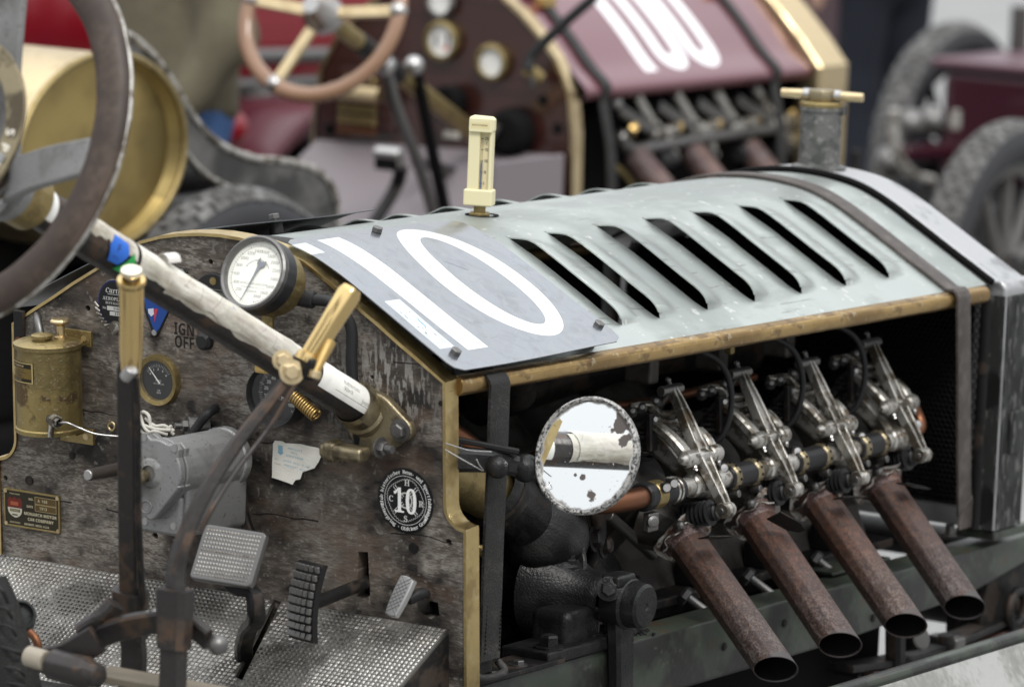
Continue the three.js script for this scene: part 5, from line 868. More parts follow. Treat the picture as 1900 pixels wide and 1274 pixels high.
    const lug = (a, q, w) => bar([a, a.clone().lerp(q, .5).add(v3(0, .003, .002)), q], w, w * .8, E, (t) => 1.1 - .15 * t);
    one('support_arm', M.alu, R, lug(sa.clone().addScaledVector(E, .012), p(1209, 782, -.04), .02));
    one('support_arm', M.alu, R, lug(sb.clone().addScaledVector(E, -.01), p(1296, 798, .045), .018));
    const k0 = p(1208, 776, -.044); one('link_plate', M.iron, R, bar([k0.clone().add(v3(0, .008, 0)), k0.clone().add(v3(0, -.05, .004))], .021, .012, E)); one('link_pin', M.steel, R, lathe(k0.clone().add(v3(-.002, 0, .008)), v3(-.4, .1, .9), [[.005, 0], [.004, .003], [0, .0035]], 12));
    const sp = (c, a, r, n, L, w) => { const q = []; const u = v3(0, 1, 0).cross(a).normalize(), v = a.clone().cross(u); for (let i = 0; i <= n * 14; i++) { const t = i / (n * 14), f = t * n * Math.PI * 2; q.push(c.clone().addScaledVector(a, t * L).addScaledVector(u, Math.cos(f) * r).addScaledVector(v, Math.sin(f) * r)); } return tube(q, w, 7, false, n * 26); };
    const b0 = p(1268, 958), b1 = p(1333, 949), ba = b1.clone().sub(b0).normalize(), L = b0.distanceTo(b1), pr = [[0, -.006], [.012, -.005]]; for (let i = 0; i < 7; i++) { const t = i / 7 * L * .86; pr.push([.0138, t], [.0205, t + .0018], [.0205, t + .0036], [.0138, t + .0054]); } pr.push([.0125, L * .9], [.0145, L * .95], [.012, L], [0, L]);
    one('valve_spring', M.hose, R, lathe(b0, ba, pr, 28, .4));
    one('fork_end', M.alu, R, lathe(end.clone().addScaledVector(E, -.014), E, [[0, 0], [.0115, .0005], [.0125, .003], [.0125, .009], [.0115, .01], [.0115, .018], [.0125, .019], [.0125, .025], [.0115, .0275], [0, .028]], 24)); one('fork_pin', M.steelDark, R, cyl(end.clone().addScaledVector(E, -.017), end.clone().addScaledVector(E, .018), .005));
    // inlet side: yoke, levers and thin spring behind
    const yk = p(1232, 768), in0 = p(1180, 760, -.04), in1 = p(1252, 792, .02);
    one('inlet_yoke', M.alu, R, mergeGeometries([bar([in0.clone().add(v3(-.02, .006, 0)), p(1205, 752, -.03), p(1222, 768, -.01), p(1252, 768, .01)], .014, .01, v3(0, .6, .7)), bar([p(1216, 776, -.02), p(1238, 786, 0), p(1262, 784, .02), p(1272, 796, .03)], .013, .009, v3(0, .6, .7)), tidy(new THREE.TorusGeometry(.017, .005, 10, 24, 4.4).rotateX(1.0).translate(...p(1262, 806, .02).toArray()))].map(tidy)));
    for (const [x, y, dx] of [[1172, 764, -.06], [1190, 757, -.045], [1216, 745, -.02], [1256, 757, .02]]) one('inlet_nut', M.steelDark, R, lathe(p(x, y, dx), v3(-.7, .3, .6), [[.0085, -.006], [.0095, -.004], [.0095, .004], [.0075, .006], [.004, .012], [0, .013]], 8, .4));
    one('inlet_spring', M.iron, R, sp(p(1216, 856, -.03).add(v3(0, 0, -.02)), v3(0, .85, -.1).normalize(), .0135, 6, .052, .0024));
    one('push_rod', M.steelDark, R, cyl(top.clone().add(v3(0, -.006, -.004)), top.clone().add(v3(.0, -.16, -.12)), .006));
    return R;
  }
  const R0 = rockerGear();
  const aluAs = [0, 1, 2, 3].map((i) => { if (!i) return M.alu; const m = M.alu.clone(); m.color.setScalar([1, .84, .94, .8][i]); for (const k of ['map', 'roughnessMap', 'metalnessMap', 'bumpMap']) if (m[k]) { m[k] = m[k].clone(); m[k].offset.set(i * .37, i * .61); m[k].needsUpdate = true; } return m; });
  const shift = [[1246, 719], [1381, 692], [1496, 668], [1622, 637]].map(([x, y]) => onZ(x, y, .283));
  for (let i = 1; i < 4; i++) { const c = R0.clone(); c.position.x = shift[i].x - shift[0].x; c.position.y = (shift[i].y - shift[0].y); c.name = numbered('rocker_arm_'.slice(0, -1) + ''); if (c.name === 'rocker_arm') c.name = numbered('rocker_arm'); c.rotation.x = rr(-.01, .01); c.traverse((o) => { if (o.material === M.alu) o.material = aluAs[i]; }); car.add(c); }

  // cooling water pipe along the cylinders
  const zM = .345, wpt = (x, y) => onZ(x, y, zM), w0 = wpt(1140, 934), w1 = wpt(1700, 806), wd = w1.clone().sub(w0).normalize(), wl = (px) => { const q = wpt(px, 934 - (px - 1140) * .2286); return w0.clone().addScaledVector(wd, q.sub(w0).dot(wd)); };
  const seg = (name, m, a, b, r, parent) => one(name, m, parent, cyl(wl(a), wl(b), r, r, 28));
  const WP = say(one('water_pipe', M.alu, car, cyl(wl(1228), wl(1690), .0148)), 'water manifold of alloy stubs and rubber hoses');
  one('copper_pipe', M.copper, WP, tube([wl(1100).add(v3(.02, .0, -.1)), wl(1110).add(v3(0, 0, -.04)), wl(1140).add(v3(0, 0, -.008)), wl(1168), wl(1200)], .0165, 18));
  seg('rubber_hose', M.hose, 1192, 1258, .0205, WP); seg('clamp_band', M.hose, 1190, 1202, .0228, WP); seg('clamp_band', M.brassDull, 1205, 1222, .0222, WP); seg('wire_clip', M.alu, 1240, 1244, .0222, WP); seg('wire_clip', M.alu, 1247, 1250, .0222, WP);
  for (const [a, b] of [[1346, 1398], [1470, 1526], [1587, 1634]]) {
    seg('rubber_hose', M.hose, a, b, .0195, WP);
    for (const c of [a + 3, b - 9]) { const k = seg('clamp_band', M.bronze, c, c + 9, .0222, WP), m = wl(c + 4.5); for (let i = 0; i < 12; i++) { const q = i / 12 * 6.283; const u = v3(0, 1, 0), v = wd.clone().cross(u); one('slot', M.nearBlack, WP, boxAt(m.clone().addScaledVector(u, Math.cos(q) * .0222).addScaledVector(v, Math.sin(q) * .0222), .003, .004, .003, .0003)); } one('clamp_screw', M.steelDark, WP, cyl(m.clone().add(v3(0, -.026, .002)), m.clone().add(v3(.0, -.024, .02)), .006)); }
  }
  for (const px of [1300, 1438, 1560, 1665]) { // cast outlets to the cylinders
    const m = wl(px); one('outlet_casting', M.alu, WP, new MB().add(lathe(m.clone().addScaledVector(wd, -.034), wd, [[.0155, 0], [.0185, .004], [.0185, .012], [.0165, .016], [.023, .03], [.023, .042], [.0165, .054], [.0185, .06], [.0185, .066], [.0155, .07]], 26)).add(bar([m.clone().add(v3(0, .006, -.01)), m.clone().add(v3(0, .04, -.045)), m.clone().add(v3(0, .07, -.085))], .05, .034, E, (t) => .8 + .5 * t)).g.reduce((a, b) => mergeGeometries([a, b])));
    const f = m.clone().add(v3(.062, .018, .004)); one('hose_bolt', M.steel, WP, lathe(f, v3(-.5, .3, .8), [[.009, -.01], [.009, 0], [.006, .004], [0, .006]], 14));
  }
  for (const [x, y] of [[1236, 905], [1250, 897]]) one('hose_bolt', M.steel, WP, lathe(onZ(x, y, .37), v3(-.6, .2, .75), [[.0085, -.02], [.0085, 0], [.006, .004], [0, .005]], 16));
  one('clip_screw', M.steelDark, WP, new MB().add(boxAt(onZ(1208, 968, .35), .03, .03, .012, .003)).add(lathe(onZ(1213, 968, .362), v3(-.5, .1, .85), [[.0095, -.006], [.0095, 0], [.006, .003], [0, .004]], 16)).g.reduce((a, b) => mergeGeometries([a, b])));
  const wb = wl(1692); one('copper_bend', M.copper, WP, tube([wb, wb.clone().add(v3(.03, .012, .0)), wb.clone().add(v3(.036, .03, -.01)), wb.clone().add(v3(.02, .055, -.02)), wb.clone().add(v3(-.02, .07, -.05))], .0105, 14));

  // exhaust stubs
  const gasketMat = baked(128, .08, (u, v) => { const q = fbm(u, v, 8, 8, 4, 820); return { c: mixc([.5, .47, .43], [.16, .1, .07], ss(.45, .65, q)), r: .7, h: q }; }, { bump: .002 });
  const EX = [[1272, 1003, 1440, 1242, .54], [1402, 962, 1560, 1197, .537], [1521, 930, 1682, 1161, .533], [1638, 902, 1791, 1127, .528]];
  const tint = [[1, 1, 1], [1.06, .98, .95], [1.14, 1.05, 1.0], [1, 1, 1.02]], MOUTH = v3(-.64, -.62, .45).normalize();
  EX.forEach(([x0, y0, x1, y1, zb], i) => {
    const a = onX(x0, y0, [.8, 1.006, 1.225, 1.43][i]), b = onZ(x1, y1, zb), d = b.clone().sub(a).normalize(), L = a.distanceTo(b), m = M.pipe.clone(); m.color.setRGB(...tint[i]);
    for (const k of ['map', 'roughnessMap', 'bumpMap']) { m[k] = m[k].clone(); m[k].offset.set(i * .31, 0); m[k].needsUpdate = true; }
    const inv = frameTo(a, d).invert(), cut = (g) => { g = tidy(g); const p2 = g.attributes.position, q = v3(), e2 = v3(); for (let j = 0; j < p2.count; j++) { q.fromBufferAttribute(p2, j); e2.copy(q).applyMatrix4(inv); if (e2.y > L * .6) { const k = -q.clone().sub(b).dot(MOUTH) / d.dot(MOUTH); const back = L - e2.y; q.addScaledVector(d, k - back); p2.setXYZ(j, q.x, q.y, q.z); } } return g; };
    const S = one('exhaust_pipe', m, car, (() => { const g = cut(pipe(a, b, .0308, .0017, 56)), p2 = g.attributes.position, uv = g.attributes.uv, q = v3(); for (let j = 0; j < p2.count; j++) { q.fromBufferAttribute(p2, j).applyMatrix4(inv); uv.setXY(j, Math.atan2(q.z, q.x) / 6.2832 + .5, q.y / (L + .012)); } for (let j = 0; j < p2.count; j += 3) { const u = [0, 1, 2].map((k) => uv.getX(j + k)); if (Math.max(...u) - Math.min(...u) > .5) for (let k = 0; k < 3; k++) if (u[k] < .5) uv.setX(j + k, u[k] + 1); } return g; })(), null, null, true);
    say(S, 'rust brown open exhaust stub, ' + ['nearest the dashboard', 'second from the dashboard', 'third from the dashboard', 'nearest the radiator'][i]);
    one('pipe_inside', M.nearBlack, S, cut(pipe(a.clone().addScaledVector(d, .003), b.clone().addScaledVector(d, -.0025), .0289, .0004, 40)));
    one('collar', M.rust, S, lathe(a, d, [[.031, -.012], [.037, -.01], [.038, -.002], [.0325, .002], [.0312, .012]], 40));
    // crushed gasket round the joint
    const n = 46, e = UPY.clone().cross(d).normalize(), f = d.clone().cross(e), gk = grid(n, 5, (u, v) => { const q = u * 6.2832, r = .033 + v * .016 + .006 * (fbm(u, v * .3, 13, 4, 3, 801 + i) - .5), o = -.004 + .012 * (fbm(u, v * .4 + .2, 9, 5, 3, 811 + i * 3) - .5) + .008 * v * Math.sin(u * 17 + i); return a.clone().addScaledVector(e, Math.cos(q) * r).addScaledVector(f, Math.sin(q) * r).addScaledVector(d, o - .006); });
    one('gasket', gasketMat, S, gk);
    one('gasket_wire', M.alu, S, tube(Array.from({ length: 14 }, (_, j) => { const q = 1.2 + j * .27; return a.clone().addScaledVector(e, Math.cos(q) * (.039 + .003 * Math.sin(j * 3))).addScaledVector(f, Math.sin(q) * (.039 + .003 * Math.cos(j * 2))).addScaledVector(d, .004 * Math.sin(j * 1.7 + i)); }), .0016, 6));
    const t0 = onX(x0 + 34, y0 - 6, b.x + .012), t1 = onX(x0 + [80, 82, 80, 80][i], y0 + [-7, 20, -8, 4][i], b.x + .055);
    one('locking_tab', M.iron, S, bar([t0, t0.clone().lerp(t1, .5), t1, t1.clone().lerp(t0, -.12)], i === 1 ? .034 : .03, .0022, i === 1 ? v3(-.5, .62, .6) : v3(-.8, .26, .53), (q) => q > .7 ? 1 - (q - .7) * 2 : 1));
    one('exhaust_port', M.caseGrey, S, cyl(a.clone().addScaledVector(d, -.012), a.clone().add(v3(0, .02, -.075)), .033, .042, 28));
    one('port_nut', M.steelDark, S, lathe(a.clone().add(v3(-.035, .03, .01)), v3(-.3, .2, .9), [[.008, -.01], [.009, -.007], [.009, .002], [.006, .006], [0, .008]], 6, .3));
  });

  // steering box, drop arm and the driving mirror
  const q = (x, y, z) => onZ(x, y, z), cz = .255, cA = q(905, 905, cz), cB = q(1085, 1010, cz - .02);
  const SB = say(one('steering_box', M.cast, car, lathe(q(935, 925, cz), v3(.86, -.5, -.02), [[.047, -.06], [.05, -.05], [.05, .02], [.047, .03], [.047, .07], [.062, .085], [.07, .1], [.07, .15], [.062, .172], [.03, .182], [0, .184]], 44)), 'black cast steering box with its drop arm');
  one('column_tube', M.brassDull, SB, cyl(q(790, 850, cz), q(950, 936, cz), .042, .042, 32));
  one('tube_collar', M.iron, SB, lathe(q(920, 918, cz), v3(.86, -.5, -.02), [[.045, -.012], [.054, -.01], [.054, .006], [.048, .01]], 36));
  const wc = onZ(1003, 1088, .205);
  one('worm_case', M.cast, SB, (() => { const g = new THREE.SphereGeometry(1, 44, 30).scale(.075, .1, .06); return g.rotateZ(.3).translate(wc.x, wc.y, wc.z); })());
  one('case_rim', M.cast, SB, new THREE.TorusGeometry(.072, .008, 12, 60).scale(1, 1.35, 1).rotateZ(.3).translate(wc.x - .01, wc.y, wc.z + .022));
  const s0 = onZ(1052, 1097, .3), s1 = s0.clone().add(v3(0, -.002, .072));
  one('shaft_housing', M.cast, SB, lathe(s0.clone().lerp(s1, -.6), s1.clone().sub(s0), [[.082, 0], [.07, .03], [.05, .06], [.04, .08], [.0365, .1], [.0355, .112], [.034, .116]], 40));
  one('web', M.cast, SB, bar([wc.clone().add(v3(-.03, .075, .05)), wc.clone().add(v3(-.01, .035, .075)), s0.clone().add(v3(-.006, .03, .035))], .02, .01, v3(-.5, .2, .8))); one('web', M.cast, SB, bar([q(1065, 975, .3), q(1068, 1030, .305), q(1066, 1072, .32)], .04, .008, v3(-.3, 0, .95)));
  one('grease_cup', M.cast, SB, new MB().add(lathe(s0.clone().add(v3(-.012, .034, .012)), UPY, [[.018, 0], [.018, .008], [.009, .009], [.009, .018], [.0065, .02], [.0065, .026], [0, .028]], 8, .3)).g[0]);
  for (const [x, y] of [[1117, 1012], [1100, 1000]]) one('plug', M.iron, SB, bolt(onZ(x, y, .3), v3(.2, .2, .95), .014, .016));
  one('pedestal', M.cast, SB, boxAt(v3(.44, .63, .335), .1, .06, .07, .014));
  one('foot', M.cast, SB, boxAt(v3(.405, .604, .345), .19, .02, .085, .004)); for (const [x, z] of [[.345, .365], [.475, .352]]) one('foot_bolt', M.cast, SB, bolt(v3(x, .614, z), UPY, .0155, .02));
  for (let i = 0; i < 5; i++) one('cast_figure', M.cast, SB, boxAt(wc.clone().add(v3(-.005 + i * .009, -.045 - i * .014, .05 - i * .002)), .009, .004, .004, .001));
  const ax = s1.clone().sub(s0).normalize(), hb = s1.clone().addScaledVector(ax, .006), DA = one('drop_arm', M.cast, SB, lathe(hb, ax, [[.03, 0], [.04, .003], [.04, .034], [.036, .038], [.036, .04]], 36)); one('shaft_end', M.cast, SB, lathe(hb.clone().addScaledVector(ax, .038), ax, [[.0355, 0], [.0345, .022], [.03, .026], [.006, .026], [.004, .024], [0, .024]], 32));
  const c1 = hb.clone().addScaledVector(ax, .02), dn = onZ(1152, 1300, c1.z); one('drop_arm_blade', M.cast, SB, bar([c1.clone().add(v3(-.004, -.02, 0)), c1.clone().lerp(dn, .5).add(v3(-.002, 0, 0)), dn], .046, .024, E, (t) => 1.05 - .1 * t)); one('pinch_bolt', M.cast, SB, bolt(c1.clone().add(v3(-.04, .026, .0)), v3(-.8, .2, .55), .013, .014)); one('pinch_lug', M.cast, SB, boxAt(c1.clone().add(v3(-.012, .036, 0)), .05, .02, .034, .006));
  const dr = onZ(1130, 1060, .2); one('flywheel_ring', M.iron, car, new THREE.TorusGeometry(.1, .012, 12, 60).rotateY(Math.PI / 2).translate(.58, .75, .2)); one('rod', M.steelDark, car, cyl(onZ(1128, 955, .25), onZ(1212, 1030, .25), .009));
  const cs = []; for (let i = 0; i <= 120; i++) { const t = i / 120, f = t * 12 * 6.283, b = onZ(874, 1020, .37).lerp(onZ(900, 1022, .37), t); cs.push(b.add(v3(0, Math.cos(f) * .0075, Math.sin(f) * .0075))); } one('coil_spring', M.brass, car, tube(cs, .0016, 6, false, 360));

  // driving mirror on its arm
  const mc = onZ(1091, 846, .55), mn = v3(-1, .288, -.03).normalize(), Rm = .0815;
  const MI = say(one('driving_mirror', baked(256, .07, (u, v) => { const a = fbm(u, v, 6, 6, 4, 831), b = fbm(u, v, 30, 30, 4, 833); return { c: mixc([.03, .03, .03], [.36, .35, .335], ss(.36, .56, a * .45 + b * .55)), r: .5 + .3 * b, h: b }; }, { bump: .0008, metalness: .2 }), car, lathe(mc, mn, [[0, -.045], [.03, -.043], [.065, -.03], [.077, -.012], [Rm + .001, -.008], [Rm + .004, 0], [Rm + .004, .006], [Rm + .001, .0085], [Rm - .002, .0075], [Rm - .0035, .003]], 64)), 'round driving mirror in a chipped black and white rim');
  const FM = basis(mc.clone().addScaledVector(mn, .0032), v3(-.03, 0, 1), v3(.288, 1, 0));
  one('mirror_glass', (() => {
    const N = 512, C = new Uint8Array(N * N * 4), S = new Uint8Array(N * N * 4), m = (u, v) => { const X = u - .5, Y = v - .5, r = Math.hypot(X, Y) * 2; let b = 0; const nz = fbm(u, v, 12, 12, 5, 841); const blob = (x, y, s, t) => { b = Math.max(b, ss(t, t + .05, (1 - Math.hypot(u - x, v - y) / s) * .55 + nz * .6)); }; blob(.8, .83, .17, .52); blob(.86, .68, .14, .55); blob(.63, .15, .09, .5); blob(.5, .3, .05, .56); blob(.42, .31, .045, .56); b = Math.max(b, ss(.94, 1.0, r + (nz - .5) * .12) * .8); if (noise(u, v, 60, 60, 851) > .93) b = Math.max(b, .9 * ss(.55, .7, nz)); return Math.min(1, b); };
    for (let y = 0, i = 0; y < N; y++) for (let x = 0; x < N; x++, i += 4) { const b = m((x + .5) / N, (y + .5) / N), q2 = mixc([.9, .92, .92], [.09, .075, .07], b); for (let k = 0; k < 3; k++) C[i + k] = s8(q2[k]); S[i + 1] = 255 * (.025 + .6 * b); S[i + 2] = 255 * (1 - b); C[i + 3] = S[i + 3] = 255; }
    return new THREE.MeshPhysicalMaterial({ map: dataTex(C, N, N, true), roughnessMap: dataTex(S, N, N), metalnessMap: null, roughness: 1, metalness: 1 });
  })(), MI, new THREE.CircleGeometry(Rm - .003, 64), null, FM, true);
  MI.children[0].material.metalnessMap = MI.children[0].material.roughnessMap;
  const mb = mc.clone().addScaledVector(mn, -.04), ma = onZ(848, 853, .385), jt = onZ(975, 868, .45);
  one('mirror_arm', M.cast, MI, bar([ma.clone().add(v3(-.01, 0, -.02)), ma.clone().lerp(jt, .5).add(v3(0, .004, 0)), jt], .036, .03, UPY, (t) => 1 - .2 * t)); one('mirror_arm', M.iron, MI, bar([ma.clone().add(v3(0, .03, -.02)), jt.clone().add(v3(-.02, .026, 0))], .008, .012, UPY));
  one('joint_ball', M.cast, MI, new MB().add(new THREE.SphereGeometry(.021, 24, 18).translate(jt.x, jt.y, jt.z)).add(new THREE.SphereGeometry(.017, 24, 18).translate(...onZ(923, 866, .432).toArray())).g.reduce((a, b) => mergeGeometries([a, b]))); one('mirror_stem', M.cast, MI, bar([jt, jt.clone().lerp(mb, .5).add(v3(0, -.006, 0)), mb], .022, .02, UPY));
  one('binding_wire', M.steel, MI, tube([onZ(826, 822, .4), onZ(870, 835, .42), onZ(912, 838, .43)], .001, 6)); one('binding_wire', M.steel, MI, tube([onZ(826, 834, .4), onZ(868, 858, .425), onZ(897, 873, .432), onZ(889, 862, .432), onZ(884, 852, .43)], .001, 6));
  one('arm_bracket', M.cast, MI, lathe(onZ(838, 822, .345), v3(0, 1, .2), [[.0, -.05], [.016, -.05], [.016, .004], [.012, .008], [0, .008]], 20));

  // leaf spring, axle and side tray below the chassis
  const LS = say(one('leaf_spring', M.iron, car, bar([onZ(1560, 1238, .33), onZ(1660, 1224, .33), onZ(1760, 1190, .33), onZ(1900, 1128, .33), onZ(1990, 1080, .33)], .05, .012, v3(0, 0, 1))), 'black leaf spring with rusty edges under the chassis');
  one('leaf', M.rust, LS, bar([onZ(1600, 1250, .33), onZ(1690, 1240, .33), onZ(1780, 1206, .33), onZ(1900, 1150, .33)], .05, .012, v3(0, 0, 1))); one('leaf', M.iron, LS, bar([onZ(1570, 1246, .31), onZ(1730, 1222, .31), onZ(1900, 1146, .31)], .05, .014, v3(0, 0, 1)));
  one('spring_clip', M.steelDark, LS, boxAt(onZ(1756, 1192, .34), .035, .025, .06, .005)); one('spring_bolt', M.iron, LS, cyl(onZ(1756, 1192, .36), onZ(1756, 1176, .36), .014));
  one('spring_shackle', M.iron, LS, bar([onZ(1662, 1160, .35), onZ(1662, 1236, .35)], .03, .03, E)); one('shackle_pin', M.steelDark, LS, cyl(onZ(1680, 1188, .33), onZ(1712, 1184, .37), .019)); one('shackle_pin', M.iron, LS, cyl(onZ(1662, 1238, .31), onZ(1690, 1240, .37), .017));
  one('spring_eye', M.iron, LS, new THREE.TorusGeometry(.03, .009, 12, 30).translate(...onZ(1888, 1128, .36).toArray()));
  one('front_axle', M.iron, car, cyl(v3(1.98, .42, -.6), v3(1.98, .42, .42), .03)); one('brake_drum', M.iron, car, lathe(v3(1.98, .43, .3), v3(0, 0, 1), [[0, -.04], [.15, -.04], [.155, .03], [.13, .036], [.06, .04], [0, .04]], 48));
  const t0 = onZ(1625, 1280, .72), t1 = onZ(1960, 1182, .72);
  const tray = say(one('side_tray', M.green, car, (() => { const a = v3(t0.x - .5, t0.y, .68), b = v3(t1.x + .4, t1.y, .68); return cyl(a, b, .012); })()), 'grey edged pale side tray at the lower right corner');
  one('tray_sheet', baked(256, .4, (u, v) => { const a = fbm(u, v, 5, 5, 5, 861), b = fbm(u, v, 60, 60, 3, 863); return { c: mixc([.3, .3, .285], [.17, .17, .155], ss(.4, .7, a * .7 + b * .3)), r: .5, h: b }; }, { bump: .0006 }), tray, (() => { const a = v3(t0.x - .5, t0.y - .004, .685), b = v3(t1.x + .4, t1.y - .004, .685); return grid(20, 14, (u, v) => a.clone().lerp(b, u).add(v3(0, -.17 * (1 - Math.pow(1 - v, 3)), .012 + .32 * v))); })());
  one('under_view_blocker', M.nearBlack, car, boxAt(v3(.55, .40, -.04), 2.0, .3, .66, .03)); one('far_side_blocker', M.nearBlack, car, boxAt(v3(.86, .82, -.375), 1.6, .42, .006, .002));  // added dark blocks: hide bright ground below, blacken the bonnet interior behind the louvres
}
// ================================================================ ground and what stands behind
{
  const g = new THREE.PlaneGeometry(160, 160, 1, 1).rotateX(-Math.PI / 2);
  const asphalt = baked(512, 2.2, (u, v) => { const a = fbm(u, v, 4, 4, 6, 901), b = fbm(u, v, 120, 120, 2, 903); return { c: mixc([.17, .17, .167], [.27, .27, .265], a * .6 + b * .5), r: .85, h: b }; }, { bump: .003 });
  const o = one('ground', asphalt, scene, g.translate(20, 0, -20)); o.userData.kind = 'structure';
}
const tyreWheel = (parent, T, c, R, tw, spokes, rimMat, names = {}) => {       // a wheel across z with a treaded tyre
  const w = new THREE.Group(); const prof = []; for (let i = 0; i <= 20; i++) { const a = -Math.PI * .78 + i / 20 * Math.PI * 1.56; prof.push([R - tw + Math.cos(a) * tw, Math.sin(a) * tw * 1.05]); }
  const ty = one('wheel', M.tyre, parent, lathe(c, v3(0, 0, 1), prof, 64, 2), null, T);
  const tr = new MB(T); const n = 46; for (let i = 0; i < n; i++) for (let k = -2; k <= 2; k++) { const a = (i + (k % 2 ? .5 : 0)) / n * 6.2832, b = k * .36, r = R - tw + Math.cos(b) * tw; tr.add(boxAt(c.clone().add(v3(Math.cos(a) * r, Math.sin(a) * r, Math.sin(b) * tw)), .012, R * 6.2832 / n * .8, tw * .36, .002, new THREE.Quaternion().setFromAxisAngle(v3(0, 0, 1), a).multiply(new THREE.Quaternion().setFromAxisAngle(v3(0, 1, 0), -b)))); }
  tr.build('tread', M.tread, ty).userData.kind = 'stuff';
  one('rim', rimMat, ty, lathe(c, v3(0, 0, 1), [[R - tw * 1.9, -.03], [R - tw * 1.5, -.028], [R - tw * 1.5, .028], [R - tw * 1.9, .03], [R - tw * 2.3, .02], [R - tw * 2.3, -.02], [R - tw * 1.9, -.03]], 56), null, T);
  for (let i = 0; i < spokes; i++) { const a = i / spokes * 6.2832; one('spoke', rimMat, ty, cyl(c.clone().add(v3(Math.cos(a) * .05, Math.sin(a) * .05, 0)), c.clone().add(v3(Math.cos(a) * (R - tw * 2.2), Math.sin(a) * (R - tw * 2.2), 0)), .017, .014, 10), null, T); }
  one('hub', M.iron, ty, lathe(c, v3(0, 0, 1), [[.075, -.07], [.075, .03], [.05, .04], [.045, .1], [.03, .11], [0, .11]], 32), null, T);
  return ty;
};
const maroon = plain([.15, .026, .045], .22, .1, { clearcoat: .8, clearcoatRoughness: .12 }), mahog = baked(256, .4, (u, v) => { const a = fbm(u, v, 3, 24, 5, 911); return { c: mixc([.018, .006, .005], [.05, .016, .012], a), r: .3 }; }, { clearcoat: .4 });
const mauve = plain([.2, .175, .185], .5, .3), greySheet = baked(256, .5, (u, v) => { const a = fbm(u, v, 5, 5, 5, 921); return { c: mixc([.04, .04, .038], [.13, .125, .12], ss(.4, .7, a)), r: .45 }; }, { metalness: .4 });
{ // the second racing car, number 100
  const P = v3(4.12, 0, -2.35), T = new THREE.Matrix4().makeTranslation(-P.x, -P.y, -P.z);
  const C = thing('racing_car', 'maroon open racing car with the number 100 and brass radiator, parked behind the near car', 'racing car', P);
  const w = (name, m, g, parent = C, keep) => one(name, m, parent, g, null, T, keep), XD = 4.12, ZC = -2.35;
  const side = [[1062, 560], [1061, 360], [1063, 250], [1057, 172], [1031, 110], [1000, 65], [967, 26], [938, 0]].map(([x, y]) => onX(x, y, XD)).map((p) => [p.z - ZC, p.y]);
  const up = [...side, [.08, 1.335], [0, 1.35]], out = [...up, ...up.slice(0, -1).reverse().map(([z, y]) => [-z, y])];
  const F = new THREE.Matrix4().makeBasis(v3(0, 0, 1), UPY, v3(-1, 0, 0)).setPosition(XD, 0, ZC);
  const D = w('dashboard', mahog, ext(shapeOf(out), .03, .002).applyMatrix4(F).translate(.03, 0, 0)); say(D, 'polished mahogany dashboard');
  { const pts = out.map(([z, y]) => v3(XD, y, ZC + z)); w('brass_edge', M.brassPale, (() => { const P3 = []; for (let i = 0; i < pts.length - 1; i++) { const a = pts[i], b = pts[i + 1], q = [a, b].map((p) => { const n = v3(0, p.y - 1.0, p.z - ZC).normalize(); return [p.clone().add(v3(-.006, 0, 0)).addScaledVector(n, -.004), p.clone().add(v3(-.006, 0, 0)).addScaledVector(n, .006), p.clone().add(v3(.035, 0, 0)).addScaledVector(n, .006)]; }); for (const k of [0, 1]) for (const v of [q[0][k], q[0][k + 1], q[1][k], q[0][k + 1], q[1][k + 1], q[1][k]]) P3.push(v.x, v.y, v.z); } const g = new THREE.BufferGeometry(); g.setAttribute('position', new THREE.Float32BufferAttribute(P3, 3)); g.computeVertexNormals(); return g; })(), D); }
  // bonnet: two flat sides, with the number painted on the near one
  const X1 = 5.24, rows = [[.375, 1.03], [.385, 1.05], [.33, 1.105], [.255, 1.185], [.17, 1.26], [.08, 1.31], [0, 1.33]];
  const bon = (k, n) => { const c = new THREE.CatmullRomCurve3(rows.map(([z, y]) => v3(0, y, ZC + z * k))); return grid(30, 40, (u, v) => { const p = c.getPoint(1 - v); p.x = XD + .03 + (X1 - XD - .03) * u; return p; }); };
  const art = printed(1024, 512, (g, W2, H2) => { g.fillStyle = '#642937'; g.fillRect(0, 0, W2, H2); g.strokeStyle = '#f1eef0'; g.fillStyle = '#f1eef0'; const y0 = 70, y1 = 375; g.fillRect(300, y0, 52, y1 - y0); for (const x of [415, 560]) { g.lineWidth = 44; g.beginPath(); g.roundRect(x, y0 + 20, 84, y1 - y0 - 40, 40); g.stroke(); } }, .3, .4, { clearcoat: .9, clearcoatRoughness: .1 });
  const B = w('bonnet', art, bon(1), C, true); say(B, 'shiny maroon bonnet with the white number 100'); w('bonnet_far_side', maroon, bon(-1), B);
  const at = (fx, fy, l = .006) => { const c = new THREE.CatmullRomCurve3(rows.map(([z, y]) => v3(0, y, ZC + z))); const p = c.getPoint(fy); p.x = fx; return p.add(v3(0, l * .7, l * .7)); };
  for (const fx of [4.24, 5.06]) { const pts = []; for (let i = 0; i <= 10; i++) pts.push(at(fx, 1 - i / 10)); pts.push(v3(fx + .01, .9, ZC + .4), v3(fx + .05, .62, ZC + .39)); const st = w('leather_strap', M.leather, bar(pts, .04, .005, v3(1, 0, 0))); w('buckle', M.brass, boxAt(at(fx, .62, .012), .06, .03, .03, .006), st); w('strap_pad', M.leather, boxAt(at(fx, .66, .009), .06, .05, .03, .008), st); }
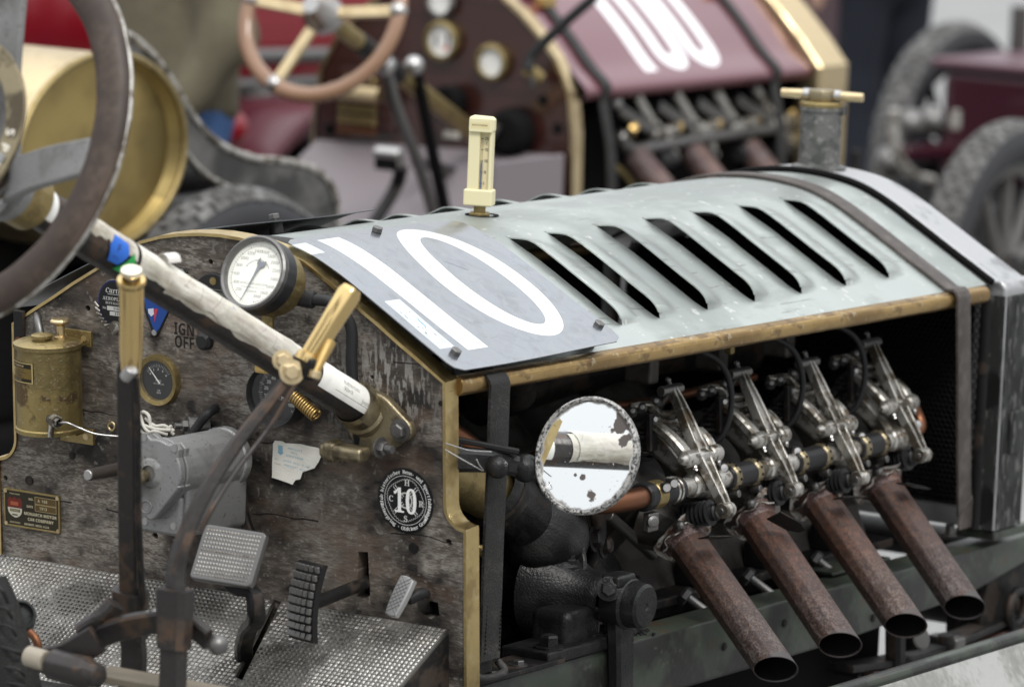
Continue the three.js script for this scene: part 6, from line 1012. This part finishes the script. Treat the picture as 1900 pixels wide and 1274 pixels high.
  // brass radiator
  { const o2 = [[.405, .55], [.405, 1.06], [.35, 1.125], [.265, 1.21], [.175, 1.285], [.08, 1.33], [0, 1.345]], s = shapeOf([...o2, ...o2.slice(0, -1).reverse().map(([z, y]) => [-z, y])]), h = shapeOf([[.33, .6], [.33, 1.03], [.2, 1.15], [-.2, 1.15], [-.33, 1.03], [-.33, .6]]); s.holes.push(h); const R = w('radiator', M.brassPale, ext(s, .15, .01, 3).applyMatrix4(F).translate(X1 - XD + .16, 0, 0)); say(R, 'tall brass radiator shell'); w('core', M.nearBlack, boxAt(v3(X1 + .08, .85, ZC), .06, .52, .68, .004), R); w('hinge', M.iron, boxAt(onX(1588, 300, 5.3), .02, .06, .02, .004), R); }
  // engine in the open side
  const EB = w('engine_block', M.nearBlack, boxAt(v3(4.72, .74, ZC), 1.0, .48, .42, .04));
  w('inner_sheet', M.nearBlack, boxAt(v3(4.7, .98, ZC - .1), 1.08, .12, .4, .01), EB);
  const zR = ZC + .33, n = (x, y) => onZ(x, y, zR);
  for (let i = 0; i < 4; i++) { const x = 1188 + i * 73, y = 182 - i * 6, R = w('rocker_arm', M.alu, bar([n(x - 8, y - 5), n(x + 22, y + 45), n(x + 48, y + 72), n(x + 66, y + 115)], .026, .02, v3(1, 0, 0))); w('support_arm', M.steelDark, bar([n(x - 42, y + 18), n(x, y + 46), n(x + 30, y + 60)], .03, .02, v3(0, 1, 0)), R); w('pivot_shaft', M.alu, cyl(n(x + 20, y + 66), n(x + 66, y + 56), .014), R); w('pivot_boss', M.brass, lathe(n(x + 66, y + 52), v3(-.5, .2, .8), [[.018, -.02], [.018, .006], [0, .01]], 16), R); w('spring', M.hose, cyl(n(x + 34, y + 116), n(x + 60, y + 112), .02), R);
    const E2 = w('exhaust_pipe', M.rust, pipe(onZ(1180 + i * 105, 290 - i * 7, zR), onZ(1275 + i * 103, 408 - i * 7, zR + .17), .034, .002)); }
  w('water_pipe', M.steelDark, tube([n(1150, 250), n(1168, 276), n(1210, 272), n(1300, 256), n(1400, 242), n(1470, 232)], .016, 14)); w('pipe_elbow', M.brass, lathe(n(1172, 245), v3(-.6, .5, .6), [[.01, -.03], [.012, -.02], [.011, .03], [0, .034]], 16)); w('lamp_bolt', M.steel, new THREE.SphereGeometry(.018, 16, 12).translate(...n(1142, 188).toArray()));
  w('fuel_pipe', M.brassDull, tube([n(1130, 300), n(1165, 330), n(1190, 380)], .008, 8));
  // instruments
  const dx = v3(-1, 0, 0), dialW = (x, y, r, bez, needle) => { const c = onX(x, y, XD - .002), g = w('gauge', bez, lathe(c, dx, [[r, 0], [r, .02], [r * .8, .024], [r * .76, .012]], 36)); const ft = printed(128, 128, (k, s) => { k.fillStyle = '#dcdcd8'; k.fillRect(0, 0, s, s); k.fillStyle = '#3c4046'; if (needle) { k.fillRect(30, 40, 14, 52); k.fillRect(84, 36, 14, 56); k.fillStyle = '#c23a30'; k.fillRect(72, 84, 22, 14); } k.strokeStyle = '#555'; k.lineWidth = 4; for (let i = 0; i < 14; i++) { const a = -2.3 + i * .35; k.beginPath(); k.moveTo(64 + Math.sin(a) * 46, 64 - Math.cos(a) * 46); k.lineTo(64 + Math.sin(a) * 54, 64 - Math.cos(a) * 54); k.stroke(); } }, .4); one('dial', ft, g, new THREE.CircleGeometry(r * .8, 32), new THREE.Matrix4().makeBasis(v3(0, 0, 1), UPY, dx).setPosition(c.x - .013, c.y, c.z), T, true); return g; };
  dialW(825, 75, .049, M.brassDull, true); dialW(824, 0, .042, M.steel, false); dialW(918, 115, .045, M.brassDull, false);
  { const l = onX(955, 245, XD - .01), g = w('round_switch', M.nearBlack, lathe(l, dx, [[.06, 0], [.058, .03], [.04, .05], [0, .05]], 28)); w('switch_arm', M.steelDark, bar([l.clone().add(v3(-.06, .02, -.01)), l.clone().add(v3(-.065, -.05, -.05))], .02, .012, v3(0, 0, 1)), g); const l2 = onX(835, 190, XD - .03); w('black_dial', M.nearBlack, lathe(l2, dx, [[.04, -.02], [.042, .02], [.034, .03], [0, .02]], 28)); for (const [x, y] of [[1035, 238], [1008, 186], [612, 240]]) w('stud', M.nearBlack, rivet(onX(x, y, XD), dx, .014)); w('ivory_plate', plain([.6, .57, .5], .5), boxAt(onX(838, 250, XD - .006), .006, .016, .045, .002)); }
  { const c = onX(668, 172, XD - .05), O = w('oil_dripper', M.brassPale, cyl(c.clone().add(v3(-.02, 0, -.072)), c.clone().add(v3(-.02, 0, .072)), .02)); say(O, 'brass drip oiler with rows of little glasses'); for (let j = 0; j < 3; j++) for (let i = 0; i < 5; i++) w('drip_glass', j < 2 ? M.brassDull : M.copper, cyl(c.clone().add(v3(0, -.03 - j * .026, -.052 + i * .0235)), c.clone().add(v3(0, -.05 - j * .026, -.052 + i * .0235)), .0085), O); for (let i = 0; i < 4; i++) w('drip_knob', M.brassDull, new THREE.SphereGeometry(.009, 12, 8).translate(c.x, c.y + .03, c.z - .04 + i * .026), O); w('back_plate', mahog, boxAt(c.clone().add(v3(.035, -.02, 0)), .01, .15, .17, .004), O); }
  { const pts = [[1120, -20], [1085, 10], [1045, 45], [1010, 78], [985, 106], [980, 130]].map(([x, y], i) => onX(x, y, XD - .03 - .01 * i)); const K = w('fuel_hose', M.hose, tube(pts, .013, 12)); w('hose_nozzle', M.brassDull, cyl(onX(978, 128, XD - .06), onX(1003, 146, XD - .03), .018), K); w('nozzle_tip', M.steelDark, cyl(onX(985, 140, XD - .06), onX(987, 160, XD - .05), .01), K); }
  // toe board and body sheets
  { const a = onX(588, 258, XD - .02), b = onX(1046, 288, XD - .02), s = [a, b, b.clone().add(v3(-.62, -.33, 0)), a.clone().add(v3(-.62, -.33, 0))], g = grid(2, 2, (u, v) => s[0].clone().lerp(s[1], u).lerp(s[3].clone().lerp(s[2], u), v)); w('toe_board', mauve, g); w('body_side', mauve, boxAt(onZ(1000, 330, ZC + .42).add(v3(-.05, -.06, 0)), .3, .22, .012, .004)); w('undershield', M.nearBlack, boxAt(v3(4.2, .42, ZC), 3.4, .12, .62, .03)); for (const k of [1, -1]) w('chassis_rail', M.iron, boxAt(v3(4.3, .56, ZC + .33 * k), 4.2, .11, .05, .01)); }
  // steering
  { const h = onZ(598, 25, ZC + .22), e = onX(905, 268, XD - .01), d = h.clone().sub(e).normalize(); w('steering_column', M.brassDull, cyl(e, h, .021)); w('column_shroud', M.iron, cyl(e.clone().lerp(h, .55), e.clone().lerp(h, .8), .024));
    const e1 = d.clone().cross(UPY).normalize(), e2 = e1.clone().cross(d).normalize(), R = .192, t = grid(90, 16, (u, v) => { const p = u * 6.2832, q = -v * 6.2832, r = R + Math.cos(q) * .018; return h.clone().addScaledVector(e1, Math.cos(p) * r).addScaledVector(e2, Math.sin(p) * r).addScaledVector(d, Math.sin(q) * .014); });
    const rimT = plain([.24, .135, .08], .35, 0, { clearcoat: .6 }), Wh = w('steering_wheel', rimT, t); say(Wh, 'light wooden steering wheel with pale spokes'); for (const deg of [6, 100, 174, 294]) { const a = deg * Math.PI / 180, p = (r) => h.clone().addScaledVector(e1, Math.cos(a) * r).addScaledVector(e2, Math.sin(a) * r); w('spoke', M.brassPale, bar([p(.03), p(.182)], .028, .012, v3().addScaledVector(e1, -Math.sin(a)).addScaledVector(e2, Math.cos(a))), Wh); w('rim_ferrule', M.steel, new THREE.SphereGeometry(.021, 14, 10).translate(...p(.19).toArray()), Wh); } w('hub', M.steel, lathe(h, d, [[.045, -.02], [.045, .01], [.03, .03], [.02, .06], [0, .06]], 24), Wh); }
  for (const [q, m, c] of [[[[714, 120], [735, 200], [775, 300], [812, 420]], M.steelDark, 715], [[[768, 118], [782, 180], [800, 270], [832, 420]], M.nearBlack, 768]]) { const z = ZC + .2, L = w('hand_lever', m, bar(q.map(([x, y]) => onZ(x, y, z)), .028, .02, v3(0, 0, 1))), k = onZ(c, 122, z); w('lever_knob', M.steel, new THREE.SphereGeometry(.024, 18, 14).translate(k.x, k.y, k.z), L); }
  { const c = onZ(722, 292, ZC + .1), Pd = w('pedal', M.steel, boxAt(c, .03, .05, .075, .01, new THREE.Quaternion().setFromAxisAngle(v3(0, 0, 1), .5))); w('pedal_pad', M.nearBlack, boxAt(c.clone().add(v3(-.012, -.014, .0)), .012, .03, .06, .004), Pd); w('pedal_arm', M.iron, bar([c.clone().add(v3(.01, -.02, .03)), onZ(735, 345, ZC + .1), onZ(690, 420, ZC + .1)], .03, .02, v3(0, 0, 1)), Pd); w('side_rod', M.steelDark, tube([onZ(770, 300, ZC + .1), onZ(840, 320, ZC + .1), onZ(880, 345, ZC + .1)], .014, 10)); }
  // seat and fuel drum
  { const z = -1.96, o3 = [[180, 70], [225, 62], [265, 88], [300, 128], [332, 180], [366, 232], [408, 270], [465, 292], [530, 300], [580, 314], [610, 345], [622, 392], [624, 470], [560, 400], [500, 372], [420, 350], [370, 320], [335, 282], [300, 240], [180, 200]].map(([x, y]) => onZ(x, y, z)), mk = (dz) => ext(shapeOf(o3), .006).translate(0, 0, z + dz);
    const S = w('bucket_seat', greySheet, mk(0)); say(S, 'grey metal bucket seat with a sweeping side'); w('seat_side_far', greySheet, mk(-.5), S); w('seat_edge', M.alu, tube(o3.slice(0, 13).map((p) => p.clone().setZ(z + .004)), .0095, 10, false, 120), S); w('seat_edge', M.alu, tube(o3.slice(13, 19).reverse().map((p) => p.clone().setZ(z + .008)), .009, 10, false, 80), S); w('seat_shade_box', M.nearBlack, boxAt(v3(2.62, .72, ZC + .02), .95, .46, .56, .03), S); w('seat_pan', M.leather, boxAt(onZ(480, 400, z).add(v3(0, 0, -.25)), .6, .1, .48, .03), S);  // near-black box under the seat is added to stand in for shade
    const c = onZ(192, 282, -1.9), E2 = (r, q) => [Math.cos(q) * .275 * r, Math.sin(q) * .2 * r], drum = (r0, r1, z0, z1) => grid(72, 1, (u, v) => { const r = v ? r1 : r0, [x, y] = E2(r, u * 6.2832); return v3(c.x + x, c.y + y, v ? z1 : z0); });
    const G = w('fuel_drum', M.brassPale, drum(1, 1, c.z - .85, c.z)); say(G, 'large brass fuel drum lying across the car'); w('drum_end', M.drum, drum(.94, .001, c.z - .03, c.z - .036), G); w('drum_end_wall', M.drum, drum(1, .94, c.z, c.z - .03), G); { const pts = []; for (let i = 0; i < 60; i++) { const [x, y] = E2(1.0, i / 60 * 6.2832); pts.push(v3(c.x + x, c.y + y, c.z)); } w('drum_rim', M.brassDull, tube(pts, .0075, 10, true, 120), G); } w('drum_strap', M.alu, drum(1.015, 1.015, c.z - .42, c.z - .3), G); for (const q of [1.7, 2.0, 2.3, 2.6]) w('strap_rivet', M.iron, new THREE.SphereGeometry(.007, 8, 6).translate(c.x + E2(1.02, q)[0], c.y + E2(1.02, q)[1], c.z - .36), G); }
  w('tail_box', M.nearBlack, boxAt(v3(1.75, .64, ZC), 2.2, .44, .6, .08)); w('tail_board', M.nearBlack, boxAt(v3(1.5, .42, ZC), 2.4, .1, .7, .03));
  const rw = onZ(420, 660, -1.87), fw = onZ(1862, 508, -1.78); rw.y = .47; fw.y = .46;
  say(tyreWheel(C, T, rw, .465, .062, 12, M.iron), 'rear wheel below the seat'); say(tyreWheel(C, T, fw, .43, .06, 12, plain([.1, .095, .09], .5)), 'front wheel with grey spokes');
  w('front_axle', M.iron, cyl(fw.clone().add(v3(0, 0, -.02)), fw.clone().add(v3(0, -.02, -1.1)), .03));
}
{ // red car behind
  const P = v3(4.6, 0, -4.4), T = new THREE.Matrix4().makeTranslation(-P.x, 0, -P.z), C = thing('touring_car', 'bright red open car with a swept mudguard, farthest back on the left', 'vintage car', P), w = (name, m, g, parent = C) => one(name, m, parent, g, null, T);
  const red = plain([.17, .005, .011], .3, 0, { clearcoat: .35, clearcoatRoughness: .15 }), dk = plain([.06, .005, .012], .3, 0, { clearcoat: .3 }), z = -4.0, q = (x, y, k = z) => onZ(x, y, k);
  const a = q(60, -10), b = q(520, 60); w('body', red, (() => { const s = new THREE.Shape(); s.moveTo(-.45, -.3); s.lineTo(.45, -.3); s.quadraticCurveTo(.5, .1, .32, .3); s.quadraticCurveTo(0, .42, -.32, .3); s.quadraticCurveTo(-.5, .1, -.45, -.3); return ext(s, 4.6, .06, 4).applyMatrix4(new THREE.Matrix4().makeBasis(v3(0, 0, 1), UPY, v3(-1, 0, 0)).setPosition(6.4, 1.05, -4.45)); })());
  w('rear_tail', red, new THREE.SphereGeometry(.5, 32, 20).scale(1, .75, .9).translate(...q(70, 10, -4.2).toArray()));
  for (const [x0, y0, x1, y1, r, m] of [[390, 108, 700, 100, .024, M.steelDark], [400, 160, 640, 150, .022, M.steelDark], [120, 85, 360, 60, .03, M.nearBlack]]) w('side_rail', m, cyl(q(x0, y0, -3.9), q(x1, y1, -3.9), r));
  const f = [[420, 300], [455, 258], [500, 215], [560, 198], [640, 200], [760, 240]].map(([x, y]) => q(x, y, -3.75)); w('mudguard', dk, bar(f, .3, .05, v3(0, 0, 1)));
  w('running_board', M.nearBlack, boxAt(v3(4.7, .5, -4.1), 3.2, .3, .5, .04)); w('lower_body', dk, boxAt(v3(4.6, .72, -4.3), 4.2, .3, .6, .05)); w('hub_lamp', red, new THREE.SphereGeometry(.055, 16, 12).translate(...q(424, 240, -3.6).toArray()));
  tyreWheel(C, T, v3(5.6, .42, -3.9), .42, .055, 12, dk); tyreWheel(C, T, v3(3.0, .42, -3.9), .42, .055, 12, dk);
}
{ // maroon car at the right
  const P = v3(9.4, 0, -3.9), T = new THREE.Matrix4().makeTranslation(-P.x, 0, -P.z), C = thing('touring_car', 'dark maroon car with a grey tyre, partly hidden at the upper right', 'vintage car', P), w = (name, m, g, parent = C) => one(name, m, parent, g, null, T), q = (x, y, k = -3.24) => onZ(x, y, k);
  const c = q(1840, 170), dm = plain([.032, .005, .011], .35, 0, { clearcoat: .4 });
  const tl = q(1746, 118), br = q(1746, 335), zc = -2.86; w('body', dm, boxAt(v3(tl.x + 1.4, (tl.y + br.y) / 2, zc), 2.8, tl.y - br.y, .76, .05)); w('top_ledge', plain([.13, .075, .09], .35, .3), boxAt(v3(tl.x + 1.4, tl.y + .005, zc), 2.84, .03, .82, .012)); w('scuttle', dm, boxAt(v3(tl.x + 1.7, tl.y + .19, zc), 2.0, .34, .6, .1)); w('windscreen_post', M.steelDark, cyl(q(1890, 110), q(1894, 10), .03));
  const wc = q(1758, 325, -3.4); wc.y = .45; say(tyreWheel(C, T, wc, .47, .068, 12, M.nearBlack), 'large dark rear tyre');
  w('chassis', M.nearBlack, boxAt(v3(c.x + .6, c.y - .36, -2.86), 3.4, .2, .6, .04)); w('grey_tube', M.alu, tube([q(1661, 205, -2.9), q(1660, 270, -2.9), q(1672, 300, -2.9), q(1695, 325, -2.9), q(1730, 336, -2.9)], .018, 12)); w('tube_stub', M.alu, cyl(q(1774, 205, -2.9), q(1772, 240, -2.9), .017)); w('axle_beam', dm, cyl(q(1670, 285, -3.1), q(1760, 280, -3.1), .03)); for (const [x, y] of [[1690, 230], [1730, 225], [1650, 300]]) w('brake_part', M.steelDark, new THREE.SphereGeometry(.05, 16, 12).translate(...q(x, y, -3.1).toArray()));
  tyreWheel(C, T, v3(wc.x + 2.6, .42, -3.5), .42, .06, 12, dm);
  const D2 = C.clone(); D2.name = numbered('touring_car'); D2.position.add(v3(2.2, .0, -3.6)); D2.userData = { label: 'dark car farthest away at the top right corner', category: 'vintage car' }; scene.add(D2);
}
// ---- people standing behind
function smin(a, b, k) { const h = Math.max(k - Math.abs(a - b), 0) / k; return Math.min(a, b) - h * h * k * .25; }
function field(bones, res, size, k, cut) {
  const mc = new MarchingCubes(res, new THREE.MeshBasicMaterial(), false, false, 200000); mc.isolation = 0; const h = size / 2, a = v3(), d = v3();
  for (let z = 0, i = 0; z < res; z++) for (let y = 0; y < res; y++) for (let x = 0; x < res; x++, i++) {
    const p = v3((x / res * 2 - 1) * h, (y / res * 2 - 1) * h, (z / res * 2 - 1) * h); let s = 9;
    for (const [A, B, r0, r1, fl = 1] of bones) { d.subVectors(B, A); const L = d.lengthSq() || 1e-9; a.subVectors(p, A); const t = Math.min(1, Math.max(0, a.dot(d) / L)); a.addScaledVector(d, -t); a.z *= 1 / fl; s = smin(s, a.length() - (r0 + (r1 - r0) * t), k); }
    if (cut) s = Math.max(s, cut(p));
    mc.field[i] = -s;
  }
  mc.update(); const n = mc.count ?? mc.geometry.drawRange.count, g = new THREE.BufferGeometry();
  g.setAttribute('position', new THREE.Float32BufferAttribute(mc.positionArray.slice(0, n * 3).map((v) => v * h), 3)); g.setAttribute('normal', new THREE.Float32BufferAttribute(mc.normalArray.slice(0, n * 3), 3)); return g;
}
function person(label, p, turn, coat, legs, shoe, longCoat) {
  const o = thing('person', label, 'person', p), Y = .9, b = (x, y, z) => v3(x, y - Y, z); o.rotation.y = turn;
  const skin = plain([.42, .26, .19], .55), limbs = [], cl = [], tr = [];
  for (const k of [1, -1]) { const s = b(0, 1.42, .2 * k), e = b(-.03, 1.13, .27 * k), h = b(.1, .92, .24 * k), hp = b(0, .92, .1 * k), kn = b(.02, .49, .11 * k), an = b(-.02, .09, .12 * k); limbs.push([s, e, .05, .042], [e, h, .04, .028], [hp, kn, .08, .055], [kn, an, .055, .038], [an, b(.14, .04, .13 * k), .04, .03]); cl.push([s, e, .075, .065], [e, h.clone().lerp(e, .12), .062, .05]); tr.push([hp, kn, .105, .085], [kn, an, .085, .08]);
    for (let i = 0; i < 4; i++) limbs.push([h.clone().add(v3(.01, -.02, 0)), h.clone().add(v3(-.012 + i * .017, -.13 + Math.abs(i - 1.5) * .012, .01 * k)), .014, .009]); limbs.push([h.clone().add(v3(.02, -.02, 0)), h.clone().add(v3(.05, -.075, -.02 * k)), .013, .009], [h, h.clone().add(v3(.012, -.05, 0)), .03, .026]); }
  limbs.push([b(0, .95, 0), b(0, 1.4, 0), .13, .12, 1.25], [b(0, 1.42, 0), b(.02, 1.56, 0), .055, .05], [b(.03, 1.62, 0), b(.02, 1.7, 0), .075, .09], [b(.1, 1.655, 0), b(.115, 1.64, 0), .012, .014], [b(.06, 1.585, 0), b(.075, 1.6, 0), .035, .03], [b(.02, 1.65, .085), b(.02, 1.64, -.085), .02, .02]);
  cl.push([b(0, longCoat ? .84 : .98, 0), b(0, 1.4, 0), .16, .145, 1.32], [b(-.01, 1.42, .16), b(-.01, 1.42, -.16), .085, .085], [b(0, 1.46, 0), b(.01, 1.5, 0), .075, .07]); tr.push([b(0, .93, .05), b(0, .93, -.05), .135, .135]);
  const B = one('body', skin, o, field(limbs, 96, 2.0, .03)); B.position.y = Y;
  const J = one('jacket', coat, o, field(cl, 80, 2.0, .05, (q) => (longCoat ? .93 : .92) - Y - q.y + (longCoat ? .15 * q.x : 0))); J.position.y = Y;
  const Tq = one('trousers', legs, o, field(tr, 80, 2.0, .04, (q) => .07 - Y - q.y)); Tq.position.y = Y;
  one('hair', plain([.08, .06, .045], .8), o, new THREE.SphereGeometry(.1, 24, 18, 0, 7, 0, 1.75).scale(1, 1.05, .96).rotateZ(.35).translate(.005, 1.705, 0)); for (const k of [1, -1]) one('shoe', shoe, o, boxAt(v3(.06, .045, .125 * k), .28, .09, .1, .035));
  for (const k of [1, -1]) one('eye', plain([.05, .04, .035], .2), o, new THREE.SphereGeometry(.011, 10, 8).translate(.108, 1.675, .034 * k));
  return o;
}
const tweed = baked(256, .12, (u, v) => { const a = fbm(u, v, 60, 60, 2, 931), b = fbm(u, v, 5, 5, 4, 933); return { c: mixc([.07, .06, .036], [.17, .15, .1], a * .6 + b * .4), r: .9, h: a }; }, { bump: .002 });
{ const p = onZ(318, 200, -3.05); person('person in a brown tweed jacket and blue jeans standing behind the fuel drum', v3(p.x, 0, p.z), 2.6, tweed, plain([.06, .12, .27], .85), plain([.05, .035, .025], .5), true);
  const p2 = onZ(1642, 80, -4.7); person('person in dark navy clothes standing behind the brass radiator', v3(p2.x, 0, p2.z), 1.2, plain([.012, .014, .022], .8), plain([.009, .011, .018], .85), plain([.02, .02, .02], .4), false); }
renderer.render(scene, camera);
